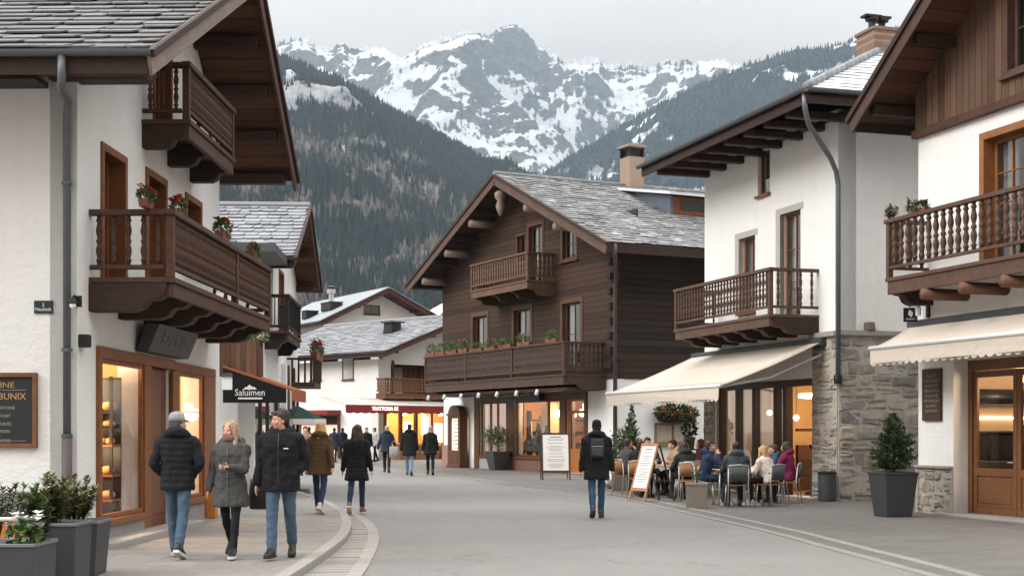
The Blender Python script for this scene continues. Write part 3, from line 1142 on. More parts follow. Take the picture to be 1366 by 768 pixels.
def gable_roof(H, xe0, ze0, xr, zr, xe1, ze1, y0, y1, soffit, slate, barge, seed=1, row=.28, wmin=.22, wmax=.5, thick=.14, gutter0=True, gutter1=False, barge_h=.24, tile=(True, True), purlins=4, fascia_mat=None):
    """ridge runs into the house (local y); (xe0, ze0) and (xe1, ze1) are the two eaves, y0 the overhanging street verge"""
    rg = random.Random(seed)
    roof = slope_board(H, 'roof', soffit, [(xe0, y0, ze0), (xr, y0, zr), (xr, y1, zr), (xe0, y1, ze0)], thick)
    slope_board(H, 'roof_boarding', soffit, [(xr, y0, zr), (xe1, y0, ze1), (xe1, y1, ze1), (xr, y1, zr)], thick, roof)
    for side, (xe, ze) in enumerate(((xe0, ze0), (xe1, ze1))):
        if not tile[side]: continue
        D = V((xe - xr, 0, ze - zr)); L = D.length; D.normalize()
        m = MB(); tiles(m, V((xr, y0 - .03, zr)), V((0, 1, 0)), D, y1 - y0 + .06, L + .05, row, wmin, wmax, rg)
        m.build('roof_slates', slate, roof)
    m = MB(); m.tube([(xr, y0 - .05, zr + .03), (xr, y1, zr + .03)], .09, 8); m.build('ridge_cap', slate, roof)
    # barge boards down both verges
    for xe, ze in ((xe0, ze0), (xe1, ze1)):
        D = V((xe - xr, 0, ze - zr)).normalized()
        s = 1 if xe > xr else -1
        a = V((xr + s * .002, y0 - .025, zr - barge_h * .5 - .03 + .03)); b = V((xe, y0 - .025, ze - barge_h * .5)) + D * .04
        n = V((-D.z, 0, D.x)); n = n if n.z > 0 else -n
        mb = MB(); mb.hexa([p for p in (a - n * barge_h / 2 + V((0, -.025, 0)), b - n * barge_h / 2 + V((0, -.025, 0)), b - n * barge_h / 2 + V((0, .02, 0)), a - n * barge_h / 2 + V((0, .02, 0)),
                                        a + n * barge_h / 2 + V((0, -.025, 0)), b + n * barge_h / 2 + V((0, -.025, 0)), b + n * barge_h / 2 + V((0, .02, 0)), a + n * barge_h / 2 + V((0, .02, 0)))]
                           if s > 0 else [p for p in (b - n * barge_h / 2 + V((0, -.025, 0)), a - n * barge_h / 2 + V((0, -.025, 0)), a - n * barge_h / 2 + V((0, .02, 0)), b - n * barge_h / 2 + V((0, .02, 0)),
                                                      b + n * barge_h / 2 + V((0, -.025, 0)), a + n * barge_h / 2 + V((0, -.025, 0)), a + n * barge_h / 2 + V((0, .02, 0)), b + n * barge_h / 2 + V((0, .02, 0)))])
        o = mb.build('barge_board', barge, roof, bevel=.006)
        mb = MB()
        for p in mb.v: pass
        a2 = a + n * (barge_h * .34) + V((0, -.05, 0)); b2 = b + n * (barge_h * .34) + V((0, -.05, 0))
        mb.beam(a2, b2, .05, barge_h * .3, (0, 0, 1)); mb.build('verge_trim', fascia_mat or DARKWOOD, roof)
    # purlins carried out under the overhang
    for i in range(purlins + 1):
        for side, (xe, ze) in enumerate(((xe0, ze0), (xe1, ze1))):
            if i == 0 and side: continue
            t = i / (purlins + .35)
            x = xr + (xe - xr) * t; z = zr + (ze - zr) * t - thick - .15
            mb = MB(); fw = .1
            mb.box(x - fw, y0 + .12, z - .13, x + fw, .25, z + .06); mb.build('purlin', DARKWOOD, roof, bevel=.02)
    for k, (on, xe, ze) in enumerate(((gutter0, xe0, ze0), (gutter1, xe1, ze1))):
        if not on: continue
        s = -1 if k == 0 else 1
        g = MB(); n = 8; rr = .075; pts = []
        ring = lambda y: [V((xe + s * .07 + rr * math.cos(math.pi + math.pi * j / n), y, ze - .03 + rr * math.sin(math.pi + math.pi * j / n))) for j in range(n + 1)] + \
                         [V((xe + s * .07 + (rr - .012) * math.cos(2 * math.pi - math.pi * j / n), y, ze - .03 + (rr - .012) * math.sin(2 * math.pi - math.pi * j / n))) for j in range(n + 1)]
        g.rings([ring(y1), ring(y0 - .06)])
        g.build('gutter', ZINC, roof)
        fb = MB(); fb.box(xe - .02, y0, ze - thick - .16, xe + .02, y1, ze - .05); fb.build('eave_board', fascia_mat or DARKWOOD, roof)
    return roof


def rubble(H, F, u0, z0, u1, z1, rg, parent, name='stonework', d=-.0, smin=.16, smax=.36, keep=None):
    """coursed rubble: irregular bevelled stones standing proud of a mortar bed"""
    bed = MB(); fbox(bed, F, u0, z0, u1, z1, d - .03, d + .05)
    o = bed.build(name, MORTAR, parent)
    m = MB(); z = z0
    while z < z1 - .03:
        h = min(rg.uniform(smin, smax), z1 - z); u = u0
        if z1 - z - h < .07: h = z1 - z
        while u < u1 - .02:
            w = min(rg.uniform(smin * 1.1, smax * 1.9), u1 - u)
            if u1 - u - w < .08: w = u1 - u
            parts = [(u, z, w, h)]
            if w > .28 and h > .16 and rg.random() < .5:
                k = rg.uniform(.35, .65); parts = [(u, z, w, h * k), (u, z + h * k, w, h * (1 - k))]
            for (a, b, ww, hh) in parts:
                g = .017; j = .03
                m.rnd = rg.random(); pr = rg.uniform(.02, .06)
                c = [(a + g + rg.uniform(-j, j), b + g + rg.uniform(-j, j)), (a + ww * rg.uniform(.4, .6), b + g + rg.uniform(-j, j) * .6), (a + ww - g + rg.uniform(-j, j), b + g + rg.uniform(-j, j)), (a + ww - g + rg.uniform(-j, j) * .5, b + hh * .5),
                     (a + ww - g + rg.uniform(-j, j), b + hh - g + rg.uniform(-j, j)), (a + ww * rg.uniform(.4, .6), b + hh - g + rg.uniform(-j, j) * .6), (a + g + rg.uniform(-j, j), b + hh - g + rg.uniform(-j, j)), (a + g + rg.uniform(-j, j) * .5, b + hh * .5)]
                c = [(min(max(x, u0), u1), min(max(y, z0), z1)) for x, y in c]
                cx = sum(p[0] for p in c) / 8; cy = sum(p[1] for p in c) / 8
                ins = .03
                def inw(p, k): 
                    dx, dy = cx - p[0], cy - p[1]; L = math.hypot(dx, dy) + 1e-6
                    return (p[0] + dx / L * min(k, L * .4), p[1] + dy / L * min(k, L * .4))
                r0 = [F(p[0], p[1], d - .02) for p in c]
                r1 = [F(*inw(p, .008), d - pr * .75) for p in c]
                tl = [rg.uniform(-.018, .018) for _ in c]
                r2 = [F(*inw(p, ins + .012), d - pr - .004 + t) for p, t in zip(c, tl)]
                m.sm = False
                m.rings([r0, r1, r2])
            u += w
        z += h
    m.build('stones', STONE, o)
    return o


def drainpipe(H, pts, r=.05, parent=None, mat=None):
    m = MB(); m.sm = True; m.tube(pts, r, 10); p = m.build('drainpipe', mat or ZINC, parent or H.root)
    return p


def shop_lamp(name, loc, rz, label):
    """small black wall lamp on an arm"""
    t = thing(name, label, 'wall lamp', loc, rz)
    m = MB(); m.box(-.05, -.025, -.07, .05, 0, .07); m.build('wall_plate', BLACKMETAL, t, bevel=.006)
    m = MB(); m.tube([(0, -.02, .02), (0, -.14, .06), (0, -.2, .03)], .012, 6); m.build('arm', BLACKMETAL, t)
    m = MB(); m.lathe([(.02, .03), (.05, .02), (.065, -.03), (.06, -.04)], 10, (0, -.2, 0)); m.build('lamp_shade', BLACKMETAL, t)
    m = MB(); m.ball((0, -.2, -.065), .042, 10, 6); m.build('bulb', m_plain('milk_glass', (.85, .85, .84), .3, .03, 4., 0), t, smooth=True)
    return t


# ------------------------------------------------------------------ awning
def awning(name, label, H, F, u0, u1, zt, zb, out, val, slope_mat=CANVAS, val_mat=None, scallop=.22, frame=True, cassette=True, letters=None):
    """folding-arm awning: canopy, scalloped valance, front bar, arms, cassette.  d negative = outwards"""
    t = thing(name, label, 'awning', H.C, H.rz)
    c = MB(); n = 6; nu = 14
    def P(i, k):
        f = k / n; u = u0 + (u1 - u0) * i / nu
        sag = -.035 * math.sin(f * math.pi) - .012 * math.sin(i * 1.9) * math.sin(f * math.pi)
        return V(F(u, zt + (zb - zt) * f + sag, -.12 - (out - .12) * f))
    vs = [P(i, k) for k in range(n + 1) for i in range(nu + 1)]
    fs = []
    for k in range(n):
        for i in range(nu):
            a = k * (nu + 1) + i
            fs.append((a, a + 1, a + nu + 2, a + nu + 1))
    top = len(vs); lows = [p - V((0, 0, .012)) for p in vs]
    fs2 = [tuple(x + top for x in f[::-1]) for f in fs]
    edge = []
    ring = [i for i in range(nu + 1)] + [k * (nu + 1) + nu for k in range(1, n + 1)] + [n * (nu + 1) + i for i in range(nu - 1, -1, -1)] + [k * (nu + 1) for k in range(n - 1, 0, -1)]
    for a, b in zip(ring, ring[1:] + ring[:1]): edge.append((a, b, b + top, a + top))
    c.sm = True
    c.add(vs + lows, fs + fs2 + edge)
    c.build('canopy', slope_mat, t)
    # scalloped valance
    v = MB(); nn = max(3, int((u1 - u0) / scallop)); outl = [(u1, zb - .02), (u0, zb - .02)]
    k = 8
    for i in range(nn):
        a = u0 + (u1 - u0) * i / nn; b = u0 + (u1 - u0) * (i + 1) / nn
        for j in range(k + (1 if i == nn - 1 else 0)):
            f = j / k
            outl.append((a + (b - a) * f, zb - val + .05 - .05 * math.sin(math.pi * f)))
    v.plate(outl, [], lambda a, b, d: F(a, b, -out - .01 + d + .02 * math.sin(a * 3.1) * (zb - b) / val), -.006, .006)
    vo = v.build('valance', val_mat or slope_mat, t)
    m = MB(); m.sm = True; m.tube([F(u0 - .03, zb, -out), F(u1 + .03, zb, -out)], .045, 10); m.build('front_bar', m_plain('white_aluminium', (.72, .72, .7), .4, .05, 4., 0, .3), t)
    if cassette:
        m = MB(); fbox(m, F, u0 - .05, zt - .1, u1 + .05, zt + .08, -.2, -.003); m.build('cassette', DARKGREY, t, bevel=.02)
    for u in (u0 + .06, u1 - .06) if frame else ():
        m = MB(); mid = V(F(u, (zt + zb) / 2 - .32, -out * .52))
        m.tube([F(u, zt - .3, -.1), mid, F(u, zb - .03, -out)], .028, 6)
        m.build('arm', m_plain('grey_arm', (.3, .29, .28), .5, .05, 4., 0), t)
    return t, vo
# ------------------------------------------------------------------ plants and pots
def leaf(mb, p, d, up, l, w):
    """one folded leaf: two triangles either side of a midrib"""
    d = d.normalized(); s = d.cross(up)
    if s.length < 1e-4: s = d.orthogonal()
    s.normalize(); n = s.cross(d)
    a = p; b = p + d * l * .5 + s * w * .5 + n * w * .15; c = p + d * l; e = p + d * l * .5 - s * w * .5 + n * w * .15
    mb.add([a, b, c, e], [(0, 1, 2), (0, 2, 3)])


def rdir(rg):
    z = rg.uniform(-1, 1); a = rg.uniform(0, 2 * math.pi); r = math.sqrt(1 - z * z)
    return V((r * math.cos(a), r * math.sin(a), z))


def leaf_clump(mb, c, rad, n, l, rg, rmin=0., rmax=1., surf=.45):
    c = V(c)
    for _ in range(n):
        d = rdir(rg); k = surf + (1 - surf) * rg.random()
        p = c + V((d.x * rad[0], d.y * rad[1], d.z * rad[2])) * k
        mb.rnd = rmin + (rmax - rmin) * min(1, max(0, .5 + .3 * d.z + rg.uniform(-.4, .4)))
        leaf(mb, p, (d + rdir(rg) * .8), rdir(rg), l * rg.uniform(.7, 1.3), l * rg.uniform(.45, .8))


def bloom(mb, p, r, rg, n=7):
    for i in range(n):
        a = i * 2 * math.pi / n + rg.uniform(-.3, .3); d = V((math.cos(a), math.sin(a), rg.uniform(.1, .7)))
        mb.rnd = rg.random()
        leaf(mb, V(p), d, V((0, 0, 1)), r, r * .8)


def flower_box(name, label, loc, rz, size, rg, petal=RED, blooms=16, group=None, trough=True, leafmat=LEAF, cat='flowers', trough_mat=None, lift=0.):
    """a small trough or pot with foliage and blossom"""
    t = thing(name, label, cat, loc, rz, group)
    L, W, Hh = size
    if trough:
        m = MB(); m.taper(0, 0, 0, Hh * .42, L * .9, L, W * .8, W); m.build('trough', trough_mat or m_plain('terracotta', S(120, 74, 56), .85, .15, 8., .1), t, bevel=.006)
    m = MB()
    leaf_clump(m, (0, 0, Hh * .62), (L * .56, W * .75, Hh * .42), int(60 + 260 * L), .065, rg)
    m.build('foliage', leafmat, t)
    if petal:
        m = MB()
        for _ in range(blooms):
            p = (rg.uniform(-.5, .5) * L, rg.uniform(-.7, .7) * W, Hh * rg.uniform(.72, 1.12))
            for k in range(4): bloom(m, V(p) + rdir(rg) * .025, .04, rg, 5)
        m.build('blossom', petal, t)
    return t


def conifer_mesh(h, r, n, rg, nl=.06, droop=.15, shape=1.0):
    """foliage of a small conifer: whorls of twigs carrying needles"""
    mb = MB(); tw = MB()
    lv = max(8, int(h / .055))
    for i in range(lv):
        f = i / (lv - 1); z = h * (.04 + .95 * f)
        rr = r * (1 - f) ** shape * rg.uniform(.82, 1.12) * (1 if f > .08 else .8)
        k = max(4, int(n * (1 - f * .75)))
        for j in range(k):
            a = rg.uniform(0, 6.283); L = max(rr * rg.uniform(.7, 1.1), .03)
            d = V((math.cos(a), math.sin(a), .35 - droop * (1 - f) + .5 * f))
            tone = rg.random()
            st = max(3, int(L / .028))
            for q in range(st):
                t = .25 + .75 * q / st
                p = V((0, 0, z)) + d * L * t
                for s in range(3):
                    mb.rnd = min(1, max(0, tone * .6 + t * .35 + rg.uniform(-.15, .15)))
                    leaf(mb, p, d.normalized() * .7 + rdir(rg) * .8 + V((0, 0, .25)), rdir(rg), nl * rg.uniform(.7, 1.2), nl * .28)
    tw.tube([(0, 0, -.1), (0, 0, h * .5), (0, 0, h * .97)], [.022, .014, .004], 6)
    return mb, tw


def pot_tree(name, label, loc, rz, pot, h, r, rg, mat=SPRUCE, potmat=DARKGREY, n=12, nl=.06, shape=.8, group=None, soil=True):
    """pot = (bottom width, top width, height)"""
    t = thing(name, label, 'potted tree', loc, rz, group)
    b, w, ph = pot
    m = MB(); m.taper(0, 0, 0, ph, b, w)
    wt_ = .03
    p = m.build('pot', potmat, t, bevel=.012)
    m = MB(); m.box(-w / 2 - .012, -w / 2 - .012, ph - .035, w / 2 + .012, w / 2 + .012, ph + .004); m.build('rim', potmat, p, bevel=.008)
    m = MB(); m.box(-w / 2 + .03, -w / 2 + .03, ph, w / 2 - .03, w / 2 - .03, ph + .012); m.build('soil', SOIL, p)
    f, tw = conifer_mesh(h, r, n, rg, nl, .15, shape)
    f.build('crown', mat, t, loc=(0, 0, ph)); tw.build('trunk', BARK, t, loc=(0, 0, ph))
    return t


def shrub(name, label, loc, rz, pot, h, r, rg, mat, potmat, n=900, l=.07, cat='potted shrub', grass=False, group=None):
    t = thing(name, label, cat, loc, rz, group)
    b, w, ph = pot
    if ph:
        m = MB(); m.taper(0, 0, 0, ph, b, w); p = m.build('pot', potmat, t, bevel=.012)
        m = MB(); m.box(-w / 2 - .01, -w / 2 - .01, ph - .04, w / 2 + .01, w / 2 + .01, ph + .004); m.build('rim', potmat, p, bevel=.006)
    m = MB()
    if grass:
        for _ in range(n):
            a = rg.uniform(0, 6.28); k = rg.random() ** .6
            p = V((math.cos(a) * k * r * .55, math.sin(a) * k * r * .55, ph + .01))
            d = V((math.cos(a) * k * .55, math.sin(a) * k * .55, 1))
            m.rnd = rg.random(); H_ = h * rg.uniform(.6, 1.05)
            q = p + d * H_ * .6
            s = V((-math.sin(a), math.cos(a), 0)) * .008
            e = p + d * H_ + V((math.cos(a), math.sin(a), -.4)) * k * H_ * .25
            m.add([p - s, p + s, q + s, q - s, e], [(0, 1, 2, 3), (3, 2, 4)])
    else:
        for _ in range(7):
            d = rdir(rg); c = (d.x * r * .4, d.y * r * .4, ph + h * .5 + d.z * h * .28)
            leaf_clump(m, c, (r * .62, r * .62, h * .34), n // 7, l, rg, surf=.3)
    m.build('foliage', mat, t)
    m = MB(); m.tube([(0, 0, ph - .03), (.01, 0, ph + h * .55)], [.02, .008], 6); m.build('stem', BARK, t)
    return t
# ------------------------------------------------------------------ the near left house (bakery)
rgL = random.Random(21)
LH = House('bakery_house', 'large white house with two carved brown balconies above a lit bakery window', (-5.37, 17.6), (.0195, 1))
F = LH.front(); SF = LH.left(0)
LHS = m_planks('brown_soffit_boards', S(88, 58, 42), 0, .22, 1, .5, .6)
WB = (.85, .40, 2.82, 2.50); DO = (3.18, .12, 4.40, 2.50); WC = (4.80, .46, 6.45, 2.49)
U1 = (1.02, 3.52, 1.96, 5.22); U2 = (3.12, 3.52, 4.08, 5.28); U3 = (5.42, 4.25, 6.32, 5.3); UG = (3.5, 6.02, 4.4, 7.5)
zt0, ztr, zt1 = 6.27, 8.66, 6.70
wall(LH, F, [(0, -.1), (7.8, -.1), (7.8, zt1), (5.15, ztr), (0, zt0)], [rect(*q) for q in (WB, DO, WC, U1, U2, U3, UG)], WHITE, thick=.34)
mb = MB(); mb.plate([(-9.5, -.1), (-.34, -.1), (-.34, 6.2), (-9.5, 6.2)], [], SF, 0.0, .3)
fbox(mb, SF, -.34, -.1, -.003, 6.2, .0, .004)
mb.build('side_wall', WHITE, LH.root)
mb = MB(); mb.box(7.5, .34, -.1, 7.8, 9.4, 6.6); mb.build('side_wall', WHITE, LH.root)
mb = MB(); mb.box(.3, 9.2, -.1, 7.5, 9.4, 6.3); mb.build('rear_wall', WHITE, LH.root)
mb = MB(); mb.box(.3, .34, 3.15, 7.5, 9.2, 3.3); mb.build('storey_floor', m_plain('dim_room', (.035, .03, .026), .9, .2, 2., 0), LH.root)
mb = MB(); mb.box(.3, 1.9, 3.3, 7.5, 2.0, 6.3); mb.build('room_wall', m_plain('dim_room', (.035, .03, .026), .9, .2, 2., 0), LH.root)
LROOF = gable_roof(LH, -1.1, 5.97, 5.15, 8.88, 8.7, 6.25, -1.18, 9.6, LHS, SLATE, GREYWOOD, seed=3, row=.33, wmin=.3, wmax=.75, barge_h=.3, tile=(True, False), thick=.13)
for o in [c for c in kids(LROOF) if c.name.startswith('barge_board')][1:]:
    o.data.materials[0] = m_wood('brown_barge_board', S(92, 66, 56), .35)
mb = MB(); mb.box(5.15, -1.2, 8.9, 5.2, 9.6, 8.92)
# bigger slates on the far slope are never seen; a plain covering closes it
mb = MB(); mb.hexa([(5.15, -1.18, 8.9), (8.72, -1.18, 6.25), (8.72, 9.6, 6.25), (5.15, 9.6, 8.9), (5.15, -1.18, 8.96), (8.75, -1.18, 6.31), (8.75, 9.6, 6.31), (5.15, 9.6, 8.96)])
mb.build('roof_covering', SLATE, LROOF)
# carved end of a side beam under the eave, wall plate
mb = MB(); mb.box(-.16, -.9, 5.86, .2, .34, 6.14); mb.build('eave_bracket', DARKWOOD, LH.root, bevel=.05)
mb = MB(); mb.box(-.5, .36, 5.78, .0, 9.4, 5.84); mb.build('soffit', DARKWOOD, LH.root)
for y in (1.15, 3.4, 5.6):
    mb = MB(); mb.sm = True; mb.tube([(-.62, y, 5.9), (.1, y, 5.9)], .085, 10); mb.build('rafter_end', m_wood('log_end', S(110, 74, 58), .3), LH.root)
drainpipe(LH, [(-1.17, -.2, 5.9), (-1.17, -.2, 5.63), (-1.05, -.15, 5.52), (-.22, .04, 5.6 - .02), (-.09, .1, 5.42), (-.09, .1, 1.5)], .049, mat=m_plain('painted_downpipe', S(100, 104, 108), .5, .1, 4., .04, .3))
drainpipe(LH, [(-.09, .1, 1.51), (-.09, .1, .05)], .062, mat=m_plain('brown_cast_pipe', S(84, 74, 74), .6, .1, 4., .04))
mb = MB()
for z in (2.55, 1.5, 4.6): mb.lathe([(.068, z - .02), (.068, z + .02)], 12, (-.09, .1, 0))
mb.build('pipe_clamp', ZINC, LH.root)
mb = MB(); fbox(mb, SF, -9.5, -.1, -.0, .80, -.03, -.002); mb.build('plinth', m_plain('grey_stone_plinth', S(128, 126, 124), .85, .3, 1.6, .4), LH.root, bevel=.01)

# upper windows
for q in (U1, U2): window(LH, F, *q, mat=WARMWOOD, casing=.1, nx=2, nz=3, depth=.2, sill=False)
window(LH, F, *U3, mat=WARMWOOD, casing=.1, nx=2, nz=2, depth=.2)
window(LH, F, *UG, mat=WARMWOOD, casing=.08, nx=2, nz=3, depth=.15, sill=False)
balcony(LH, F, .43, 6.98, 3.5, 1.07, .86, (OLDWOOD, DARKWOOD), 'turned', 52, 5, .042, brackets=6, br_w=.26, br_h=.3, fascia=.17, posts=(4.3,), deck_mat=OLDWOOD)
balcony(LH, F, 2.82, 5.85, 6.02, .68, .82, (m_wood('gable_balcony_timber', S(76, 50, 40), .4), DARKWOOD), 'turned', 26, 3, .04, brackets=3, br_w=.2, br_h=.26, fascia=.2)

# shopfront joinery
mb = MB()
fbox(mb, F, WB[0] - .12, WB[3], DO[2] + .12, WB[3] + .15, -.06, .2)
fbox(mb, F, DO[2] + .12, WC[3], 7.28, WC[3] + .14, -.06, .2)
fbox(mb, F, WB[0] - .12, WB[1], WB[0], WB[3], -.055, .2)
fbox(mb, F, WB[2], .1, DO[0], WB[3], -.055, .03)
fbox(mb, F, DO[2], .1, WC[0], WC[3], -.055, .03)
fbox(mb, F, WC[2], .1, 7.28, WC[3], -.055, .03)
fbox(mb, F, WB[0] - .12, WB[1] - .09, WB[2], WB[1], -.10, .2)
fbox(mb, F, WC[0], WC[1] - .09, WC[2], WC[1], -.10, .2)
SHOP = mb.build('shopfront', WARMWOOD, LH.root, bevel=.01)
for nm, q in (('shop_window', WB), ('shop_window', WC)):
    mb = MB(); fw = .06
    a, b, c, d = q[0] + .003, q[1] + .003, q[2] - .003, q[3] - .003
    fbox(mb, F, a, b, a + fw, d, -.03, .03); fbox(mb, F, c - fw, b, c, d, -.03, .03); fbox(mb, F, a + fw, d - fw, c - fw, d, -.03, .03); fbox(mb, F, a + fw, b, c - fw, b + fw, -.03, .03)
    w = mb.build(nm, WARMWOOD, LH.root, bevel=.006)
    mb = MB(); fbox(mb, F, a + fw * .8, b + fw * .8, c - fw * .8, d - fw * .8, -.004, .004); mb.build('pane', m_glass('shop_glass', (1, 1, 1), .4), w)
mb = MB(); fbox(mb, F, DO[0], DO[1], DO[2], DO[3], .06, .12)
for k in range(2):
    fbox(mb, F, DO[0] + .14, DO[1] + .2 + 1.15 * k, DO[2] - .14, DO[1] + 1.2 + 1.15 * k, .04, .065)
d = mb.build('door', m_wood('dark_shop_door', S(112, 66, 40), .25, .4), LH.root, bevel=.01)
mb = MB(); mb.sm = True; mb.tube([F(DO[0] + .12, 1.0, .01), F(DO[0] + .12, 1.5, .01)], .016, 8); mb.build('handle', STEEL, d)
mb = MB(); fbox(mb, F, .0, -.05, WB[2] + .05, WB[1] - .09, -.05, -.002); mb.build('shop_plinth', m_plain('grey_granite_band', S(138, 136, 134), .8, .2, 5., .3), LH.root, bevel=.006)
mb = MB(); fbox(mb, F, WC[0], -.05, 7.28, WC[1] - .09, -.05, -.002)
mb.build('shop_plinth', m_plain('grey_granite_band', S(138, 136, 134), .8, .2, 5., .3), LH.root, bevel=.006)
mb = MB(); mb.box(.2, -.42, .0, 4.9, -.052, .16); mb.build('doorstep', m_plain('granite_step', S(150, 147, 143), .8, .18, 4., .3), LH.root, bevel=.015)
# the shop room
mb = MB(); mb.box(.36, .36, .06, 7.45, 5.0, .1); mb.build('shop_floor', m_plain('shop_floor_wood', S(150, 110, 78), .5, .2, 3., 0), LH.root)
mb = MB(); mb.box(.36, 4.9, .1, 7.45, 5.0, 3.1); mb.box(7.4, .36, .1, 7.46, 4.9, 3.1); mb.box(.34, .36, .1, .4, 4.9, 3.1); mb.box(.4, .36, 2.95, 7.4, 4.9, 3.1)
mb.box(4.42, .5, .1, 4.5, 4.9, 2.95)
mb.build('shop_wall', CREAMWALL, LH.root)
mb = MB(); mb.box(2.9, 2.0, .1, 4.2, 2.6, 1.1); mb.build('shop_counter', m_plain('white_counter', (.7, .69, .66), .5, .05, 4., 0), LH.root, bevel=.02)
for x, y in ((1.15, .55), (1.5, .75), (2.0, .6), (2.4, .8), (5.4, .8), (6.2, 1.0)):
    mb = MB(); mb.tube([(x, y, 2.95), (x, y, 2.72)], .008, 5); p_ = mb.build('pendant', BLACKMETAL, LH.root)
    mb = MB(); mb.sm = True; mb.ball((x, y, 2.66), .055, 10, 7); mb.build('bulb', BULB, p_)


def lamp(name, loc, power, col=(1, .74, .46), size=.25):
    l = bpy.data.lights.new(name, 'POINT'); l.energy = power; l.color = col; l.shadow_soft_size = size
    o = bpy.data.objects.new(name, l); COL.objects.link(o); o.location = loc
    return o


lamp('bakery_light', LH.w(1.5, 1.0, 2.2), 170)
lamp('bakery_light', LH.w(5.6, 1.2, 2.2), 75)
lamp('bakery_light', LH.w(1.45, .5, 1.3), 22, size=.12)  # added fill that brightens the bread rack; no lamp hangs here
lamp('bakery_light', LH.w(3.6, 2.6, 2.2), 110)

# bread rack and loaves behind the glass
T = thing('display_rack', 'tall black bread rack standing close behind the bakery window', 'shelf', LH.w(2.06, .5, .1), LH.rz)
mb = MB(); mb.box(.16, -.38, 0, .2, .75, 2.2); mb.build('back_panel', BLACKMETAL, T)
SHZ = (.52, .86, 1.27, 1.50, 1.72)
for z in SHZ:
    mb = MB(); mb.box(-.22, -.38, z - .03, .158, .75, z); mb.build('shelf', WARMWOOD if z < 1.3 else BLACKMETAL, T)
for y in (-.37, .71):
    mb = MB(); mb.box(-.2, y, 0, -.16, y + .04, 2.2); mb.build('upright', BLACKMETAL, T)
CRUST = m_plain('bread_crust', S(196, 136, 82), .75, .35, 9., .3)
lob = MB(); lob.sm = True; lob.ball((0, 0, .06), .07, 12, 8, (1.0, 1.5, .85))
lobm = lob.build('loaf', CRUST); loafme = lobm.data; bpy.data.objects.remove(lobm)
kinds = {.52: 'round golden loaf on the bottom board of the bread rack', .86: 'crusty loaf on the wooden shelf second from the bottom of the bread rack', 1.27: 'small bun in the row on the middle shelf of the bread rack',
         1.50: 'pale roll on the black shelf above the buns in the bread rack', 1.72: 'long loaf heaped on the top shelf of the bread rack'}
for z in SHZ:
    n = 7 if z != 1.27 else 9
    for i in range(n):
        o = bpy.data.objects.new('bread_loaf', loafme); COL.objects.link(o)
        yy = .5 - .36 + (i + .5) * 1.05 / n
        p = LH.w(2.06 - .1 + rgL.uniform(-.03, .03), yy, .1 + z - .001)
        o.location = p; o.rotation_euler = (0, 0, LH.rz + rgL.uniform(-.5, .5)); k = (.7 if n == 9 else .95) * rgL.uniform(.85, 1.15); o.scale = (k, k, k * rgL.uniform(.9, 1.25))
        tag(o, kinds[z], 'bread', 'loaves on the bakery rack, %s' % {.52: 'bottom board', .86: 'second shelf', 1.27: 'middle shelf', 1.5: 'fourth shelf', 1.72: 'top shelf'}[z])

# sign box over the shop
T = thing('shop_sign', 'dark grey slanted sign box with faint lettering above the bakery door', 'sign', LH.w(3.72, 0, 2.80), LH.rz)
sgn = MB(); a0, a1 = -1.25, 1.05
sgn.hexa([(a0, -.20, -.12), (a1, -.20, -.12), (a1, -.02, -.12), (a0, -.02, -.12), (a0, -.36, .27), (a1, -.36, .27), (a1, -.16, .27), (a0, -.16, .27)])
sgn.build('panel', m_plain('charcoal_sign', S(52, 52, 50), .5, .1, 5., .05), T, bevel=.01)
rot = Matrix.Translation((-.1, -.285, .075)) @ Matrix.Rotation(R(90 + 22), 4, 'X')
text_mesh('lettering', 'BAUNIC', .3, m_plain('faint_letters', S(98, 96, 92), .5, .05, 4., 0), T, rot, .004, sx=1.3)

# black menu board, street number plate, lamps on the gable-side wall
def on_side(px, py, d=.0):
    y, z = LH.hitx(px, py, -d); return y, z
y0, z0 = on_side(51, 597); y1, z1 = on_side(51, 497)
bw = 1.0; bh = z1 - z0
T = thing('menu_board', 'black menu board in a brown wooden frame on the white wall', 'sign', LH.w(-.002, y0 + bw / 2, z0), LH.rz)
mb = MB(); mb.box(-.05, -bw / 2, 0, -.012, bw / 2, bh)
fr = MB(); k = .055
fr.box(-.06, -bw / 2, 0, 0, -bw / 2 + k, bh); fr.box(-.06, bw / 2 - k, 0, 0, bw / 2, bh); fr.box(-.06, -bw / 2 + k, 0, 0, bw / 2 - k, k); fr.box(-.06, -bw / 2 + k, bh - k, 0, bw / 2 - k, bh)
mb = MB(); mb.box(-.03, -bw / 2 + k, k, -.006, bw / 2 - k, bh - k); pn = mb.build('panel', m_plain('blackboard', (.012, .012, .012), .6, .2, 5., .05), T)
fr.build('frame', m_wood('menu_frame', S(124, 84, 58), .25), T, bevel=.006)
FACE = Matrix(((0, 0, -1, 0), (-1, 0, 0, 0), (0, 1, 0, 0), (0, 0, 0, 1)))   # text plane seen from -x


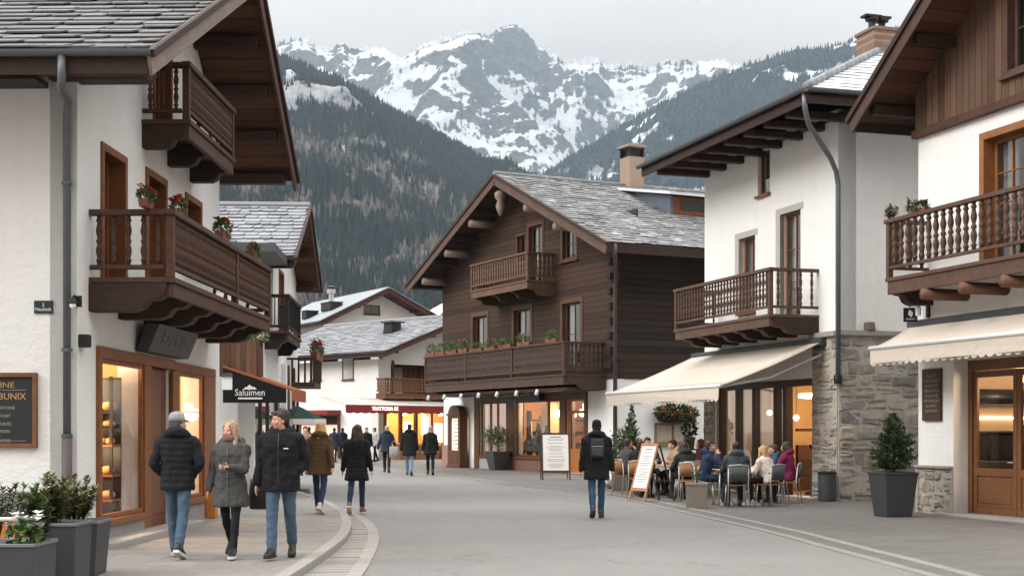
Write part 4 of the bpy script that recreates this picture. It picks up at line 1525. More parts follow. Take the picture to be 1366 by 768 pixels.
def side_text(body, size, mat, y, z, sx=1.0, par=None):
    return text_mesh('lettering', body, size, mat, par, Matrix.Translation((-.034, y, z)) @ FACE, .002, sx=sx)
side_text('CUISINE', .1, m_plain('gold_letters', S(172, 140, 80), .5, .05, 4., 0), 0.0, bh - .155, 1.2, pn)
side_text('COUISABUNIX', .115, TANLET, .02, bh - .295, 1.0, pn)
for i, (s, z) in enumerate((('TOUNLENTONE', .435), ('USEANVOST', .535), ('DANERUNTE', .635), ('SUZETMAN', .725), ('ALTONVIVE', .84))):
    side_text(s, .055, m_plain('chalk_letters', S(150, 150, 146), .7, .05, 4., 0), -.02, bh - z, 1.0, pn)
for z_ in (bh - .215, .085):
    mb = MB(); mb.box(-.034, -.36, z_, -.031, .40, z_ + .005); mb.build('rule', m_plain('chalk_letters', S(150, 150, 146), .7, .05, 4., 0), pn)

y0, z0 = on_side(71, 418); y1, z1 = on_side(46, 401)
T = thing('house_plate', 'small dark green plate with white lettering on the white wall', 'sign', LH.w(-.001, (y0 + y1) / 2, z0), LH.rz)
mb = MB(); mb.box(-.02, y0 - (y0 + y1) / 2, 0, 0, y1 - (y0 + y1) / 2, z1 - z0); pn = mb.build('plate', m_plain('dark_green_enamel', S(22, 40, 40), .35, .05, 4., 0), T, bevel=.004)
for s, z, q in (('2', .105, .06), ('Nauliath', .05, .06)):
    text_mesh('lettering', s, q, WHITELET, pn, Matrix.Translation((-.022, 0, z)) @ FACE, .001)
y, z = on_side(101, 402)
shop_lamp('wall_lamp', LH.w(-.0, y - .03, z), LH.rz - R(90), 'black wall lamp with white bulb under the end of the long balcony')
y, z = on_side(118, 455)
T = thing('security_camera', 'small black camera box fixed at the corner above the bakery window', 'camera', LH.w(0.12, -.0, z), LH.rz)
mb = MB(); mb.box(-.1, -.12, -.07, .06, -.002, .09); mb.build('body', BLACKMETAL, T, bevel=.01)
mb = MB(); mb.box(.06, -.1, -.02, .12, -.03, .06); mb.build('lens_hood', BLACKMETAL, T, bevel=.006)

# geraniums along the rails
for px, py, L, lab in ((216, 283, .34, 'red geranium pot at the corner end of the long balcony rail'), (238, 286, .3, 'second red geranium pot just round the corner of the long balcony rail')):
    x, z = LH.hit(px, py, -.95)
    flower_box('geranium_pot', lab, LH.w(x, -.95 + (.2 if px < 220 else 0), 4.36), LH.rz, (L, .12, .24), rgL, RED, 14, trough=True)
x, z = LH.hit(299, 320, -1.05)
flower_box('geranium_pot', 'bright red geranium pot halfway along the long balcony rail', LH.w(x, -1.02, 4.36), LH.rz, (.42, .14, .3), rgL, RED, 20)
x, z = LH.hit(343, 345, -1.05)
flower_box('geranium_pot', 'faded orange geranium pot at the far end of the long balcony rail', LH.w(x - .1, -1.02, 4.36), LH.rz, (.36, .12, .25), rgL, ORANGE, 14)

# orange box by the shop
p = ground(278, 690, .075)
T = thing('display_box', 'orange painted box standing by the far bakery window', 'box', p, R(4))
mb = MB(); mb.box(-.14, -.16, 0, .14, .16, .36); mb.build('body', m_plain('orange_paint', S(190, 116, 40), .5, .1, 3., .03), T, bevel=.01)
mb = MB(); mb.box(-.12, -.14, .36, .12, .14, .375); mb.build('lid', m_plain('orange_lid', S(160, 90, 30), .5, .1, 3., .03), T)
# ------------------------------------------------------------------ planters and bench in the left foreground
rgP = random.Random(5)


def metal_planter(name, label, loc, rz, w, d, h, taper=.82):
    t = thing(name, label, 'planter', loc, rz)
    m = MB(); b = taper
    m.hexa([(-w / 2 * b, -d / 2 * b, 0), (w / 2 * b, -d / 2 * b, 0), (w / 2 * b, d / 2 * b, 0), (-w / 2 * b, d / 2 * b, 0), (-w / 2, -d / 2, h), (w / 2, -d / 2, h), (w / 2, d / 2, h), (-w / 2, d / 2, h)])
    m.build('box', DARKGREY, t, bevel=.006)
    m = MB()
    for x0, y0, x1, y1 in ((-w / 2 - .012, -d / 2 - .012, w / 2 + .012, -d / 2 + .02), (-w / 2 - .012, d / 2 - .02, w / 2 + .012, d / 2 + .012), (-w / 2 - .012, -d / 2 + .021, -w / 2 + .02, d / 2 - .021), (w / 2 - .02, -d / 2 + .021, w / 2 + .012, d / 2 - .021)):
        m.box(x0, y0, h - .02, x1, y1, h + .008)
    m.build('rim', m_plain('pale_metal_rim', S(128, 132, 136), .4, .08, 4., .03, .6), t, bevel=.004)
    m = MB(); m.box(-w / 2 + .025, -d / 2 + .025, h - .03, w / 2 - .025, d / 2 - .025, h - .022); m.build('soil', SOIL, t)
    return t


def sprig_plant(name, label, loc, h, r, n, rg, mat, l=.11, group=None, upright=.5, cat='plant'):
    """leafy stems, each with leaves in tiers ending in a rosette"""
    t = thing(name, label, cat, loc, rg.uniform(0, 6), group)
    f = MB(); s = MB()
    for i in range(n):
        a = rg.uniform(0, 6.283); k = math.sqrt(rg.random()) if i else 0
        d = V((math.cos(a) * k * r / h, math.sin(a) * k * r / h, 1)).normalized(); L = h * rg.uniform(.65, 1.05) * (1 - .25 * k)
        b = V((math.cos(a) * k * r * .35, math.sin(a) * k * r * .35, 0))
        s.tube([b, b + d * L * .6, b + d * L], [.008, .006, .003], 5)
        tiers = max(5, int(L / .03)); tone = rg.uniform(0, .45)
        for q in range(tiers):
            t_ = .22 + .78 * q / (tiers - 1); p = b + d * L * t_
            for j in range(5):
                aa = rg.uniform(0, 6.283); o = V((math.cos(aa), math.sin(aa), rg.uniform(-.1, .55) + (.7 if q > tiers - 3 else 0)))
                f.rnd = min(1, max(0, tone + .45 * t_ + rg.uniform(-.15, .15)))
                leaf(f, p, o, V((0, 0, 1)), l * rg.uniform(.6, 1.05) * (1.1 - .35 * t_), l * .26)
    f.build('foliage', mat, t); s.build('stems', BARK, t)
    return t


# three dark planters one behind the other
A = at(2, 725, 12.6); metal_planter('metal_planter', 'low wide anthracite planter at the bottom corner with white flowers', (A.x - .08, 12.35, .072), R(0), 1.1, .62, .52, .97)
B = at(94, 708, 13.4); metal_planter('metal_planter', 'square anthracite planter between the low one and the corner one', (B.x - .29, 13.75, .072), R(2), .62, .6, .60, .93)
C_ = at(125, 698, 14.4); metal_planter('metal_planter', 'tall tapered anthracite planter nearest the bakery window', (C_.x - .29, 14.7, .072), R(3), .62, .6, .56, .86)
sprig_plant('evergreen_shrub', 'dark green evergreen sprig in the low planter with the white flowers behind it', (A.x + .34, 12.5, .57), .5, .15, 20, rgP, LEAF)
sprig_plant('evergreen_shrub', 'olive tinged evergreen shrub filling the middle square planter', (B.x - .29, 13.75, .64), .50, .26, 24, rgP, LEAFOLIVE)
sprig_plant('evergreen_shrub', 'yellowish evergreen shrub in the tall tapered planter by the bakery', (C_.x - .29, 14.7, .60), .50, .28, 22, rgP, LEAFOLIVE)
fl = thing('cyclamen', 'white flowering cyclamen in the low planter', 'flowers', (A.x + .34, 12.22, .57))
m = MB(); leaf_clump(m, (0, 0, .1), (.13, .14, .13), 150, .08, rgP); m.build('foliage', LEAF, fl)
m = MB()
for i in range(13):
    p = V((rgP.uniform(-.13, .13), rgP.uniform(-.1, .1), .21 + rgP.uniform(-.05, .07)))
    bloom(m, p, .065, rgP, 6)
m.build('blossom', PETALW, fl)
# white framed bench with slatted back and a folded cushion
bp = at(-12, 720, 11.6)
T = thing('slatted_bench', 'white framed bench with orange wooden slats at the bottom corner', 'bench', (-4.74, 12.95, .072), R(4))
WM = m_plain('white_painted_metal', (.74, .74, .73), .4, .05, 6., 0)
for x in (-.42, .36):
    m = MB(); m.sm = True; m.tube([(x, -.2, 0), (x, -.2, .44), (x + (.05 if x > 0 else 0), .16, .46), (x + (.05 if x > 0 else 0), .24, .66)], .018, 8); m.tube([(x, .2, 0), (x, .17, .45)], .018, 8)
    m.build('leg_frame', WM, T)
m = MB(); m.sm = True; m.tube([(-.42, .24, .665), (.41, .24, .665)], .02, 8); m.build('top_rail', WM, T)
m = MB()
for i in range(9):
    x = -.38 + i * .085; m.beam((x, .21, .49), (x + .03, .235, .64), .045, .012, (0, -1, 0))
m.build('back_slats', m_wood('orange_slats', S(190, 126, 58), .25), T)
m = MB(); m.box(-.42, -.2, .44, .38, .17, .465); m.build('seat', m_wood('orange_slats', S(190, 126, 58), .25), T, bevel=.006)
T = thing('cushion', 'white cushion lying folded on the bench', 'cushion', (-4.98, 13.15, .76), R(4))
m = MB(); m.sm = True; m.ball((0, 0, .045), .05, 14, 8, (4.2, 1.9, 1.1)); m.build('pad', m_cloth('white_cushion', (.72, .71, .68)), T)
# twig of a shrub out of frame to the left
sprig_plant('evergreen_shrub', 'thin evergreen twig against the white wall beside the bench', (at(-8, 700, 14.2).x, 14.3, .4), .75, .28, 12, rgP, LEAF)
# ------------------------------------------------------------------ the cafe house with the stone base (right, middle distance)
rgR = random.Random(33)
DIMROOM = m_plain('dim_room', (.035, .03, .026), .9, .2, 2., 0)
RA = House('cafe_house', 'white house with rubble stone base and hipped slate roof above the cafe tables', (7.26, 31.7), (.2935, -.956))
F = RA.front(); SR = RA.right(0)
TOP = 8.72
W1 = RA.hit(1011, 204) + RA.hit(1027, 257)
W1 = (W1[0], W1[3], W1[2], W1[1])
WA = (-4.95, 4.55, -4.05, 6.45); WD = (-2.72, 4.25, -1.72, 6.75)
OP = (-6.35, .02, -1.14, 2.78)
wall(RA, F, [(-7.03, -.1), (0, -.1), (0, TOP), (-7.03, TOP)], [rect(*W1), rect(*WA), rect(*WD), rect(*OP)], WHITE, thick=.45)
mb = MB(); mb.plate([(.45, -.1), (9.0, -.1), (9.0, TOP), (.45, TOP)], [], SR, .0, .3); fbox(mb, SR, .003, -.1, .45, TOP, .0, .004)
mb.build('side_wall', WHITE, RA.root)
mb = MB(); mb.box(-7.03, .45, -.1, -6.75, 9, TOP); mb.build('side_wall', WHITE, RA.root)
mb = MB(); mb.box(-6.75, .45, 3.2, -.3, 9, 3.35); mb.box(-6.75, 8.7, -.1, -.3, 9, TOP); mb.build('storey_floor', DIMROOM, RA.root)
# hipped roof
ez, sl = 8.72, .5
x0, x1, y0, y1 = -7.6, 1.5, -1.6, 10.5
hx = (x0 + x1) / 2; hh = ez + (x1 - x0) / 2 * sl; ry0 = y0 + (x1 - x0) / 2; ry1 = y1 - (x1 - x0) / 2
SOFF = m_planks('eave_boards', S(74, 52, 42), 0, .2, 1, .5, .6)
mb = MB()
c = [(x0, y0, ez), (x1, y0, ez), (x1, y1, ez), (x0, y1, ez), (hx, ry0, hh), (hx, ry1, hh)]
low = [(a, b, z - .14) for a, b, z in c]
mb.add(c + low, [(0, 1, 4), (1, 2, 5, 4), (2, 3, 5), (3, 0, 4, 5), (7, 6, 10), (8, 7, 10, 11), (9, 8, 11), (6, 9, 11, 10), (0, 6, 7, 1), (1, 7, 8, 2), (2, 8, 9, 3), (3, 9, 6, 0)])
ROOF = mb.build('roof', SOFF, RA.root)


def hip_tiles(ea, eb, apa, apb, seed):
    """slates clipped to a hip slope: eave from ea to eb, upper edge from apa to apb"""
    rg = random.Random(seed); m = MB()
    ea, eb, apa, apb = V(ea), V(eb), V(apa), V(apb)
    U = (eb - ea); L = U.length; U.normalize()
    N = U.cross(apa - ea).normalized()
    if N.z < 0: N = -N
    Dn = U.cross(N); Dn.normalize()
    if Dn.z > 0: Dn = -Dn
    hgt = (apa - ea).dot(-Dn); row = .34; n = int(hgt / row) + 1
    for r in range(n):
        t0 = r * row - .03; t1 = min(t0 + row * 1.35, hgt)
        f = max(t0, 0) / hgt
        a = ea.lerp(apa, f); b = eb.lerp(apb, f); w = (b - a).length; u = 0
        while u < w - .02:
            s = min(rg.uniform(.35, .7), w - u); m.rnd = rg.random()
            l = .035 + rg.uniform(0, .012)
            q = [a + U * u + N * l, a + U * (u + s - .012) + N * l]
            up = -Dn * (t1 - max(t0, 0))
            shrink = 0
            q2 = [q[1] + up - N * (l - .006), q[0] + up - N * (l - .006)]
            # keep the upper corners inside the hip
            f1 = t1 / hgt; a1 = ea.lerp(apa, f1); b1 = eb.lerp(apb, f1)
            for i in (0, 1):
                k = (q2[i] - a1).dot(U); kk = min(max(k, 0), (b1 - a1).length); q2[i] = q2[i] + U * (kk - k)
            top = q + q2
            m.hexa([p - N * .018 for p in top] + top)
            u += s
    return m


hip_tiles(c[1], c[2], c[4], c[5], 5).build('roof_slates', m_slate('slate_under_snow', S(118, 118, 120), .78), ROOF)
hip_tiles(c[0], c[1], c[4], c[4], 6).build('roof_slates', SLATE, ROOF)
hip_tiles(c[3], c[0], c[5], c[4], 7).build('roof_slates', SLATE, ROOF)
mb = MB(); mb.sm = True
for i in range(16):
    a = V(c[1]).lerp(V(c[4]), i / 16); b = V(c[1]).lerp(V(c[4]), (i + 1.25) / 16)
    mb.rnd = rgR.random(); mb.tube([a + V((0, 0, .04)), b + V((0, 0, .075))], [.11, .085], 8)
mb.tube([c[4], c[5]], .1, 8); mb.build('hip_tiles', SLATELITE, ROOF)


def gutter_line(parent, a, b, out, r=.075, name='gutter'):
    a, b, out = V(a), V(b), V(out); n = 8
    g = MB()
    def ring(p): return [p + out * (r * math.cos(math.pi + math.pi * j / n)) + V((0, 0, r * math.sin(math.pi + math.pi * j / n))) for j in range(n + 1)] + \
                        [p + out * ((r - .012) * math.cos(2 * math.pi - math.pi * j / n)) + V((0, 0, (r - .012) * math.sin(2 * math.pi - math.pi * j / n))) for j in range(n + 1)]
    g.rings([ring(a), ring(b)])
    return g.build(name, ZINC, parent)


gutter_line(ROOF, (x0 - .05, y0 - .08, ez - .02), (x1 + .1, y0 - .08, ez - .02), (0, 1, 0))
gutter_line(ROOF, (x1 + .08, y0 - .05, ez - .02), (x1 + .08, y1, ez - .02), (1, 0, 0))
mb = MB(); mb.box(x0, y0 + .0, ez - .3, x1 - .002, y0 + .05, ez - .06); mb.box(x1 - .05, y0 + .052, ez - .3, x1, y1, ez - .06); mb.build('eave_board', DARKWOOD, ROOF)
for i in range(8):
    x = -6.8 + i * 1.02
    mb = MB(); mb.box(x - .11, y0 + .15, ez - .37, x + .11, .3, ez - .2); mb.build('rafter_end', DARKWOOD, ROOF, bevel=.03)
mb = MB(); mb.box(-6.9, -.1, ez - .22, 1.2, .25, ez - .15); mb.build('soffit', SOFF, ROOF)
for i in range(3):
    y = .9 + i * 1.6
    mb = MB(); mb.box(-.1, y - .11, ez - .42, x1 - .15, y + .11, ez - .2); mb.build('rafter_end', DARKWOOD, ROOF, bevel=.03)
mb = MB(); mb.box(-.35, -.1, ez - .17, x1 - .06, 8, ez - .13); mb.build('soffit', SOFF, ROOF)
# chimney
BRICK = m_planks('chimney_brick', S(140, 114, 98), 2, .085, 0, .5, .8)
p = RA.inv @ at(1173, 60, 35.6)
mb = MB(); mb.box(p.x - .42, p.y - .4, 9.4, p.x + .42, p.y + .4, 11.45); ch = mb.build('chimney', BRICK, ROOF, bevel=.01)
mb = MB(); mb.box(p.x - .46, p.y - .44, 11.45, p.x + .46, p.y + .44, 11.53); mb.build('chimney_cap', m_plain('mortar_cap', S(120, 104, 94), .9, .2, 8., .2), ch, bevel=.01)
for dx, dy, h in ((.15, -.3, .2), (-.05, .1, .25)):
    mb = MB(); mb.lathe([(.09, 11.53), (.09, 11.53 + h), (.17, 11.53 + h), (.17, 11.6 + h)], 10, (p.x + dx, p.y + dy, 0)); mb.box(p.x + dx - .14, p.y + dy - .25, 11.6 + h, p.x + dx + .14, p.y + dy + .2, 11.66 + h)
    mb.build('cowl', BLACKMETAL, ch, bevel=.01)
# rain pipe round the corner
drainpipe(RA, [(1.42, -1.62, 8.68), (1.42, -1.6, 8.3), (1.25, -1.42, 8.02), (.35, -.4, 7.55), (.12, -.12, 7.3), (.1, -.06, 7.0), (.1, -.06, 2.75)], .058, mat=m_plain('zinc_pipe', S(112, 118, 122), .45, .12, 3., .04, .5))
mb = MB(); mb.lathe([(.09, 2.6), (.1, 2.7), (.09, 2.8)], 10, (.1, -.06, 0)); mb.build('pipe_shoe', BLACKMETAL, RA.root)
# windows
STONEFR = m_plain('grey_stone_surround', S(178, 174, 166), .85, .1, 4., .2)
window(RA, F, *W1, mat=WARMWOOD, nx=1, nz=1, depth=.08, curtain=False)
window(RA, F, *WA, mat=WARMWOOD, nx=2, nz=2, depth=.15)
window(RA, F, *WD, mat=WARMWOOD, nx=2, nz=3, depth=.15, sill=False)
for q in (WA, WD):
    mb = MB(); k = .22
    fbox(mb, F, q[0] - k, q[1], q[0] - .0, q[3] + k * .7, -.012, .1); fbox(mb, F, q[0] + .001, q[3] + .0, q[2] + k * .6, q[3] + k * .7, -.012, .1); 
    mb.build('window_surround', STONEFR, RA.root)
balcony(RA, F, -6.18, -.84, 4.2, 1.25, 1.05, (m_wood('balcony_timber', S(90, 68, 56), .4), DARKWOOD), 'turned', 30, 4, .042, brackets=6, br_w=.22, br_h=.3, fascia=.2, zgap=.2)
# rubble stone base
rubble(RA, SR, .0, -.05, 5.2, 3.68, rgR, RA.root, smin=.2, smax=.36)
rubble(RA, F, -1.12, -.05, -.001, 3.66, rgR, RA.root, smin=.16, smax=.34)
rubble(RA, F, -7.02, -.05, -6.4, 2.9, rgR, RA.root, smin=.16, smax=.32)
mb = MB(); mb.box(-.0, -.09, 3.68, .12, 5.2, 3.8); mb.box(-1.15, -.12, 3.67, -.0, -.004, 3.79); mb.build('stone_ledge', m_plain('ledge_stone', S(150, 146, 138), .9, .2, 6., .3), RA.root, bevel=.015)
p = RA.w(.05, .75, 3.8)
T = thing('stone_block', 'small brown stone block sitting on the grey ledge beside the rain pipe', 'stone', p, RA.rz)
mb = MB(); mb.taper(0, 0, 0, .19, .22, .19); mb.build('block', m_plain('brown_stone', S(112, 100, 88), .9, .25, 9., .4), T, bevel=.02)
# cafe front: timber posts, panes, open doorway
CF = m_wood('dark_cafe_timber', S(66, 48, 38), .3, .5)
mb = MB(); P_ = [-6.35, -5.3, -4.35, -3.2, -2.72, -1.14]
fbox(mb, F, OP[0] + .004, 2.62, OP[2] - .004, 2.77, .1, .3)
for u in P_[1:-1]: fbox(mb, F, u - .08, .02, u + .08, 2.62, .1, .3)
fbox(mb, F, OP[0] + .004, .02, OP[0] + .12, 2.62, .1, .3); fbox(mb, F, OP[2] - .1, .02, OP[2] - .004, 2.62, .1, .3)
CFO = mb.build('cafe_front', CF, RA.root, bevel=.008)
for a, b in ((-6.23, -5.38), (-5.22, -4.43), (-4.27, -3.28), (-3.12, -2.80)):
    mb = MB(); fbox(mb, F, a, .04, b, .5, .14, .24); fr = mb.build('shop_window', CF, RA.root)
    mb = MB(); fbox(mb, F, a, .5, b, 2.62, .18, .188); mb.build('pane', m_glass('cafe_glass', (.72, .74, .74), 2.2), fr)
mb = MB(); mb.box(-6.7, .5, 0, -.5, 8.6, .03); mb.build('cafe_floor', m_plain('cafe_floor_wood', S(110, 78, 54), .5, .2, 3., 0), RA.root)
mb = MB(); mb.box(-6.7, 5.0, .03, -.5, 5.1, 3.2); mb.box(-6.74, .5, .03, -6.68, 5, 3.2); mb.box(-.5, .5, .03, -.44, 5, 3.2); mb.box(-6.68, .46, 3.1, -.5, 5, 3.2)
mb.build('cafe_wall', m_plain('cafe_interior_wall', S(196, 162, 116), .8, .12, 2., 0), RA.root)
mb = MB(); mb.box(-4.6, 2.6, .03, -2.2, 3.3, 1.15); mb.build('bar_counter', m_wood('bar_wood', S(104, 66, 40), .3), RA.root, bevel=.02)
mb = MB(); mb.box(-4.75, 1.5, .03, -4.6, 4.9, 1.2); mb.box(-4.75, 1.5, 1.55, -4.6, 4.9, 1.62); mb.build('back_bar', m_planks('back_bar_shelves', S(70, 46, 30), 2, .4, 0), RA.root)
for x, y, z, L in ((-2.6, 1.6, 2.45, .9), (-4.4, 1.9, 2.45, .9)):
    mb = MB(); mb.tube([(x, y, 3.1), (x, y, z + .1)], .01, 5); p_ = mb.build('pendant', BLACKMETAL, RA.root)
    mb = MB(); mb.sm = True; mb.lathe([(.3, z - .06), (.45, z - .04), (.45, z + .06), (.3, z + .08)], 16, (x, y, 0)); mb.build('lamp_shade', STRIP, p_)
for x, y, z in ((-3.6, .9, 1.95), (-2.0, 2.9, 1.9), (-5.6, 1.2, 2.1)):
    mb = MB(); mb.tube([(x, y, 3.1), (x, y, z)], .008, 5); p_ = mb.build('pendant', BLACKMETAL, RA.root)
    mb = MB(); mb.sm = True; mb.ball((x, y, z - .06), .07, 10, 7); mb.build('bulb', BULB, p_)
lamp('cafe_light', RA.w(-2.3, 2.0, 2.2), 150); lamp('cafe_light', RA.w(-4.8, 2.6, 2.2), 45)
awning('cafe_awning', 'large cream awning with scalloped edge shading the cafe tables', RA, F, -7.45, -.5, 3.58, 2.55, 2.66, .34)

# ------------------------------------------------------------------ the nearest right house
RB = House('corner_house', 'nearest right house with brown boarded gable, carved balcony and wooden glazed shop doors', (7.79, 27.3), (.2935, -.956))
F = RB.front()
x0, zc0 = -.73, 7.67; sl = .66; xr = 4.2; zr = zc0 + (xr - x0) * sl; x1 = 9.13
UW = (2.08, 4.44, 3.5, 6.72); GW = (2.85, 7.75, 4.3, 9.2)
DR = (1.14, .0, 5.2, 2.85)
wall(RB, F, [(0, -.1), (8.4, -.1), (8.4, 7.3), (0, 7.3)], [rect(*UW), rect(*DR)], WHITE, thick=.4)
CLAD = m_planks('brown_gable_boards', S(94, 70, 55), 0, .19, 2, .55, .8)
wall(RB, F, [(0, 7.28), (8.4, 7.28), (8.4, 8.0), (xr, zr - .2), (0, 8.0)], [rect(*GW)], CLAD, 'gable_cladding', .3).location = (0, -.07, 0)
mb = MB(); fbox(mb, F, -.05, 7.14, 8.45, 7.29, -.13, -.002); mb.build('drip_board', m_wood('drip_board', S(84, 54, 42), .3), RB.root, bevel=.01)
mb = MB(); mb.box(0, .4, -.1, .3, 9, 7.9); mb.box(8.1, .4, -.1, 8.4, 9, 7.9); mb.box(.3, 8.7, -.1, 8.1, 9, 7.9); mb.build('side_wall', WHITE, RB.root)
mb = MB(); mb.box(.3, .4, 3.3, 8.1, 8.7, 3.45); mb.box(.3, 2.2, 3.45, 8.1, 2.3, 9); mb.build('storey_floor', DIMROOM, RB.root)
gable_roof(RB, x0, zc0, xr, zr, x1, zc0, -1.0, 9.5, m_planks('verge_soffit', S(92, 60, 46), 0, .24, 1, .5, .7), SLATESNOW, m_wood('red_brown_barge', S(80, 60, 51), .35), seed=9, barge_h=.34, tile=(True, False), thick=.14, purlins=3)
window(RB, F, *UW, mat=m_wood('honey_window_wood', S(150, 100, 60), .3, .45), casing=.13, nx=3, nz=4, depth=.2, sill=False, casing_mat=WARMWOOD)
GF = lambda u, z, d: F(u, z, d - .07)
window(RB, GF, *GW, mat=m_wood('brown_barge_board', S(92, 66, 56), .35), casing=.14, nx=2, nz=2, depth=.12)
LOG = m_wood('log_end', S(110, 74, 58), .3)
bal = balcony(RB, F, .27, 7.2, 4.42, .87, 1.1, (m_wood('carved_balcony_timber', S(90, 66, 55), .4), DARKWOOD), 'turned', 30, 3, .058, brackets=2, br_w=.24, br_h=.34, fascia=.24, zgap=.22)
for i in range(5):
    u = 1.55 + i * 1.15
    mb = MB(); mb.sm = True; mb.tube([F(u, 4.01, .1), F(u, 4.01, -.92)], .105, 12); mb.build('log_bracket', LOG, bal)
rubble(RB, F, .0, -.05, 1.139, .86, rgR, RB.root, smin=.13, smax=.27)
rubble(RB, RB.left(0), -.4, -.05, .05, .86, rgR, RB.root, smin=.13, smax=.27)
mb = MB(); fbox(mb, F, -.03, .86, 1.136, .91, -.09, -.003); mb.build('stone_ledge', m_plain('ledge_stone', S(150, 146, 138), .9, .2, 6., .3), RB.root, bevel=.01)
# glazed shop doors
DWD = m_wood('honey_shop_door', S(122, 82, 54), .28, .45)
mb = MB(); fbox(mb, F, 1.145, 2.66, 5.195, 2.845, .3, .42); fbox(mb, F, 1.145, .0, 1.27, 2.66, .3, .42); fbox(mb, F, 5.07, .0, 5.195, 2.66, .3, .42)
mb.build('door_frame', DWD, RB.root, bevel=.008)
for i in range(3):
    a = 1.28 + i * 1.265; b = a + 1.25; k = .1
    mb = MB()
    fbox(mb, F, a, .03, a + k, 2.65, .33, .39); fbox(mb, F, b - k, .03, b, 2.65, .33, .39); fbox(mb, F, a + k, 2.53, b - k, 2.65, .33, .39); fbox(mb, F, a + k, .03, b - k, .17, .33, .39); fbox(mb, F, a + k, .74, b - k, .88, .33, .39)
    fbox(mb, F, a + k, .17, b - k, .74, .352, .375)
    fbox(mb, F, a + k + .08, .25, b - k - .08, .66, .34, .36)
    d = mb.build('glazed_door', DWD, RB.root, bevel=.008)
    mb = MB(); fbox(mb, F, a + k, .88, b - k, 2.53, .355, .363); mb.build('pane', m_glass('shop_glass', (1, 1, 1), .4), d)
    mb = MB(); mb.sm = True; mb.tube([F(b - .05, 1.0, .32), F(b - .05, 1.0, .27), F(b - .17, 1.0, .27)], .011, 6); mb.build('handle', STEEL, d)
mb = MB(); mb.box(1.0, -.25, .0, 5.4, .33, .05); mb.build('door_step', m_plain('granite_step', S(150, 147, 143), .8, .18, 4., .3), RB.root, bevel=.01)
mb = MB(); mb.box(.35, .45, .0, 8.05, 5.0, .03); mb.build('shop_floor', m_plain('shop_floor_wood', S(150, 110, 78), .5, .2, 3., 0), RB.root)
mb = MB(); mb.box(.3, 3.6, .03, 8.05, 3.7, 3.2); mb.box(.3, .41, .03, .36, 3.6, 3.2); mb.box(.36, .41, 3.05, 8.05, 3.6, 3.2); mb.build('shop_wall', m_plain('tan_interior_wall', S(186, 160, 130), .8, .1, 2., 0), RB.root)
mb = MB(); mb.box(.4, .55, .03, .98, 3.4, 1.0); mb.build('shop_counter', m_plain('dark_counter', S(60, 48, 40), .5, .1, 3., 0), RB.root, bevel=.02)
mb = MB(); mb.box(.45, 1.0, 1.0, .9, 1.75, 1.5); mb.box(.42, .96, 1.5, .95, 1.8, 1.56); mb.build('coffee_machine', BLACKMETAL, RB.root, bevel=.03)
mb = MB(); mb.sm = True; mb.tube([(.62, .5, 2.2), (.62, 3.0, 2.2)], .15, 12); mb.build('duct', BLACKMETAL, RB.root)
for x, y, z in ((1.9, .9, 2.55), (3.1, .9, 2.55)):
    mb = MB(); mb.tube([(x, y, 3.05), (x, y, z)], .008, 5); p_ = mb.build('pendant', BLACKMETAL, RB.root)
    mb = MB(); mb.sm = True; mb.ball((x, y, z - .06), .06, 10, 7); mb.build('bulb', BULB, p_)
mb = MB(); mb.box(.365, 1.0, 1.78, .4, 3.2, 1.83); mb.build('light_strip', STRIP, RB.root)
lamp('shop_light', RB.w(2.0, 1.0, 2.4), 55); lamp('shop_light', RB.w(1.4, 2.8, 2.2), 30)
awning('shop_awning', 'cream scalloped awning over the wooden glazed doors of the nearest right house', RB, F, -.05, 6.5, 3.58, 3.12, 1.0, .34, frame=False)
# plaque on the pier, hanging sign and lamp at the corner
T = thing('brass_plaque', 'brown wooden plaque with engraved lines on the white pier', 'sign', RB.w(.5, -.0, 1.75), RB.rz)
mb = MB(); mb.box(-.3, -.06, 0, .3, -.0, .98); pn = mb.build('board', m_wood('plaque_wood', S(74, 56, 44), .25), T, bevel=.015)
TXF = Matrix(((1, 0, 0, 0), (0, 0, -1, 0), (0, 1, 0, 0), (0, 0, 0, 1)))
PLT = m_plain('pale_engraving', S(150, 136, 120), .6, .05, 4., 0)
for i, (s, w) in enumerate((('ILLIT', 1.9), ('OLEUBIA', 1.5), ('MALISTE', 1.5), ('BENUSTO', 1.4), ('CALISTE', 1.5), ('MONELA', 1.6), ('LUNET', 1.6), ('SAVEO', 1.8))):
    text_mesh('engraving', s, .075, PLT, pn, Matrix.Translation((.02, -.063, .84 - i * .094)) @ TXF, .002, sx=w)
p = RB.hit(1234, 420, .0)
T = thing('corner_lamp', 'black bracket lamp on the corner above the right awning', 'wall lamp', RB.w(.35, -.0, 3.85), RB.rz)
mb = MB(); mb.box(-.05, -.04, -.15, .05, 0, .15); mb.build('wall_plate', BLACKMETAL, T, bevel=.006)
mb = MB(); mb.sm = True; mb.tube([(0, -.03, .1), (0, -.16, .16), (-.02, -.22, .05)], .018, 6); mb.build('arm', BLACKMETAL, T)
mb = MB(); mb.lathe([(.05, -.12), (.06, .04), (.03, .06)], 8, (-.02, -.22, 0)); mb.build('lantern', m_plain('milk_glass', (.85, .85, .84), .3, .03, 4., 0), T)
T = thing('hanging_sign', 'small square black sign with a white emblem hanging beside the corner lamp', 'sign', RB.w(.22, -.32, 3.62), RB.rz)
VD = Matrix.Rotation(-RB.rz, 4, 'Z')
mb = MB(); mb.box(-.13, -.012, 0, .13, .012, .27); pl = mb.build('plate', BLACKMETAL, T, bevel=.004, rot=(0, 0, -RB.rz))
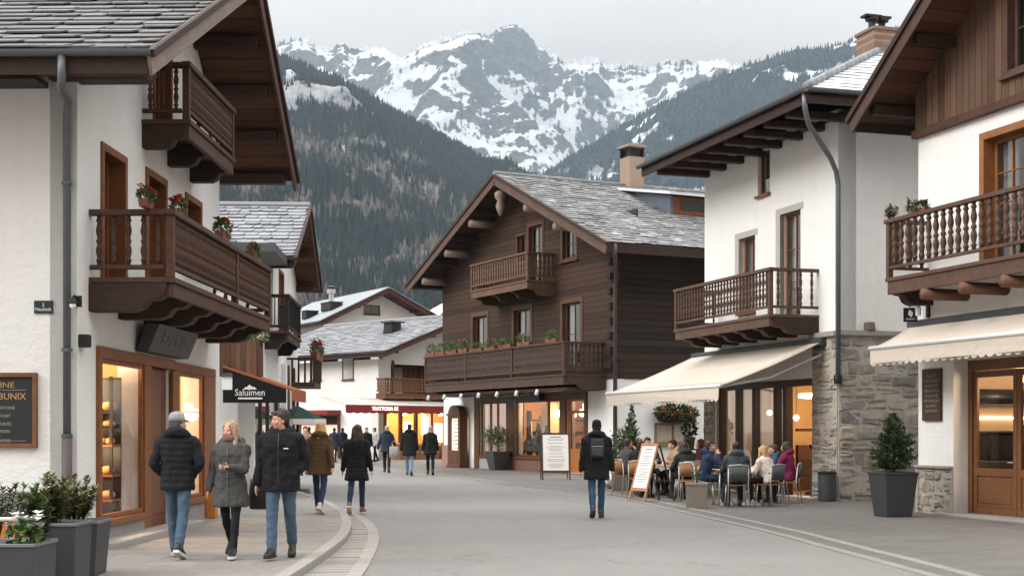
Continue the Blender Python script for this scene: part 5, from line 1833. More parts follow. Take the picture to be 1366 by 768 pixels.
mb = MB(); mb.beam((-.05, 0, .3), (.34, .0, .34), .02, .02); mb.beam((0, 0, .265), (0, 0, .31), .01, .01); mb.build('bracket', BLACKMETAL, T, rot=(0, 0, -RB.rz + .6))
mb = MB()
mb.plate([(math.cos(a) * .045, .16 + math.sin(a) * .06 + .015 * math.cos(3 * a)) for a in [i * math.pi / 8 for i in range(16)]], [], lambda a, b, d: (a, d, b), -.016, -.0125); mb.build('emblem', WHITELET, pl)
text_mesh('lettering', 'ALBANO', .045, WHITELET, pl, Matrix.Translation((0, -.0135, .055)) @ TXF, .001)
# balcony plants
x, z = RB.hit(1196, 293, -.8)
sprig_plant('balcony_plant', 'pale green little plant at the end of the right balcony rail', RB.w(.36, -.83, 5.53), .26, .14, 9, rgR, LEAFOLIVE)
sprig_plant('balcony_plant', 'thin dark sprig on the right balcony rail', RB.w(.95, -.83, 5.53), .3, .06, 3, rgR, LEAF)
flower_box('heather_pot', 'low reddish heather on the right balcony rail', RB.w(1.3, -.83, 5.5), RB.rz, (.5, .1, .2), rgR, m_leaf('dull_heather', (.12, .05, .05), (.3, .16, .14)), 10)
# potted spruce and bins
g = ground(1197, 690)
pot_tree('potted_spruce', 'bushy spruce in a tall square anthracite pot before the stone wall', (g.x, g.y + .3, .01), R(14), (.50, .66, .80), 1.02, .46, rgR, SPRUCE, n=16, nl=.085, shape=.62)


def litter_bin(label, px, py, r=.2, h=.56):
    g = ground(px, py); t = thing('litter_bin', label, 'bin', (g.x, g.y + r, .006), R(10))
    m = MB(); m.lathe([(r * .92, 0), (r, .03), (r, h - .06)], 20); m.build('body', DARKGREY, t)
    m = MB(); m.lathe([(r + .012, h - .06), (r + .012, h - .01), (r * .85, h), (r * .7, h - .05)], 20); m.build('rim', BLACKMETAL, t)
    return t


litter_bin('round grey litter bin standing at the corner of the stone wall', 1106, 669, .2, .66)
litter_bin('darker low bin behind the grey one against the cafe pier', 1093, 664, .17, .58)
# ------------------------------------------------------------------ the dark timber chalet in the middle
rgC = random.Random(77)
CH = House('timber_chalet', 'big dark timber chalet with carved balconies and a lit ground floor shop', (3.55, 50.0), (.459, -.888))
F = CH.front(); SR = CH.right(0)
WID = 14.4
LOGF = m_planks('front_logs', S(58, 42, 32), 2, .2, 0, 1.1, .95, .35)
LOGS = m_planks('side_logs', S(47, 36, 29), 2, .24, 1, 1.0, .95, .35)
xe, ze, xr, zr, xl, zl = 1.58, 7.95, -6.88, 11.58, -15.57, 8.05
under = lambda x: (zr - (x - xr) * (zr - ze) / (xe - xr) if x > xr else zr - (xr - x) * (zr - zl) / (xr - xl)) - .22
MW = [(-11.3, 4.0, -9.95, 6.35), (-7.55, 4.0, -6.15, 6.35), (-3.6, 4.0, -2.25, 6.3)]
GD = (-6.28, 7.22, -5.2, 9.5); GL = (-7.25, 8.2, -6.55, 9.25); GR = (-3.6, 7.95, -2.6, 9.1)
SH1 = (-10.75, .55, -8.25, 2.75); SH2 = (-7.6, .55, -3.85, 2.75); SHD = (-3.4, .02, -2.05, 2.75)
wall(CH, F, [(-WID, 3.42), (0, 3.42), (0, under(0)), (xr, under(xr)), (-WID, under(-WID))], [rect(*q) for q in MW + [GD, GL, GR]], LOGF, 'log_wall', .3)
wall(CH, F, [(-WID, -.1), (0, -.1), (0, 3.4), (-WID, 3.4)], [rect(*q) for q in (SH1, SH2, SHD)], WHITE, thick=.36).location = (0, .06, 0)
wall(CH, SR, [(.3, 3.42), (16, 3.42), (16, under(0)), (.3, under(0))], [], LOGS, 'log_wall', .3)
wall(CH, CH.right(-.06), [(.42, -.1), (16, -.1), (16, 3.4), (.42, 3.4)], [], WHITE, thick=.3)
mb = MB(); mb.box(-.3, .002, 3.42, -.003, .299, under(0)); mb.build('corner_post', LOGS, CH.root)
mb = MB(); mb.box(-WID, .3, -.1, -WID + .3, 16, 7.8); mb.box(-WID + .3, 15.7, -.1, -.3, 16, 7.8); mb.build('rear_wall', LOGS, CH.root)
# stacked log ends at the corner, alternating
mb = MB()
for i in range(17):
    z = 3.5 + i * .26
    if i % 2: mb.box(-.2, -.14, z, .02, -.002, z + .24)
    else: mb.box(.002, .04, z, .13, .26, z + .24)
mb.build('log_ends', LOGS, CH.root, bevel=.02)
mb = MB(); mb.box(-WID + .3, .42, 3.3, -.3, 15.7, 3.45); mb.box(-WID + .3, 2.2, 3.45, -.3, 2.3, 8); mb.box(-12, 2.2, 8.0, -2, 2.3, 9.8); mb.build('storey_floor', DIMROOM, CH.root)
CROOF = gable_roof(CH, xe, ze, xr, zr, xl, zl, -1.2, 16.5, m_planks('dark_chalet_soffit', S(60, 44, 36), 0, .24, 1, .5, .8), m_slate('snow_dusted_chalet_slate', S(124, 125, 126), .47), m_wood('chalet_barge', S(96, 74, 64), .35), seed=14, row=.32, wmin=.22, wmax=.6, barge_h=.42, tile=(True, False), thick=.2, purlins=4, gutter1=False)
for ring_x in (-3.4, -10.3):
    pass
# pendants carved under the ridge
mb = MB(); mb.sm = True; mb.lathe([(.03, 9.95), (.12, 10.1), (.2, 10.35), (.12, 10.55), (.24, 10.7), (.24, 10.85), (.1, 10.95)], 8, (xr, -.95, 0)); mb.build('ridge_pendant', m_wood('pale_carving', S(150, 132, 120), .25), CROOF)
for t in (.28, .55, .82):
    for s, (xe_, ze_) in enumerate(((xe, ze), (xl, zl))):
        if s == 0 and t > .6: continue
        x = xr + (xe_ - xr) * t; z = zr + (ze_ - zr) * t - .62
        mb = MB(); mb.sm = True; mb.tube([(x, -1.12, z), (x, .1, z)], .16, 10); mb.build('purlin_end', m_wood('pale_carving', S(150, 132, 120), .25), CROOF)
# chimney with a hooded top
PC = m_plain('render_chimney', S(152, 132, 116), .9, .12, 4., .2)
mb = MB(); mb.box(xr - .38, 4.75, 10.6, xr + .38, 5.45, 12.75); ch = mb.build('chimney', PC, CROOF, bevel=.02)
mb = MB()
for dx in (-.36, .28):
    for dy in (4.74, 5.36): mb.box(xr + dx, dy, 12.751, xr + dx + .1, dy + .1, 13.12)
mb.box(xr - .3, 4.85, 12.751, xr + .3, 5.35, 13.05)
mb.build('flue', BLACKMETAL, ch)
mb = MB(); mb.taper(xr, 5.1, 13.12, 13.26, 1.0, .8, .95, .75); mb.build('chimney_cap', m_plain('mortar_cap', S(120, 104, 94), .9, .2, 8., .2), ch, bevel=.02)
# shed dormer on the street-side slope
rz_ = lambda x: zr - (x - xr) * (zr - ze) / (xe - xr)
dx1 = -2.7; dx0 = -6.0; ya, yb = 4.2, 10.0
mb = MB()
for y in (ya, yb - .12):
    mb = MB()
    mb.plate([(dx0, rz_(dx0) - .02), (dx1, rz_(dx1) - .1), (dx1, rz_(dx1) + .75), (dx0, rz_(dx0) + .02)], [], lambda a, b, d: (a, y + d, b), 0, .12)
    mb.build('dormer_cheek', m_plain('blue_grey_sheet', S(96, 106, 116), .5, .08, 3., .03, .3), CROOF)
mb = MB(); mb.box(dx1 - .12, ya + .121, rz_(dx1) - .1, dx1 - .02, yb - .121, rz_(dx1) + .74)
dm = mb.build('dormer_front', WARMWOOD, CROOF)
mb = MB(); mb.box(dx1 - .05, ya + .5, rz_(dx1) + .22, dx1 - .0, yb - .5, rz_(dx1) + .62); mb.build('pane', m_plain('dark_pane', (.03, .035, .04), .15, .1, 1., 0), dm)
mb = MB(); z0_ = rz_(dx0) + .03; z1_ = rz_(dx1) + .77
q = [(dx0 - .1, ya - .3, z0_), (dx1 + .45, ya - .3, z1_ - .05), (dx1 + .45, yb + .3, z1_ - .05), (dx0 - .1, yb + .3, z0_)]
mb.hexa([(a, b, c_ - .0) for a, b, c_ in q] + [(a, b, c_ + .1) for a, b, c_ in q]); mb.build('dormer_roof', m_slate('snowy_dormer', S(120, 120, 122), .8), CROOF)
# windows
WDK = m_wood('chalet_window_wood', S(92, 64, 48), .3, .5)
for q in MW: window(CH, F, *q, mat=WDK, casing=.17, nx=2, nz=2, depth=.12, sill=False)
window(CH, F, *GD, mat=WDK, casing=.15, nx=2, nz=3, depth=.12, sill=False)
window(CH, F, *GL, mat=WDK, casing=.1, nx=1, nz=1, depth=.12, curtain=False)
window(CH, F, *GR, mat=WDK, casing=.14, nx=2, nz=2, depth=.12)
BT = m_wood('chalet_balcony_timber', S(78, 58, 48), .4)
lowb = balcony(CH, F, -12.5, -.5, 3.55, 1.7, 1.15, (BT, m_wood('chalet_slats', S(72, 54, 46), .4)), 'flat', 84, 9, .075, brackets=9, br_w=.22, br_h=.36, fascia=.3, posts=(-8.5, -4.5), planks=True, zgap=.2)
upb = balcony(CH, F, -9.0, -4.1, 7.2, 1.22, 1.05, (m_wood('upper_balcony_timber', S(106, 78, 60), .4), m_wood('upper_slats', S(98, 74, 58), .4)), 'flat', 22, 6, .085, brackets=4, br_w=.2, br_h=.4, fascia=.25, planks=True, zgap=.2)
mb = MB(); mb.box(-12.6, -1.55, 3.0, -.6, -.05, 3.1); mb.build('balcony_underside', DARKWOOD, CH.root)
for i in range(7):
    x = -12.0 + i * 1.6
    mb = MB(); mb.sm = True; mb.tube([(x, -1.72, 3.05), (x, -1.78, 2.86)], [.06, .075], 8); sp = mb.build('spotlight', m_plain('white_spot', (.7, .7, .68), .4, .05, 4., 0), CH.root)
drainpipe(CH, [(1.6, -.9, 7.9), (1.6, -.9, 7.55), (1.45, -.8, 7.4), (.3, -.05, 6.85), (.1, .02, 6.6), (.1, .02, .05)], .075, mat=m_plain('dark_downpipe', S(86, 80, 78), .5, .1, 4., .04, .3))
# potted plants and boxes along the rail
mix = ('box with pale pink flowers, %s of the lower chalet rail', 'ivy box on the %s of the lower chalet rail')
spots = [(-12.0, 'far left end', 1.0, True), (-11.0, 'left third', .9, True), (-9.9, 'post left of the middle', 1.0, False), (-8.8, 'middle', .8, True), (-7.6, 'stretch right of the middle', 1.1, False), (-6.4, 'part above the shop sign', .9, True), (-5.1, 'right third', 1.0, False), (-3.6, 'stretch by the corner post', 1.0, True), (-1.5, 'near corner', .8, False)]
for x, where, L, pet in spots:
    flower_box('balcony_box', (mix[0] if pet else mix[1]) % where, CH.w(x, -1.62, 4.62), CH.rz, (L, .17, rgC.uniform(.4, .62)), rgC, m_leaf('pale_petal', (.45, .25, .22), (.8, .68, .6)) if pet else None, 9, leafmat=LEAF, cat='flower box', group='flower boxes along the chalet balcony')
# shop on the ground floor
SW = m_wood('chalet_shop_wood', S(96, 62, 42), .3, .5)
G0 = lambda u, z, d: F(u, z, d + .06)
mb = MB(); fbox(mb, G0, -11.2, 2.75, -1.85, 2.98, -.08, .2); 
for a, b in ((-11.2, -10.75), (-8.25, -7.6), (-3.85, -3.4), (-2.05, -1.85)): fbox(mb, G0, a, .0, b, 2.75, -.07, .2)
fbox(mb, G0, -10.75, .45, -8.25, .55, -.09, .2); fbox(mb, G0, -7.6, .45, -3.85, .55, -.09, .2)
mb.build('shopfront', SW, CH.root, bevel=.01)
mb = MB(); fbox(mb, G0, -7.6, -.05, -3.85, .45, -.04, -.002); mb.build('brown_plinth', m_plain('brown_plinth_paint', S(110, 78, 68), .8, .1, 2., .1), CH.root)
mb = MB(); fbox(mb, G0, -10.75, -.05, -8.25, .45, -.04, -.002); mb.build('grey_plinth', m_plain('grey_plinth_paint', S(150, 148, 146), .8, .1, 2., .1), CH.root)
mb = MB(); fbox(mb, G0, -WID - .05, -.05, -13.5, .95, -.06, -.002); mb.build('pier_plinth', m_plain('rosy_plinth', S(150, 118, 104), .85, .1, 2., .1), CH.root)
for q, cols in ((SH1, (-9.9, -9.25)), (SH2, (-4.95,))):
    mb = MB(); a, b, c_, d_ = q; k = .07
    fbox(mb, G0, a + .003, b, a + k, d_, .06, .13); fbox(mb, G0, c_ - k, b, c_ - .003, d_, .06, .13); fbox(mb, G0, a + k, d_ - k, c_ - k, d_, .06, .13); fbox(mb, G0, a + k, b, c_ - k, b + k, .06, .13)
    for u in cols: fbox(mb, G0, u - .06, b + k, u + .06, d_ - k, .06, .13)
    w = mb.build('shop_window', SW, CH.root, bevel=.006)
    mb = MB(); fbox(mb, G0, a + k * .8, b + k * .8, c_ - k * .8, d_ - k * .8, .09, .1); mb.build('pane', m_glass('chalet_shop_glass', (1, 1, 1), .9) if q is SH2 else m_glass('chalet_shop_glass_left', (.8, .84, .88), 3.0), w)
mb = MB(); a, b, c_, d_ = SHD
fbox(mb, G0, a + .003, b, a + .16, d_, .06, .14); fbox(mb, G0, c_ - .16, b, c_ - .003, d_, .06, .14); fbox(mb, G0, a + .16, 2.2, c_ - .16, 2.32, .06, .14); fbox(mb, G0, a + .16, b, c_ - .16, .9, .07, .13); fbox(mb, G0, a + .16, 2.66, c_ - .16, d_, .06, .14)
dd = mb.build('door', m_wood('amber_door', S(170, 104, 50), .3, .4), CH.root, bevel=.006)
mb = MB(); fbox(mb, G0, a + .16, .9, c_ - .16, 2.2, .09, .1); fbox(mb, G0, a + .16, 2.32, c_ - .16, 2.66, .09, .1); mb.build('pane', m_glass('chalet_shop_glass', (1, 1, 1), .9), dd)
mb = MB(); mb.box(-11.5, .5, 0, -.4, 6.5, .03); mb.build('shop_floor', m_plain('cafe_floor_wood', S(110, 78, 54), .5, .2, 3., 0), CH.root)
mb = MB(); mb.box(-11.5, 4.5, .03, -.4, 4.6, 3.3); mb.box(-.46, .5, .03, -.4, 4.5, 3.3); mb.box(-11.6, .5, .03, -11.5, 4.5, 3.3); mb.box(-11.5, .48, 3.15, -.46, 4.5, 3.3); mb.box(-9.9, 1.6, .03, -9.7, 4.5, 3.15)
mb.build('shop_wall', m_plain('brown_interior_wall', S(166, 116, 70), .8, .25, 1.5, 0), CH.root)
mb = MB()
for z in (.5, 1.0, 1.5, 2.0): mb.box(-9.69, 1.7, z, -9.35, 4.4, z + .05)
for y in (1.7, 2.6, 3.5): mb.box(-9.69, y, .03, -9.35, y + .06, 2.4)
mb.build('wall_shelves', m_wood('dark_board_frame', S(70, 54, 46), .2), CH.root)
mb = MB()
for i in range(26):
    y = 1.8 + rgC.random() * 2.5; z = rgC.choice((.55, 1.05, 1.55, 2.05)); s = rgC.uniform(.05, .14)
    mb.box(-9.62, y, z, -9.45, y + s, z + rgC.uniform(.1, .32))
mb.build('shelf_goods', m_plain('shelf_goods_mix', (.3, .22, .15), .6, .8, 3., 0), CH.root)
mb = MB(); mb.box(-6.9, .85, .03, -6.2, 1.3, 2.7); mb.build('pale_panel', m_plain('pale_panel', S(226, 196, 150), .7, .05, 2., 0), CH.root, bevel=.02)
for i in range(4):
    x = -8.3 + i * .7; hgt = rgC.uniform(1.0, 1.7)
    mb = MB(); mb.lathe([(.06, .56), (.2, .8), (.24, 1.0 + .1 * i), (.1, 1.25 + .1 * i), (.07, hgt + .3), (.02, hgt + .35)], 10, (x, .75, 0)); mb.build('shop_display', m_plain('display_dark', S(40, 34, 32), .5, .3, 3., 0), CH.root, smooth=True)
for x, y, z in ((-6.0, 1.1, 2.35), (-5.35, 1.3, 2.3), (-4.6, 1.0, 2.3), (-4.2, 1.2, 2.36)):
    mb = MB(); mb.tube([(x, y, 3.15), (x, y, z)], .012, 5); p_ = mb.build('pendant', BLACKMETAL, CH.root)
    mb = MB(); mb.sm = True; mb.ball((x, y, z - .1), .15, 12, 8); mb.build('globe', m_emit('globe_lamp', (1., .8, .5), 7.), p_)
mb = MB(); mb.box(-3.2, .62, 2.42, -2.3, .68, 2.58); mb.build('door_lamp', STRIP, CH.root)
lamp('chalet_shop_light', CH.w(-7.4, 1.8, 2.2), 170); lamp('chalet_shop_light', CH.w(-4.2, 1.6, 2.2), 120); lamp('chalet_shop_light', CH.w(-10.0, 2.0, 2.3), 70)
# sign over the shop
T = thing('shop_sign', 'long black sign with thin gold script over the lit chalet shop', 'sign', CH.w(-6.75, -.0, 2.72), CH.rz)
mb = MB(); mb.box(-1.75, -.26, 0, 1.75, -.03, .78); pn = mb.build('board', BLACKMETAL, T, bevel=.01)
GOLD = m_plain('gold_script', S(186, 150, 92), .5, .05, 4., 0)
text_mesh('lettering', 'Room, 30l', .5, GOLD, pn, Matrix.Translation((-.2, -.265, .36)) @ TXF, .004, shear=.25, sx=1.15)
# lit menu case by the door pier
T = thing('menu_case', 'tall arched wooden display case with a glowing panel left of the chalet shop', 'display case', CH.w(-12.35, -.0, .0), CH.rz)
cw, chh = .62, 2.75
mb = MB()
outl = [(-cw, 0), (cw, 0), (cw, 2.25)] + [(cw * math.cos(a) * .98, 2.25 + .0 + .42 * math.sin(a)) for a in [math.pi * i / 10 for i in range(1, 10)]] + [(-cw, 2.25)]
mb.plate(outl, [rect(-.42, .75, .42, 2.1)], lambda a, b, d: (a, d, b), -.42, -.05)
mb.build('case', SW, T, bevel=.015)
mb = MB(); mb.box(-.419, -.3, .751, .419, -.26, 2.099); pn = mb.build('lit_panel', GLOW, T)
mb = MB()
for i in range(8):
    z = 1.98 - i * .165; w = rgC.uniform(.24, .36)
    mb.box(-w, -.306, z, w, -.301, z + .045)
mb.build('menu_lines', m_plain('brown_ink', S(120, 84, 48), .7, .1, 4., 0), pn)
mb = MB(); mb.box(-cw - .04, -.46, 0, cw + .04, -.05, .12); mb.build('moulding', SW, T, bevel=.01)
mb = MB(); mb.box(-cw - .05, -.47, 2.22, cw + .05, -.43, 2.3); mb.build('cornice', SW, T, bevel=.01)
mb = MB(); mb.box(-.42, -.44, .24, .42, -.421, .6); mb.build('lower_panel', SW, T, bevel=.01)
# wall lamps beside the case, on the pier
shop_lamp('wall_lamp', CH.w(-13.2, .06, 2.6), CH.rz, 'black wall lamp on the white pier above the glowing menu case')
# notice board and flower basket on the side wall
T = thing('notice_board', 'wooden notice frame with two pictures on the white side wall', 'notice board', CH.w(-.06, 1.75, 1.1), CH.rz)
mb = MB()
W_, H_ = 1.55, .75
for a in ((0, 0, W_, .07), (0, H_ - .07, W_, H_), (0, .07, .07, H_ - .07), (W_ - .07, .07, W_, H_ - .07), (W_ / 2 - .03, .07, W_ / 2 + .03, H_ - .07)): mb.box(.0, a[0], a[1], .07, a[2], a[3])
mb.box(0, -.06, -.08, .14, W_ + .06, -.0)
mb.build('frame', m_wood('notice_wood', S(150, 122, 96), .2), T, bevel=.008)
for i in range(2):
    mb = MB(); mb.box(.004, .08 + i * .765, .08, .03, .705 + i * .765, H_ - .08); pn = mb.build('picture', m_plain('faded_picture', S(176, 164, 146), .6, .5, 5., 0), T)
T = thing('flower_basket', 'wide dark green basket of orange flowers over the notice frame', 'flowers', CH.w(.3, 2.45, 2.2), CH.rz + R(90))
mb = MB(); mb.sm = True; mb.rings([[V((1.0 * k * math.cos(q), .25 * k * math.sin(q), z)) for q in [2 * math.pi * j / 18 for j in range(18)]] for z, k in ((-.34, .5), (-.28, .75), (-.1, .92), (0, .95))]); mb.build('basket', m_plain('dark_wicker', S(40, 36, 28), .9, .3, 12., .3), T)
mb = MB(); leaf_clump(mb, (0, 0, 0), (.95, .34, .30), 900, .12, rgC); mb.build('foliage', SPRUCE, T)
mb = MB()
for _ in range(70):
    d = rdir(rgC); d.y = -abs(d.y)
    for k in range(3): bloom(mb, V((d.x * .93, d.y * .36, d.z * .28)) + rdir(rgC) * .03, .06, rgC, 6)
mb.build('blossom', ORANGE, T)

# ------------------------------------------------------------------ pots and boards before the chalet
g = ground(664, 627)
shrub('potted_grass', 'feathery green bush in a dark pot under the chalet shop window', (g.x, g.y + .3, .006), CH.rz, (.52, .8, .75), 1.0, .8, rgC, m_leaf('feathery_green', (.03, .06, .02), (.12, .16, .06)), DARKGREY, n=800, l=.1)


def a_board(name, label, loc, rz, w, h, lean, frame, legs, lines, seed, head=None):
    """folding pavement board: two framed leaves, white sheet with printed lines"""
    rg = random.Random(seed); t = thing(name, label, 'menu board', loc, rz)
    tl = math.tan(lean); foot = .3
    def leaf_(sgn, nm):
        m = MB()
        def p(u, z, d): return (u, sgn * (-(h - z) * tl) + sgn * -d, z)
        fbox(m, p, -w / 2, 0, -w / 2 + .05, h, 0, .035); fbox(m, p, w / 2 - .05, 0, w / 2, h, 0, .035)
        fbox(m, p, -w / 2 + .05, h - .06, w / 2 - .05, h, 0, .034); fbox(m, p, -w / 2 + .05, foot - .07, w / 2 - .05, foot, 0, .034)
        o = m.build(nm, frame, t, bevel=.005)
        m = MB(); fbox(m, p, -w / 2 + .051, foot + .001, w / 2 - .051, h - .061, .008, .026); pa = m.build('sheet', m_plain('menu_paper', S(226, 222, 216), .6, .04, 3., 0), o)
        if sgn > 0:
            m = MB()
            z = h - .15; k = 0
            while z > foot + .08:
                ww = rg.uniform(.18, .36) * w if k else w * .2
                hh = .014 if k else .03
                fbox(m, p, -ww, z, ww, z + hh, .027, .029); z -= rg.choice((.05, .055, .09)); k += 1
            m.build('printed_lines', m_plain('grey_ink', S(140, 136, 132), .7, .1, 4., 0), pa)
        return o
    leaf_(1, 'front_leaf')
    for u in (-w / 2 + .03, w / 2 - .03):
        m = MB(); m.beam((u, .03, h - .04), (u, h * tl + .05, .0), .03, .03); m.build('rear_leg', legs or frame, t)
    m = MB(); zc = h * .35; m.beam((-w / 2 + .03, (h - zc) * tl + .03, zc), (w / 2 - .03, (h - zc) * tl + .03, zc), .025, .025); m.build('rear_bar', legs or frame, t)
    return t


g = ground(741, 640)
a_board('menu_board', 'upright white menu board on dark legs before the chalet shop door', (g.x, g.y + .35, .006), R(4), .92, 1.5, R(13), m_wood('dark_board_frame', S(70, 54, 46), .2), None, 12, 3)
g = ground(870, 669)
a_board('menu_board', 'leaning wooden framed menu board at the kerb beside the cafe tables', (g.x, g.y + .25, .006), R(-58), .6, 1.28, R(17), m_wood('light_board_frame', S(176, 128, 88), .2), DARKGREY, 12, 4)
# ------------------------------------------------------------------ second house on the left, behind the bakery
rgB = random.Random(55)
L2 = House('shop_house', 'second white house on the left with pale slate gable roof and a black metal balcony', (-5.62, 31.0), (-.06, 1))
F = L2.front(); SL = L2.left(0)
BD = (2.5, 3.95, 3.9, 6.0); SH = (.25, .1, 5.6, 2.7); B2 = (5.3, 3.95, 6.3, 5.6)
zr2 = lambda x: 5.78 + .44 * (x - 2.7) if x < 6.8 else 7.58 - .44 * (x - 6.8)
wall(L2, F, [(0, -.1), (10.6, -.1), (10.6, zr2(10.6) - .2), (6.8, 7.3), (2.6, 5.5), (2.6, 5.48), (0, 5.46)], [rect(*BD), rect(*SH), rect(*B2)], WHITE)
mb = MB(); mb.plate([(-6, -.1), (-.36, -.1), (-.36, 5.4), (-6, 5.4)], [], SL, 0, .3); fbox(mb, SL, -.36, -.1, -.003, 5.4, 0, .004); mb.build('side_wall', WHITE, L2.root)
mb = MB(); mb.box(10.3, .36, -.1, 10.6, 6, 5.4); mb.build('side_wall', WHITE, L2.root)
R2 = gable_roof(L2, 2.4, 5.65, 6.75, 7.5, 10.7, 5.7, -.62, 9, m_planks('verge_soffit', S(92, 60, 46), 0, .24, 1, .5, .7), SLATELITE, m_wood('red_brown_barge', S(88, 58, 48), .35), seed=21, row=.33, barge_h=.24, tile=(True, False), thick=.12, purlins=2)
mb = MB(); mb.box(-.4, -.5, 5.42, 2.4, 8, 5.6); mb.build('flat_roof_edge', ZINC, L2.root)
mb = MB(); mb.box(5.2, 3.1, 6.6, 6.1, 4.0, 7.9); mb.box(5.1, 3.0, 7.9, 6.2, 4.1, 8.0); mb.build('chimney', m_plain('dark_sheet_chimney', S(90, 94, 98), .5, .1, 3., .04, .3), R2, bevel=.01)
window(L2, F, *BD, mat=m_plain('white_joinery', (.74, .74, .72), .5, .05, 4., 0), nx=2, nz=1, depth=.1, sill=False)
window(L2, F, *B2, mat=WARMWOOD, nx=2, nz=2, depth=.12, casing=.08)
balcony(L2, F, 2.0, 5.2, 3.88, .55, .85, (BLACKMETAL, BLACKMETAL), 'square', 26, 5, .012, brackets=2, br_w=.16, br_h=.3, fascia=.14, zgap=.14, deck_mat=OLDWOOD)
# dark shop below
SD = m_plain('black_shopfront', S(40, 38, 38), .5, .15, 3., .05)
mb = MB(); a, b, c_, d_ = SH
fbox(mb, F, a, b, c_, b + .5, .05, .15); fbox(mb, F, a, d_ - .2, c_, d_, .05, .15)
for u in (a, 1.9, 3.4, c_ - .15): fbox(mb, F, u, b + .5, u + .15, d_ - .2, .05, .15)
sf = mb.build('shopfront', SD, L2.root)
mb = MB(); fbox(mb, F, a, b + .5, c_, d_ - .2, .09, .1); mb.build('pane', GLASSDK, sf)
mb = MB(); mb.box(.1, 2.8, .05, 9, 2.9, 3); mb.box(.1, .36, 2.9, 9, 2.8, 3.0); mb.build('shop_wall', m_plain('grey_shop_wall', S(150, 130, 108), .8, .1, 2., 0), L2.root)
lamp('small_shop_light', L2.w(2.6, 1.4, 2.2), 30)
# pilasters: white and grey strips at the entrance
for i, (x, m_) in enumerate(((5.9, WHITE), (6.6, OLDWOOD), (7.2, WHITE), (8.2, OLDWOOD))):
    mb = MB(); fbox(mb, F, x, .0, x + .35, 3.3, -.12, -.002); mb.build('pilaster', m_, L2.root, bevel=.01)
# black side-curtain awning with the white emblem
T = thing('black_awning', 'black side panel of a small awning with white mountain emblem and lettering', 'awning', (-5.62, 29.9, .17), R(0))
BC = m_cloth('black_canvas', (.008, .008, .009))
zt_, zl_ = 2.72, 2.22
mb = MB(); mb.plate([(-.45, 1.98), (.88, 1.98), (.88, 2.3), (-.45, zt_)], [], lambda x, z, d: (x, d, z), 0, .03); pn = mb.build('side_panel', BC, T)
mb = MB(); mb.hexa([(-.45, -.01, zt_ - .0), (1.02, -.01, zl_), (1.02, 1.9, zl_), (-.45, 1.9, zt_), (-.45, -.01, zt_ + .05), (1.02, -.01, zl_ + .05), (1.02, 1.9, zl_ + .05), (-.45, 1.9, zt_ + .05)]); mb.build('canopy', m_cloth('rust_canvas', S(150, 84, 56)), T)
mb = MB(); mb.plate([(0, zl_ + .0), (1.9, zl_), (1.9, 2.02), (0, 2.02)], [], lambda y, z, d: (1.0 + d, y, z), 0, .02); mb.build('valance', m_cloth('rust_canvas', S(150, 84, 56)), T)
mb = MB(); mb.plate([(-.08, .0), (-.02, .05), (.0, .045), (.06, .1), (.12, .05), (.15, .06), (.22, .0)], [], lambda x, z, d: (x + .05, -.004 - d, z + 2.26), 0, .004); mb.build('emblem', WHITELET, pn)
text_mesh('lettering', 'Saluimen', .2, WHITELET, pn, Matrix.Translation((.12, -.005, 2.19)) @ TXF, .003, sx=.9)
mb = MB(); mb.box(-.13, -.008, 2.055, .38, -.003, 2.09); mb.build('underline', WHITELET, pn)
# wooden flower balcony over it
T = thing('plank_flower_box', 'deep brown plank flower box with bushy plants above the black awning', 'flower box', (-5.86, 30.2, 2.72), R(0))
mb = MB(); mb.box(-.38, 0, .0, .5, .5, .78); mb.build('planks', m_planks('red_brown_planks', S(104, 76, 60), 0, .11, 2, .4, .7), T, bevel=.01)
mb = MB(); leaf_clump(mb, (.02, .25, .95), (.34, .26, .24), 420, .1, rgB); leaf_clump(mb, (.42, .25, .86), (.2, .22, .17), 200, .1, rgB); mb.build('foliage', m_leaf('autumn_green', (.06, .08, .02), (.28, .28, .10)), T)
# small lamps and boxes at the house corner
T = thing('lantern', 'white lantern with a black cap in the gap beside the bakery wall', 'wall lamp', (-5.98, 30.0, 2.6), 0)
mb = MB(); mb.box(-.11, -.11, -.18, .11, .11, .1); mb.build('glass_box', m_plain('milk_glass', (.85, .85, .84), .3, .03, 4., 0), T, bevel=.01)
mb = MB(); mb.taper(0, 0, .101, .28, .28, .08); mb.box(-.03, -.0, .281, .03, 1.0, .33); mb.build('cap', BLACKMETAL, T)
# red flower balcony farther along
T = thing('flower_balcony', 'small wooden balcony packed with red geraniums farther down the left side', 'balcony', L2.w(8.4, -.001, 2.75), L2.rz)
mb = MB(); mb.box(-1.1, -.75, 0, 1.1, 0, .12); mb.build('deck', OLDWOOD, T)
mb = MB()
for i in range(13): mb.box(-1.08 + i * .178, -.75, .121, -1.03 + i * .178, -.7, .72)
mb.box(-1.1, -.77, .721, 1.1, -.68, .78)
for i in range(4): mb.box(-1.1, -.68 + i * .17, .121, -1.05, -.63 + i * .17, .72)
mb.box(-1.1, -.679, .721, -1.02, 0, .78)
mb.build('railing', DARKWOOD, T)
flower_box('geranium_box', 'long box of red geraniums on the small wooden balcony', L2.w(8.4, -.72, 3.5), L2.rz, (2.2, .2, .5), rgB, RED, 70, trough=True)
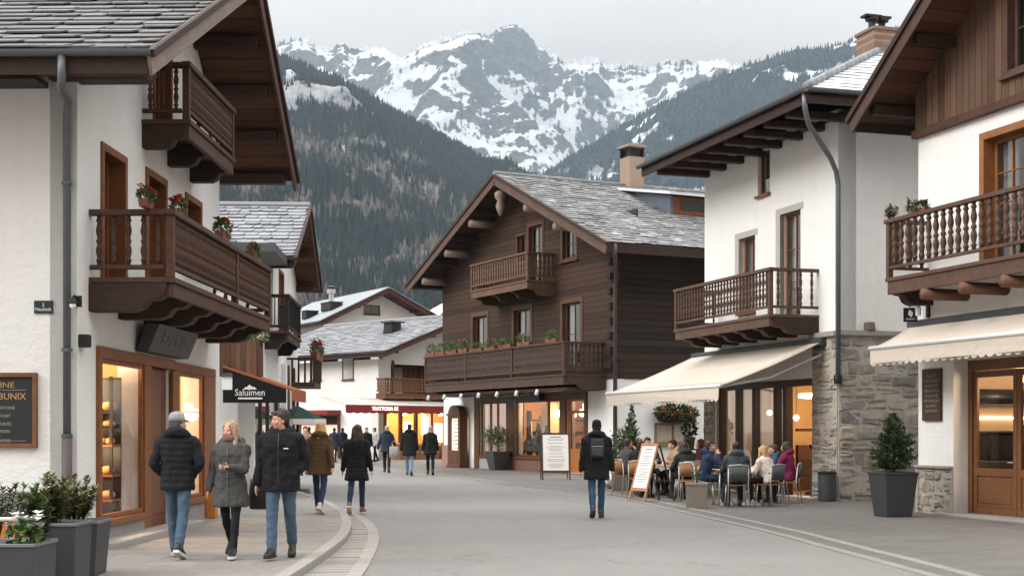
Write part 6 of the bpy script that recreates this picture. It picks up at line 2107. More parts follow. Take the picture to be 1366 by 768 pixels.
# dark green market umbrella
UM = (-5.42, 36.0)
T = thing('market_umbrella', 'dark green umbrella with a white edge over the left pavement', 'umbrella', (UM[0], UM[1], 0), 0)
mb = MB(); n = 8
rim = [V((0.72 * math.cos(2 * math.pi * i / n), 0.72 * math.sin(2 * math.pi * i / n), 1.86)) for i in range(n)]
top = V((0, 0, 2.2))
vs = rim + [p + V((0, 0, -.03)) for p in rim] + [top, top - V((0, 0, .03))]
mb.add(vs, [(i, (i + 1) % n, 2 * n) for i in range(n)] + [((i + 1) % n + n, i + n, 2 * n + 1) for i in range(n)] + [(i + n, (i + 1) % n + n, (i + 1) % n, i) for i in range(n)])
mb.build('canopy', m_cloth('dark_green_canvas', S(30, 56, 52)), T)
mb = MB()
for i in range(n):
    a, b = rim[i] * 1.001, rim[(i + 1) % n] * 1.001
    mb.quad(a + V((0, 0, -.14)), b + V((0, 0, -.14)), b, a)
mb.build('white_edge', m_cloth('white_canvas', (.7, .7, .68)), T)
mb = MB(); mb.sm = True; mb.tube([(0, 0, .05), (0, 0, 2.3)], .035, 8); mb.build('pole', BLACKMETAL, T)
mb = MB(); mb.taper(0, 0, 0, .1, .6, .5); mb.build('foot', DARKGREY, T)

# ------------------------------------------------------------------ white houses closing the street
B1 = House('white_house', 'white house with grey slate roof and a wooden loggia above the red shop awning', (-7.38, 78.7), (.7, .71))
F = B1.front(); SL = B1.left(0)
zt_ = 5.55
hs = [rect(*q) for q in ()]
def sidehole(px0, py0, px1, py1):
    a, za = B1.hitx(px0, py0); b, zb = B1.hitx(px1, py1)
    return (-a, zb, -b, za)
S1 = sidehole(415, 480, 428, 506); S2 = sidehole(458, 478, 471, 505)
wall(B1, SL, [(-12, -.1), (0, -.1), (0, zt_), (-12, zt_)], [rect(*S1), rect(*S2)], WHITE, thick=.3)
for q in (S1, S2): window(B1, SL, *q, mat=m_wood('red_brown_window', S(110, 66, 52), .3), nx=1, nz=1, depth=.08, curtain=False, casing=.08)
LO = (.9, 3.62, 8.2, 5.3); SHB = (.35, .05, 6.5, 3.2)
xr_, zr_ = 5.6, 8.1
wall(B1, F, [(.3, -.1), (11, -.1), (11, zt_), (xr_, zr_ - .2), (.3, zt_ + .1)], [rect(*LO), rect(*SHB)], WHITE, thick=.3)
mb = MB(); mb.box(.3, 1.3, 3.55, 11, 1.4, 5.4); mb.build('loggia_wall', m_planks('loggia_boards', S(132, 84, 58), 0, .2, 2, .4, .7), B1.root)
mb = MB(); mb.box(.3, .3, 3.35, 11, 8, 3.5); mb.box(.3, .3, 5.4, 11, 8, 5.5); mb.build('storey_floor', DIMROOM, B1.root)
for x, w in ((1.9, .9), (4.2, 1.1), (6.3, .9)):
    mb = MB(); mb.box(x, 1.2, 3.6, x + w, 1.28, 5.2); mb.build('loggia_panel', m_plain('cream_shutter', S(208, 186, 158), .7, .05, 2., 0) if x != 4.2 else WARMWOOD, B1.root)
for x in (.95, 3.4, 5.7, 8.0):
    mb = MB(); mb.box(x, -.05, 3.6, x + .16, .12, 5.5); mb.build('loggia_post', OLDWOOD, B1.root)
balcony(B1, F, -.2, 8.4, 3.64, .8, .85, (m_wood('loggia_rail', S(120, 80, 58), .35), m_wood('loggia_slats', S(112, 76, 56), .35)), 'flat', 40, 3, .1, brackets=4, br_w=.2, br_h=.3, fascia=.2, planks=True)
gable_roof(B1, -.85, 5.9, xr_, 8.25, 12, 5.9, -1.6, 12, m_planks('verge_soffit', S(92, 60, 46), 0, .24, 1, .5, .7), m_slate('pale_wet_slate', S(138, 140, 144), .0), m_wood('red_brown_barge', S(88, 58, 48), .35), seed=31, row=.32, wmin=.3, wmax=.7, barge_h=.3, tile=(True, False), thick=.15, purlins=2)
T = thing('roof_vent', 'small dark roof vent on the slate roof of the near white house', 'roof vent', B1.w(2.9, 2.2, 7.3), B1.rz)
mb = MB(); mb.taper(0, 0, -.3, .5, .8, .7); mb.build('body', BLACKMETAL, T, bevel=.02)
mb = MB(); mb.box(-.5, -.5, .5, .5, .5, .58); mb.build('cap', DARKGREY, T)
# street shop with the red awning
mb = MB(); mb.box(.36, 3.0, .0, 8, 3.1, 3.3); mb.box(.36, .35, 3.22, 8, 3.0, 3.3); mb.build('shop_wall', m_plain('amber_interior_wall', S(214, 160, 96), .8, .15, 1.5, 0), B1.root)
for i in range(6):
    x = .5 + i * 1.15
    mb = MB(); mb.box(x, .05, .05, x + .16, .25, 3.18); mb.build('shop_post', m_wood('chalet_shop_wood', S(96, 62, 42), .3, .5), B1.root)
for i, (x, z) in enumerate(((1.4, 1.8), (3.2, 1.6), (4.6, 1.9), (5.6, 1.5))):
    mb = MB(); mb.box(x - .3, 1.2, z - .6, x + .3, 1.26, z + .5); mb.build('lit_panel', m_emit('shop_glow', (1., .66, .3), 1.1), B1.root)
for x in (.9, 2.4, 3.9, 5.2, 6.2):
    mb = MB(); mb.sm = True; mb.ball((x, .6, 2.55), .12, 10, 6); mb.build('globe', m_emit('globe_lamp', (1., .8, .5), 7.), B1.root)
lamp('red_shop_light', B1.w(3.0, 1.0, 2.2), 230); lamp('red_shop_light', B1.w(5.5, 1.0, 2.2), 200)
REDC = m_cloth('red_canvas', S(138, 50, 48))
WF = B1.front()
UA = B1.hit(461, 545, -2.2)[0]
aw, vo = awning('red_awning', 'white topped awning with a red lettered front below the wooden loggia', B1, WF, UA, 6.4, 3.36, 2.96, 2.2, .46, slope_mat=CANVAS, val_mat=REDC, scallop=.5, frame=False, cassette=False)
text_mesh('lettering', 'TRATTORIA RE', .27, m_emit('lit_letters', (1., .82, .6), 1.6), vo, Matrix.Translation((B1.hit(514, 547, -2.26)[0], -2.26, 2.75)) @ TXF, .01)
# stall goods in front of the shop
CR = m_wood('crate_wood', S(140, 100, 66), .3)
for i in range(5):
    p = B1.w(.6 + i * 1.05, -1.3 - .15 * (i % 2), 0)
    T = thing('stall_crate', ['open wooden crate of red goods in front of the red awning shop, farthest left', 'low wooden crate of oranges under the red awning', 'wooden crate with pale goods under the middle of the red awning', 'crate of green goods near the right end of the red awning', 'wooden crate of apples below the last lamp of the red awning shop'][i], 'crate', p, B1.rz)
    mb = MB(); mb.box(-.4, -.3, .0, .4, .3, .75); mb.build('box', CR, T, bevel=.02)
    mb = MB(); mb.sm = True
    for k in range(14): mb.ball((rgB.uniform(-.3, .3), rgB.uniform(-.2, .2), .8), .1, 7, 5)
    mb.build('goods', m_plain('goods_%d' % i, [(.4, .05, .03), (.6, .25, .03), (.6, .5, .3), (.1, .2, .04), (.5, .1, .05)][i], .5, .2, 5., 0), T)
# garland over the shop
T = thing('garland', 'string of green foliage and tiny lights along the balcony of the white house', 'garland', B1.w(6.5, -1.0, 3.5), B1.rz)
mb = MB()
for i in range(14): leaf_clump(mb, (-2.2 + i * .34, .0, .12 * math.sin(i * .9)), (.3, .3, .26), 60, .16, rgB)
mb.build('foliage', m_leaf('garland_green', (.03, .04, .02), (.14, .13, .07)), T)
# low red roofed entrance left of it
T = thing('red_porch', 'small red awning over the orange lit doorway of the white house', 'awning', B1.w(0, 5.2, 0), B1.rz)
mb = MB(); mb.box(-1.0, -1.9, 2.5, -.003, 1.9, 2.75); mb.build('canopy', REDC, T, bevel=.02)
for y in (-1.85, 1.75):
    mb = MB(); mb.box(-.14, y, 0, -.004, y + .12, 2.5); mb.build('post', m_wood('red_brown_window', S(110, 66, 52), .3), T)
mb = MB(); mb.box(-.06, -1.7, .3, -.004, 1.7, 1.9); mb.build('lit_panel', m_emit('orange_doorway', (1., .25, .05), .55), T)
mb = MB(); mb.box(-.08, -1.7, 1.95, -.004, 1.7, 2.45); mb.build('dark_transom', DARKWOOD, T)

B3 = House('gabled_house', 'rear white house with pale metal roof rising behind the slate roof', (-14.2, 108), (.87, .5))
F = B3.front(); SL = B3.left(0)
zt_ = 9.6; xr_, zr_ = 4.6, 12.3
gw = (3.2, 10.55, 4.6, 11.3); lw = (1.3, 8.2, 2.0, 9.1)
wall(B3, F, [(0, -.1), (10, -.1), (10, zt_), (xr_, zr_ - .2), (0, zt_)], [rect(*gw), rect(*lw)], WHITE, thick=.3)
window(B3, F, *gw, mat=OLDWOOD, nx=2, nz=1, depth=.1, curtain=False); window(B3, F, *lw, mat=OLDWOOD, nx=1, nz=1, depth=.1, curtain=False)
wall(B3, SL, [(-14, -.1), (-.3, -.1), (-.3, zt_), (-14, zt_)], [], WHITE, thick=.3)
METR = m_plain('pale_metal_roof', S(150, 158, 164), .5, .06, .6, .0, .35)
B3R = gable_roof(B3, -1.0, 9.75, xr_, 12.5, 10.8, 9.55, -1.6, 14, m_planks('verge_soffit', S(92, 60, 46), 0, .24, 1, .5, .7), SLATELITE, m_wood('red_brown_barge', S(88, 58, 48), .35), seed=41, barge_h=.36, tile=(False, False), thick=.16, purlins=2)
mb = MB()
for xa, za, xb, zb in ((xr_, 12.52, -1.05, 9.76), (xr_, 12.52, 10.85, 9.56)):
    mb.hexa([(xa, -1.62, za), (xb, -1.62, zb), (xb, 14, zb), (xa, 14, za), (xa, -1.62, za + .07), (xb, -1.62, zb + .07), (xb, 14, zb + .07), (xa, 14, za + .07)])
mb.build('metal_covering', METR, B3R)
for i, (x, y, lab) in enumerate(((2.2, 4.0, 'thin steel flue standing on the pale metal roof'), )):
    T = thing('flue_pipe', lab, 'chimney', B3.w(x, y, 11.3), B3.rz)
    mb = MB(); mb.lathe([(.2, -.3), (.2, 1.1), (.34, 1.15), (.34, 1.45), (.2, 1.55)], 12); mb.build('pipe', STEEL, T)
    mb = MB(); mb.lathe([(.38, 1.56), (.4, 1.62), (.1, 1.75)], 12); mb.build('cap', BLACKMETAL, T)
for i, (x, y, lab) in enumerate(((.2, 3.5, 'small black roof hatch low on the pale metal roof'), (1.4, 1.5, 'long black roof hatch higher on the pale metal roof'))):
    zz = 9.8 + (x + 1) * .487
    T = thing('roof_hatch', lab, 'roof hatch', B3.w(x, y, zz), B3.rz)
    mb = MB(); mb.box(-.5, -.5, -.1, .5, .5 + i, .5); mb.build('box', BLACKMETAL, T, bevel=.03)
    mb = MB(); mb.box(-.55, -.55, .5, .55, .55 + i, .56); mb.build('lid', DARKGREY, T)
# low house behind the chalet's left eave and far houses on the slope
B4 = House('far_house', 'far house with a snowy roof glimpsed beside the chalet eave', (-9.0, 130), (.95, .3))
F = B4.front()
wall(B4, F, [(0, -.1), (14, -.1), (14, 10.5), (7, 14.5), (0, 10.5)], [], WHITE, thick=.3)
gable_roof(B4, -1.2, 10.2, 7, 14.9, 15.2, 10.2, -1.5, 14, m_planks('verge_soffit', S(92, 60, 46), 0, .24, 1, .5, .7), m_slate('snow_roof', S(120, 120, 122), .85), OLDWOOD, seed=43, row=.6, wmin=.6, wmax=1.4, barge_h=.4, tile=(True, True), thick=.2, purlins=1, gutter0=False)
# farmhouses on the lower slope
rgF = random.Random(8)
FARW = m_plain('far_house_wall', S(150, 140, 128), .9, .1, .3, 0); FARR = m_plain('far_house_roof', S(118, 106, 98), .9, .2, .3, 0)
FH = [(512, 352, 'tan'), (536, 362, 'broad'), (492, 366, 'low'), (466, 240, 'white'), (430, 372, 'grey'), (548, 340, 'upper')]
words = {'tan': 'tan farmhouse on the lower slope right above the metal roof ridge', 'broad': 'broad farmhouse on the slope just left of the chalet eave', 'low': 'low farmhouse left of the tan one on the lower slope',
         'white': 'lone pale hut halfway up the forested slope', 'grey': 'farmhouse low on the slope above the pale metal roof vents', 'upper': 'small upper farmhouse on the slope above the chalet eave'}


def on_hill(px, py):
    r = ray(px, py)
    for i in range(600):
        y = 640 + i * 3.2
        x = r.x * y; z = EYE + r.z * y
        u = (x / y + .5) / .72; v = (y - 620) / 2200
        if left_fn(u, v)[2] >= z: return V((x, y, z))
    return V((r.x * 1500, 1500, EYE + r.z * 1500))


for px, py, k in FH:
    p = on_hill(px, py); s = rgF.uniform(.85, 1.2) * p.y / 1000
    T = thing('farmhouse', words[k], 'house', p - V((0, 0, 2.0)), rgF.uniform(-.5, .5), 'farmhouses scattered on the mountainside')
    mb = MB(); w, d, h = 4.5 * s, 4 * s, 2.8 * s
    mb.box(-w, -d, 0, w, d, h); mb.plate([(-w, h), (w, h), (0, h * 1.7)], [], lambda a, b, d_: (a, d_, b), -d, d); mb.build('walls', FARW, T)
    mb = MB()
    for sgn in (-1, 1):
        mb.hexa([(0, -d * 1.15, h * 1.75), (sgn * w * 1.15, -d * 1.15, h * .95), (sgn * w * 1.15, d * 1.15, h * .95), (0, d * 1.15, h * 1.75), (0, -d * 1.15, h * 1.82), (sgn * w * 1.15, -d * 1.15, h * 1.02), (sgn * w * 1.15, d * 1.15, h * 1.02), (0, d * 1.15, h * 1.82)])
    mb.build('roof', FARR, T)
# ------------------------------------------------------------------ people
FOLD = bpy.data.textures.new('cloth_folds', 'CLOUDS'); FOLD.noise_scale = .085; FOLD.noise_depth = 2
HAIRT = bpy.data.textures.new('hair_strands', 'CLOUDS'); HAIRT.noise_scale = .035; HAIRT.noise_depth = 2


@cached
def m_skin(name, col):
    t = NT(name); o = t.obj()
    n = t.noise(o, 14, 4)
    t.set(t.mix(n, mul(col, .86), mul((col[0] * 1.04, col[1], col[2]), 1.08)), .5, 0, .35)
    t.b.inputs['Subsurface Weight'].default_value = .06
    t.b.inputs['Subsurface Radius'].default_value = (.02, .008, .004)
    return t.mat


@cached
def m_hair(name, col):
    t = NT(name); o = t.obj()
    n = t.noise(t.map(o, (55, 55, 6)), 1, 4, .6)
    t.set(t.mix(n, mul(col, .45), mul(col, 1.5)), .5, 0, .4)
    t.bump(n, .8, .01)
    return t.mat


@cached
def m_denim(name, col):
    t = NT(name); o = t.obj()
    n = t.noise(t.map(o, (6, 6, 2)), 1, 5, .6); f = t.noise(o, 220, 2)
    c = t.mix(n, mul(col, .62), mul((col[0] * 1.15 + .015, col[1] * 1.1 + .012, col[2] + .01), 1.35))
    t.set(t.mix(t.math('MULTIPLY', f, .4), c, mul(col, .6)), .85, 0, .2)
    t.bump(t.math('ADD', t.noise(t.map(o, (9, 9, 5)), 1, 4, .6), t.math('MULTIPLY', f, .05)), .6, .03)
    return t.mat


SKIN = m_skin('skin', S(206, 158, 134))


def ik(a, b, l1, l2, hint):
    a, b = V(a), V(b); d = b - a; L = d.length
    mx = (l1 + l2) * .995
    if L > mx: b = a + d * (mx / L); d = b - a; L = mx
    u = d / L
    x = (l1 * l1 - l2 * l2 + L * L) / (2 * L)
    h = math.sqrt(max(l1 * l1 - x * x, 0))
    hv = V(hint); hv = hv - u * hv.dot(u)
    if hv.length < 1e-4: hv = u.orthogonal()
    return a + u * x + hv.normalized() * h, b


def seg(mb, pts, rad, n=12, sub=3, pulse=0, per=.075):
    """tapered limb along a smoothed path; pulse > 0 adds the rolls of a quilted sleeve"""
    P = [V(p) for p in pts]; out = []; rr = []
    for i in range(len(P) - 1):
        p0 = P[max(i - 1, 0)]; p1 = P[i]; p2 = P[i + 1]; p3 = P[min(i + 2, len(P) - 1)]
        k = sub if not pulse else max(sub, int((p2 - p1).length / per * 6))
        for j in range(k):
            t = j / k
            out.append(.5 * ((2 * p1) + (p2 - p0) * t + (2 * p0 - 5 * p1 + 4 * p2 - p3) * t * t + (3 * p1 - p0 - 3 * p2 + p3) * t ** 3))
            a, b = rad[i], rad[i + 1]
            a = a if isinstance(a, tuple) else (a, a); b = b if isinstance(b, tuple) else (b, b)
            rr.append((a[0] + (b[0] - a[0]) * t, a[1] + (b[1] - a[1]) * t))
    out.append(P[-1]); r = rad[-1]; rr.append(r if isinstance(r, tuple) else (r, r))
    if pulse:
        s = 0
        for i in range(len(out)):
            if i: s += (out[i] - out[i - 1]).length
            k = 1 + pulse * (abs(math.sin(math.pi * s / per)) - .6)
            rr[i] = (rr[i][0] * k, rr[i][1] * k)
    mb.tube(out, rr, n)
    d0 = (out[0] - out[1]).normalized(); d1 = (out[-1] - out[-2]).normalized()
    mb.ball(out[0], min(rr[0]) * .97, 10, 6); mb.ball(out[-1], min(rr[-1]) * .97, 10, 6)


def soft(o, vox, it=5, disp=0, tex=None):
    m = o.modifiers.new('merge', 'REMESH'); m.mode = 'VOXEL'; m.voxel_size = vox; m.use_smooth_shade = True
    m = o.modifiers.new('soften', 'SMOOTH'); m.factor = .5; m.iterations = it
    if disp:
        d = o.modifiers.new('folds', 'DISPLACE'); d.texture = tex or FOLD; d.strength = disp; d.mid_level = .5; d.texture_coords = 'LOCAL'
    return o


def person(label, loc, rz, H=1.74, sit=False, th=(18, -18), kn=(4, 22), foot=None, lean=3, yaw=0, pitch=0, arms=('relax', 'relax'), female=False,
           jacket=(.01, .01, .012), hem=-.14, puffer=False, bands=0, bulk=1.0, collar=True, hood=False, legs=None, legfit=1.0, shoe=(.015, .015, .015), sole=None,
           hair=(.03, .02, .015), style='short', hat=None, scarf=None, skin=None, vox=.012, face=False, roll=0, hands=True, tgt=None, open_neck=None, group=None):
    s = H / 1.75
    t = thing('person', label, 'person', loc, rz, group)
    t.scale = (s, s, s)
    skin = skin or SKIN
    hz = .93
    sw = .9 if female else 1.0
    body, leg, jk = MB(), MB(), MB()
    shoes = []
    lows = []
    J = {}
    for i, sg in enumerate((1, -1)):            # person's left = +x
        a, k = R(th[i]), R(kn[i])
        hip = V((sg * .085, 0, 0))
        spread = .002 * sg if not sit else .05 * sg
        knee = hip + V((spread, -.435 * math.sin(a), -.435 * math.cos(a)))
        ank = knee + V((-.01 * sg, -.42 * math.sin(a - k), -.42 * math.cos(a - k)))
        fp = R(foot[i]) if foot else max(0, -(a - k)) * .8
        J[i] = (hip, knee, ank)
        sh = MB(); sh.sm = True
        M = Matrix.Translation(ank) @ Matrix.Rotation(sg * R(7), 4, 'Z') @ Matrix.Rotation(fp, 4, 'X')
        rings = []
        for y, w, h0, h1 in ((.075, .024, -.07, -.01), (.06, .036, -.078, .03), (.02, .04, -.08, .05), (-.04, .04, -.08, .03), (-.09, .045, -.08, -.012), (-.14, .046, -.08, -.028), (-.185, .036, -.078, -.04), (-.205, .018, -.072, -.052)):
            n = 12; c = (h0 + h1) / 2; hh = (h1 - h0) / 2
            rings.append([M @ V((w * math.copysign(abs(math.cos(q)) ** .7, math.cos(q)), y, c + hh * math.copysign(abs(math.sin(q)) ** .7, math.sin(q)))) for q in [2 * math.pi * j / n for j in range(n)]])
        sh.rings(rings)
        so = MB(); so.sm = False
        outl = [(.034, .078), (.042, .02), (.042, -.05), (.05, -.11), (.047, -.17), (.026, -.21), (-.026, -.21), (-.047, -.17), (-.05, -.11), (-.042, -.05), (-.042, .02), (-.034, .078)]
        so.plate(outl, [], lambda x, y, d: tuple(M @ V((x, y, d))), -.1, -.068)
        shoes.append((sh, so)); lows.append(min(p[2] for p in so.v))
        lf = legfit
        seg(leg, [hip + V((0, 0, .04)), hip.lerp(knee, .35), knee, knee.lerp(ank, .35), ank + (ank - knee).normalized() * .012], [(.088 * lf * sw ** .3, .096 * lf), (.084 * lf, .088 * lf), .064 * lf, .062 * lf, .054 * lf if legfit >= 1 else .046], 12)
        seg(body, [hip, knee, ank], [.06, .045, .035], 8)
    ground_z = -min(lows)
    off = V((0, 0, ground_z))
    # pelvis in the trousers
    pr = [(-.06, .0, .145, .10), (.0, .0, .158, .112), (.08, .0, .150, .105), (.16, .0, .142, .1)]
    def ringz(z, y, rx, ry, n=16, sq=.85): return [V((rx * math.copysign(abs(math.cos(q)) ** sq, math.cos(q)), y + ry * math.copysign(abs(math.sin(q)) ** sq, math.sin(q)), z)) for q in [2 * math.pi * j / n for j in range(n)]]
    leg.rings([ringz(*p) for p in pr])
    # torso
    T = Matrix.Rotation(R(lean), 4, 'X')
    b = bulk
    fr = [(-.34, .0, .205, .15), (-.22, .0, .2, .148), (-.1, .0, .19, .138), (.02, .0, .184, .132), (.12, .0, .176 if not female else .162, .128), (.24, .0, .188 if not female else .172, .136), (.36, .0, .2 * sw, .14), (.44, .01, .195 * sw, .125), (.495, .012, .15 * sw, .105), (.53, .012, .09, .085), (.575, .005, .082, .082)]
    if female and hem < -.2: fr[0] = (-.34, 0, .222, .165); fr[1] = (-.22, 0, .214, .158)
    prof = [p for p in fr if p[0] >= hem - .001]
    if prof[0][0] > hem + .01: prof = [(hem, 0, interp([(q[0], q[2]) for q in fr], hem), interp([(q[0], q[3]) for q in fr], hem))] + prof
    if sit: prof = [(p[0], p[1] + (.01 if p[0] < .1 else 0), p[2], p[3]) for p in prof]
    rg_ = []
    zz = prof[0][0]; step = .0125 if puffer else .03
    while zz < prof[-1][0] + 1e-6:
        y = interp([(q[0], q[1]) for q in prof], zz); rx = interp([(q[0], q[2]) for q in prof], zz) * b; ry = interp([(q[0], q[3]) for q in prof], zz) * b
        k = 1 + (.05 * (abs(math.sin(math.pi * (zz + 1) / .078)) - .6) if puffer and zz < .46 else 0)
        rg_.append([T @ p for p in ringz(zz, y, rx * k, ry * k)])
        zz += step
    jk.rings(rg_)
    if hem < -.12 and not sit:
        # let the hem hang with a slight flare
        pass
    body.rings([[T @ p for p in ringz(z, 0, rx, ry)] for z, rx, ry in ((-.06, .13, .09), (.1, .13, .09), (.3, .15, .1), (.44, .13, .085), (.5, .07, .06))])
    shz = .435; nk = T @ V((0, .012, .5))
    # arms
    for i, sg in enumerate((1, -1)):
        S_ = T @ V((sg * .185 * sw, .01, shz))
        a = arms[i]
        pre = {'relax': ((.285, -.02, -.12), (.2, .6, 0)), 'fwd': ((.25, -.2, -.06), (.3, .9, -.2)), 'back': ((.27, .17, -.1), (.3, .8, 0)), 'pocket': ((.145, -.085, -.0), (.9, .75, 0)),
               'cup': ((.06, -.30, .20), (.5, .3, -.9)), 'table': ((.14, -.40, .22), (.6, .2, -.9)), 'face': ((.06, -.17, .52), (.5, -.2, -1)), 'lap': ((.1, -.3, .1), (.7, .4, -.4)), 'out': ((.34, -.1, -.08), (.5, .7, 0)), 'bag': ((.27, -.02, -.13), (.3, .7, 0))}[a] if isinstance(a, str) else a
        tg = V((pre[0][0] * sg, pre[0][1], pre[0][2]))
        if a == 'face': tg = T @ tg
        el, wr = ik(S_, tg, .285, .25, (pre[1][0] * sg, pre[1][1], pre[1][2]))
        pul = .06 if puffer else 0
        inn = S_ + T.to_3x3() @ V((-sg * .06, 0, -.01))
        seg(jk, [inn, S_ + V((sg * .012, 0, -.02)), S_.lerp(el, .5), el, el.lerp(wr, .5), wr], [.08 * b, .077 * b, .064 * b, .056 * b, .05 * b, .043 * b], 12, 3, pul)
        seg(body, [S_, el, wr], [.05, .036, .026], 8)
        if hands and a != 'pocket':
            d = (wr - el).normalized()
            side = d.cross(V((sg, 0, 0.01)))
            if side.length < .2: side = d.cross(V((0, 1, 0)))
            side.normalize(); nrm = d.cross(side).normalized()
            # palm, four fingers, thumb
            curl = {'cup': .9, 'table': .5, 'bag': 1.1}.get(a if isinstance(a, str) else '', .35)
            inward = nrm if nrm.dot(V((-sg, -.2, 0))) > 0 else -nrm
            p0 = wr + d * .01; p1 = wr + d * .085
            body.tube([p0, p0.lerp(p1, .5), p1], [(.02, .026), (.016, .038), (.014, .038)], 8)
            for q in range(4):
                o_ = side * (.03 - .02 * q); L = (.068, .076, .072, .056)[q]
                f0 = p1 + o_ - d * .012; d1 = (d + inward * curl * .5).normalized(); d2 = (d + inward * curl * 1.3).normalized()
                f1 = f0 + d1 * L * .5; f2 = f1 + d2 * L * .5
                body.tube([f0, f1, f2], [.0095, .009, .0075], 6); body.ball(f2, .0075, 6, 4)
            th0 = p0 + side * .026 + d * .02; th1 = th0 + (d * .6 + side * .75 + inward * .3).normalized() * .035; th2 = th1 + (d * .9 + side * .15 + inward * .4).normalized() * .03
            body.tube([th0, th1, th2], [.012, .0105, .008], 6); body.ball(th2, .008, 6, 4)
            if i == 0 or True: J['hand%d' % i] = (p1 + inward * .03, d, inward)
    # head
    hm_ = Matrix.Translation(nk + T.to_3x3() @ V((0, -.012, .04))) @ Matrix.Rotation(R(yaw), 4, 'Z') @ Matrix.Rotation(R(pitch), 4, 'X') @ Matrix.Rotation(R(roll), 4, 'Y')
    hd = MB()

    def put(mb, src, M): 
        b_ = len(mb.v); mb.v.extend([tuple(M @ V(p)) for p in src.v])
        for f, m_, r_, s_ in zip(src.f, src.m, src.r, src.s): mb.f.append(tuple(i_ + b_ for i_ in f)); mb.m.append(m_); mb.r.append(r_); mb.s.append(s_)
    hd.tube([(0, .012, -.09), (0, .008, .0), (0, .005, .06)], [(.046, .046), (.049, .05), (.053, .055)], 12)
    hd.ball((0, .012, .148), .1, 16, 12, (.76, .96, .92))
    hd.ball((0, -.022, .085), .08, 14, 10, (.76, .86, 1.05))
    hd.ball((0, -.066, .035), .03, 10, 6, (1.05, .8, .8))
    hd.tube([(0, -.082, .125), (0, -.098, .1), (0, -.112, .085), (0, -.095, .076)], [.010, .012, .0145, .012], 8)
    for sg in (1, -1):
        hd.ball((sg * .074, .012, .1), .03, 8, 6, (.35, .7, 1.0)); hd.ball((sg * .042, -.066, .09), .026, 8, 6)
        hd.ball((sg * .03, -.075, .138), .022, 8, 5, (1.3, .7, .5))
    hd.ball((0, -.088, .052), .018, 8, 5, (1.3, .6, .7))
    put(body, hd, hm_)
    bo = body.build('body', skin, t, loc=off); soft(bo, min(vox, .0085) if face else max(vox, .012), 3)
    if face:
        for sg in (1, -1):
            m = MB(); q = MB(); q.sm = True; q.ball((sg * .031, -.087, .119), .0125, 10, 7, (1.1, .7, .5)); put(m, q, hm_); e_ = m.build('eye', m_plain('eye_white', (.62, .6, .58), .3, .03, 3., 0), t, loc=off)
            m = MB(); q = MB(); q.sm = True; q.ball((sg * .031, -.0925, .1185), .0066, 8, 6, (1, .7, .85)); put(m, q, hm_); m.build('iris', m_plain('iris_dark', (.03, .02, .015), .2, .05, 3., 0), e_)
            m = MB(); q = MB(); q.tube([(sg * .014, -.096, .139), (sg * .032, -.098, .146), (sg * .052, -.086, .14)], [.002, .0034, .002], 6); put(m, q, hm_); m.build('eyebrow', m_hair('hair_%s' % str(hair), hair), t, loc=off)
        m = MB(); q = MB(); q.sm = True; q.tube([(-.026, -.092, .054), (-.012, -.104, .0555), (0, -.1065, .0535), (.012, -.104, .0555), (.026, -.092, .054)], [.0025, .0055, .006, .0055, .0025], 6); put(m, q, hm_)
        m.build('mouth', m_plain('lips', S(160, 92, 84), .5, .05, 4., 0), t, loc=off)
    # hair
    HM = m_hair('hair_%s' % str(hair), hair)
    hr = MB()
    if style != 'none':
        if hat: hr.ball((0, .03, .13), .092, 16, 10, (.86, .95, .7))
        else: hr.ball((0, .024, .166), .1, 16, 10, (.83, .97, .87))
        hr.ball((0, .05, .11), .085, 12, 8, (.9, .75, 1.0))
        for sg in (1, -1): hr.ball((sg * .066, .022, .135), .04, 8, 6, (.5, 1.0, 1.1))
        if style == 'short' and not hat: hr.tube([(-.05, -.07, .195), (0, -.083, .2), (.055, -.065, .19)], [.018, .024, .018], 8)
        if style in ('long', 'longer'):
            e_ = -.13 if style == 'long' else -.22
            hr.tube([(0, .06, .14), (0, .085, .04), (0, .10, -.05), (0, .105, e_)], [(.085, .05), (.1, .05), (.11, .045), (.085, .025)], 14)
            for sg in (1, -1): hr.tube([(sg * .045, -.06, .2), (sg * .078, -.03, .13), (sg * .086, -.01, .02), (sg * .098, -.03, -.07), (sg * .085, -.05, e_ + .03)], [.02, .026, .034, .034, .014], 8)
        if style == 'bun': hr.ball((0, .12, .17), .04, 8, 6)
        m = MB(); put(m, hr, hm_); o = m.build('hair', HM, t, loc=off); soft(o, max(.008, vox * .8), 3, .018, HAIRT)
    if hat:
        kind, hc = hat; q = MB(); q.sm = True
        if kind == 'beanie':
            q.lathe([(.088, .0), (.094, .02), (.094, .05), (.088, .055), (.09, .075), (.078, .115), (.05, .14), (.01, .148)], 18, (0, 0, 0))
            for i_, p in enumerate(q.v): q.v[i_] = (p[0] * .92, p[1] * 1.1 + .015 + (p[2] - .05) * .1, p[2] + .118)
        else:
            q.lathe([(.088, .0), (.09, .035), (.084, .07), (.06, .1), (.02, .112), (.004, .114)], 18, (0, 0, 0))
            for i_, p in enumerate(q.v): q.v[i_] = (p[0] * 1.02, p[1] * 1.2 + .016, p[2] * 1.08 + .14)
            q.plate([(.065 * math.cos(a_), -.075 - .085 * math.sin(a_)) for a_ in [math.pi * j / 8 for j in range(9)]], [], lambda x, y, d: (x, y, .152 + d + (y + .08) * .25), 0, .008)
        m = MB(); put(m, q, hm_); m.build('hat', m_cloth('hat_%s' % str(hc), hc), t, loc=off)
    JM = m_cloth('jacket_%s_%s' % (str(jacket), bands), jacket, bands) if bands else m_cloth('coat_%s' % str(jacket), jacket)
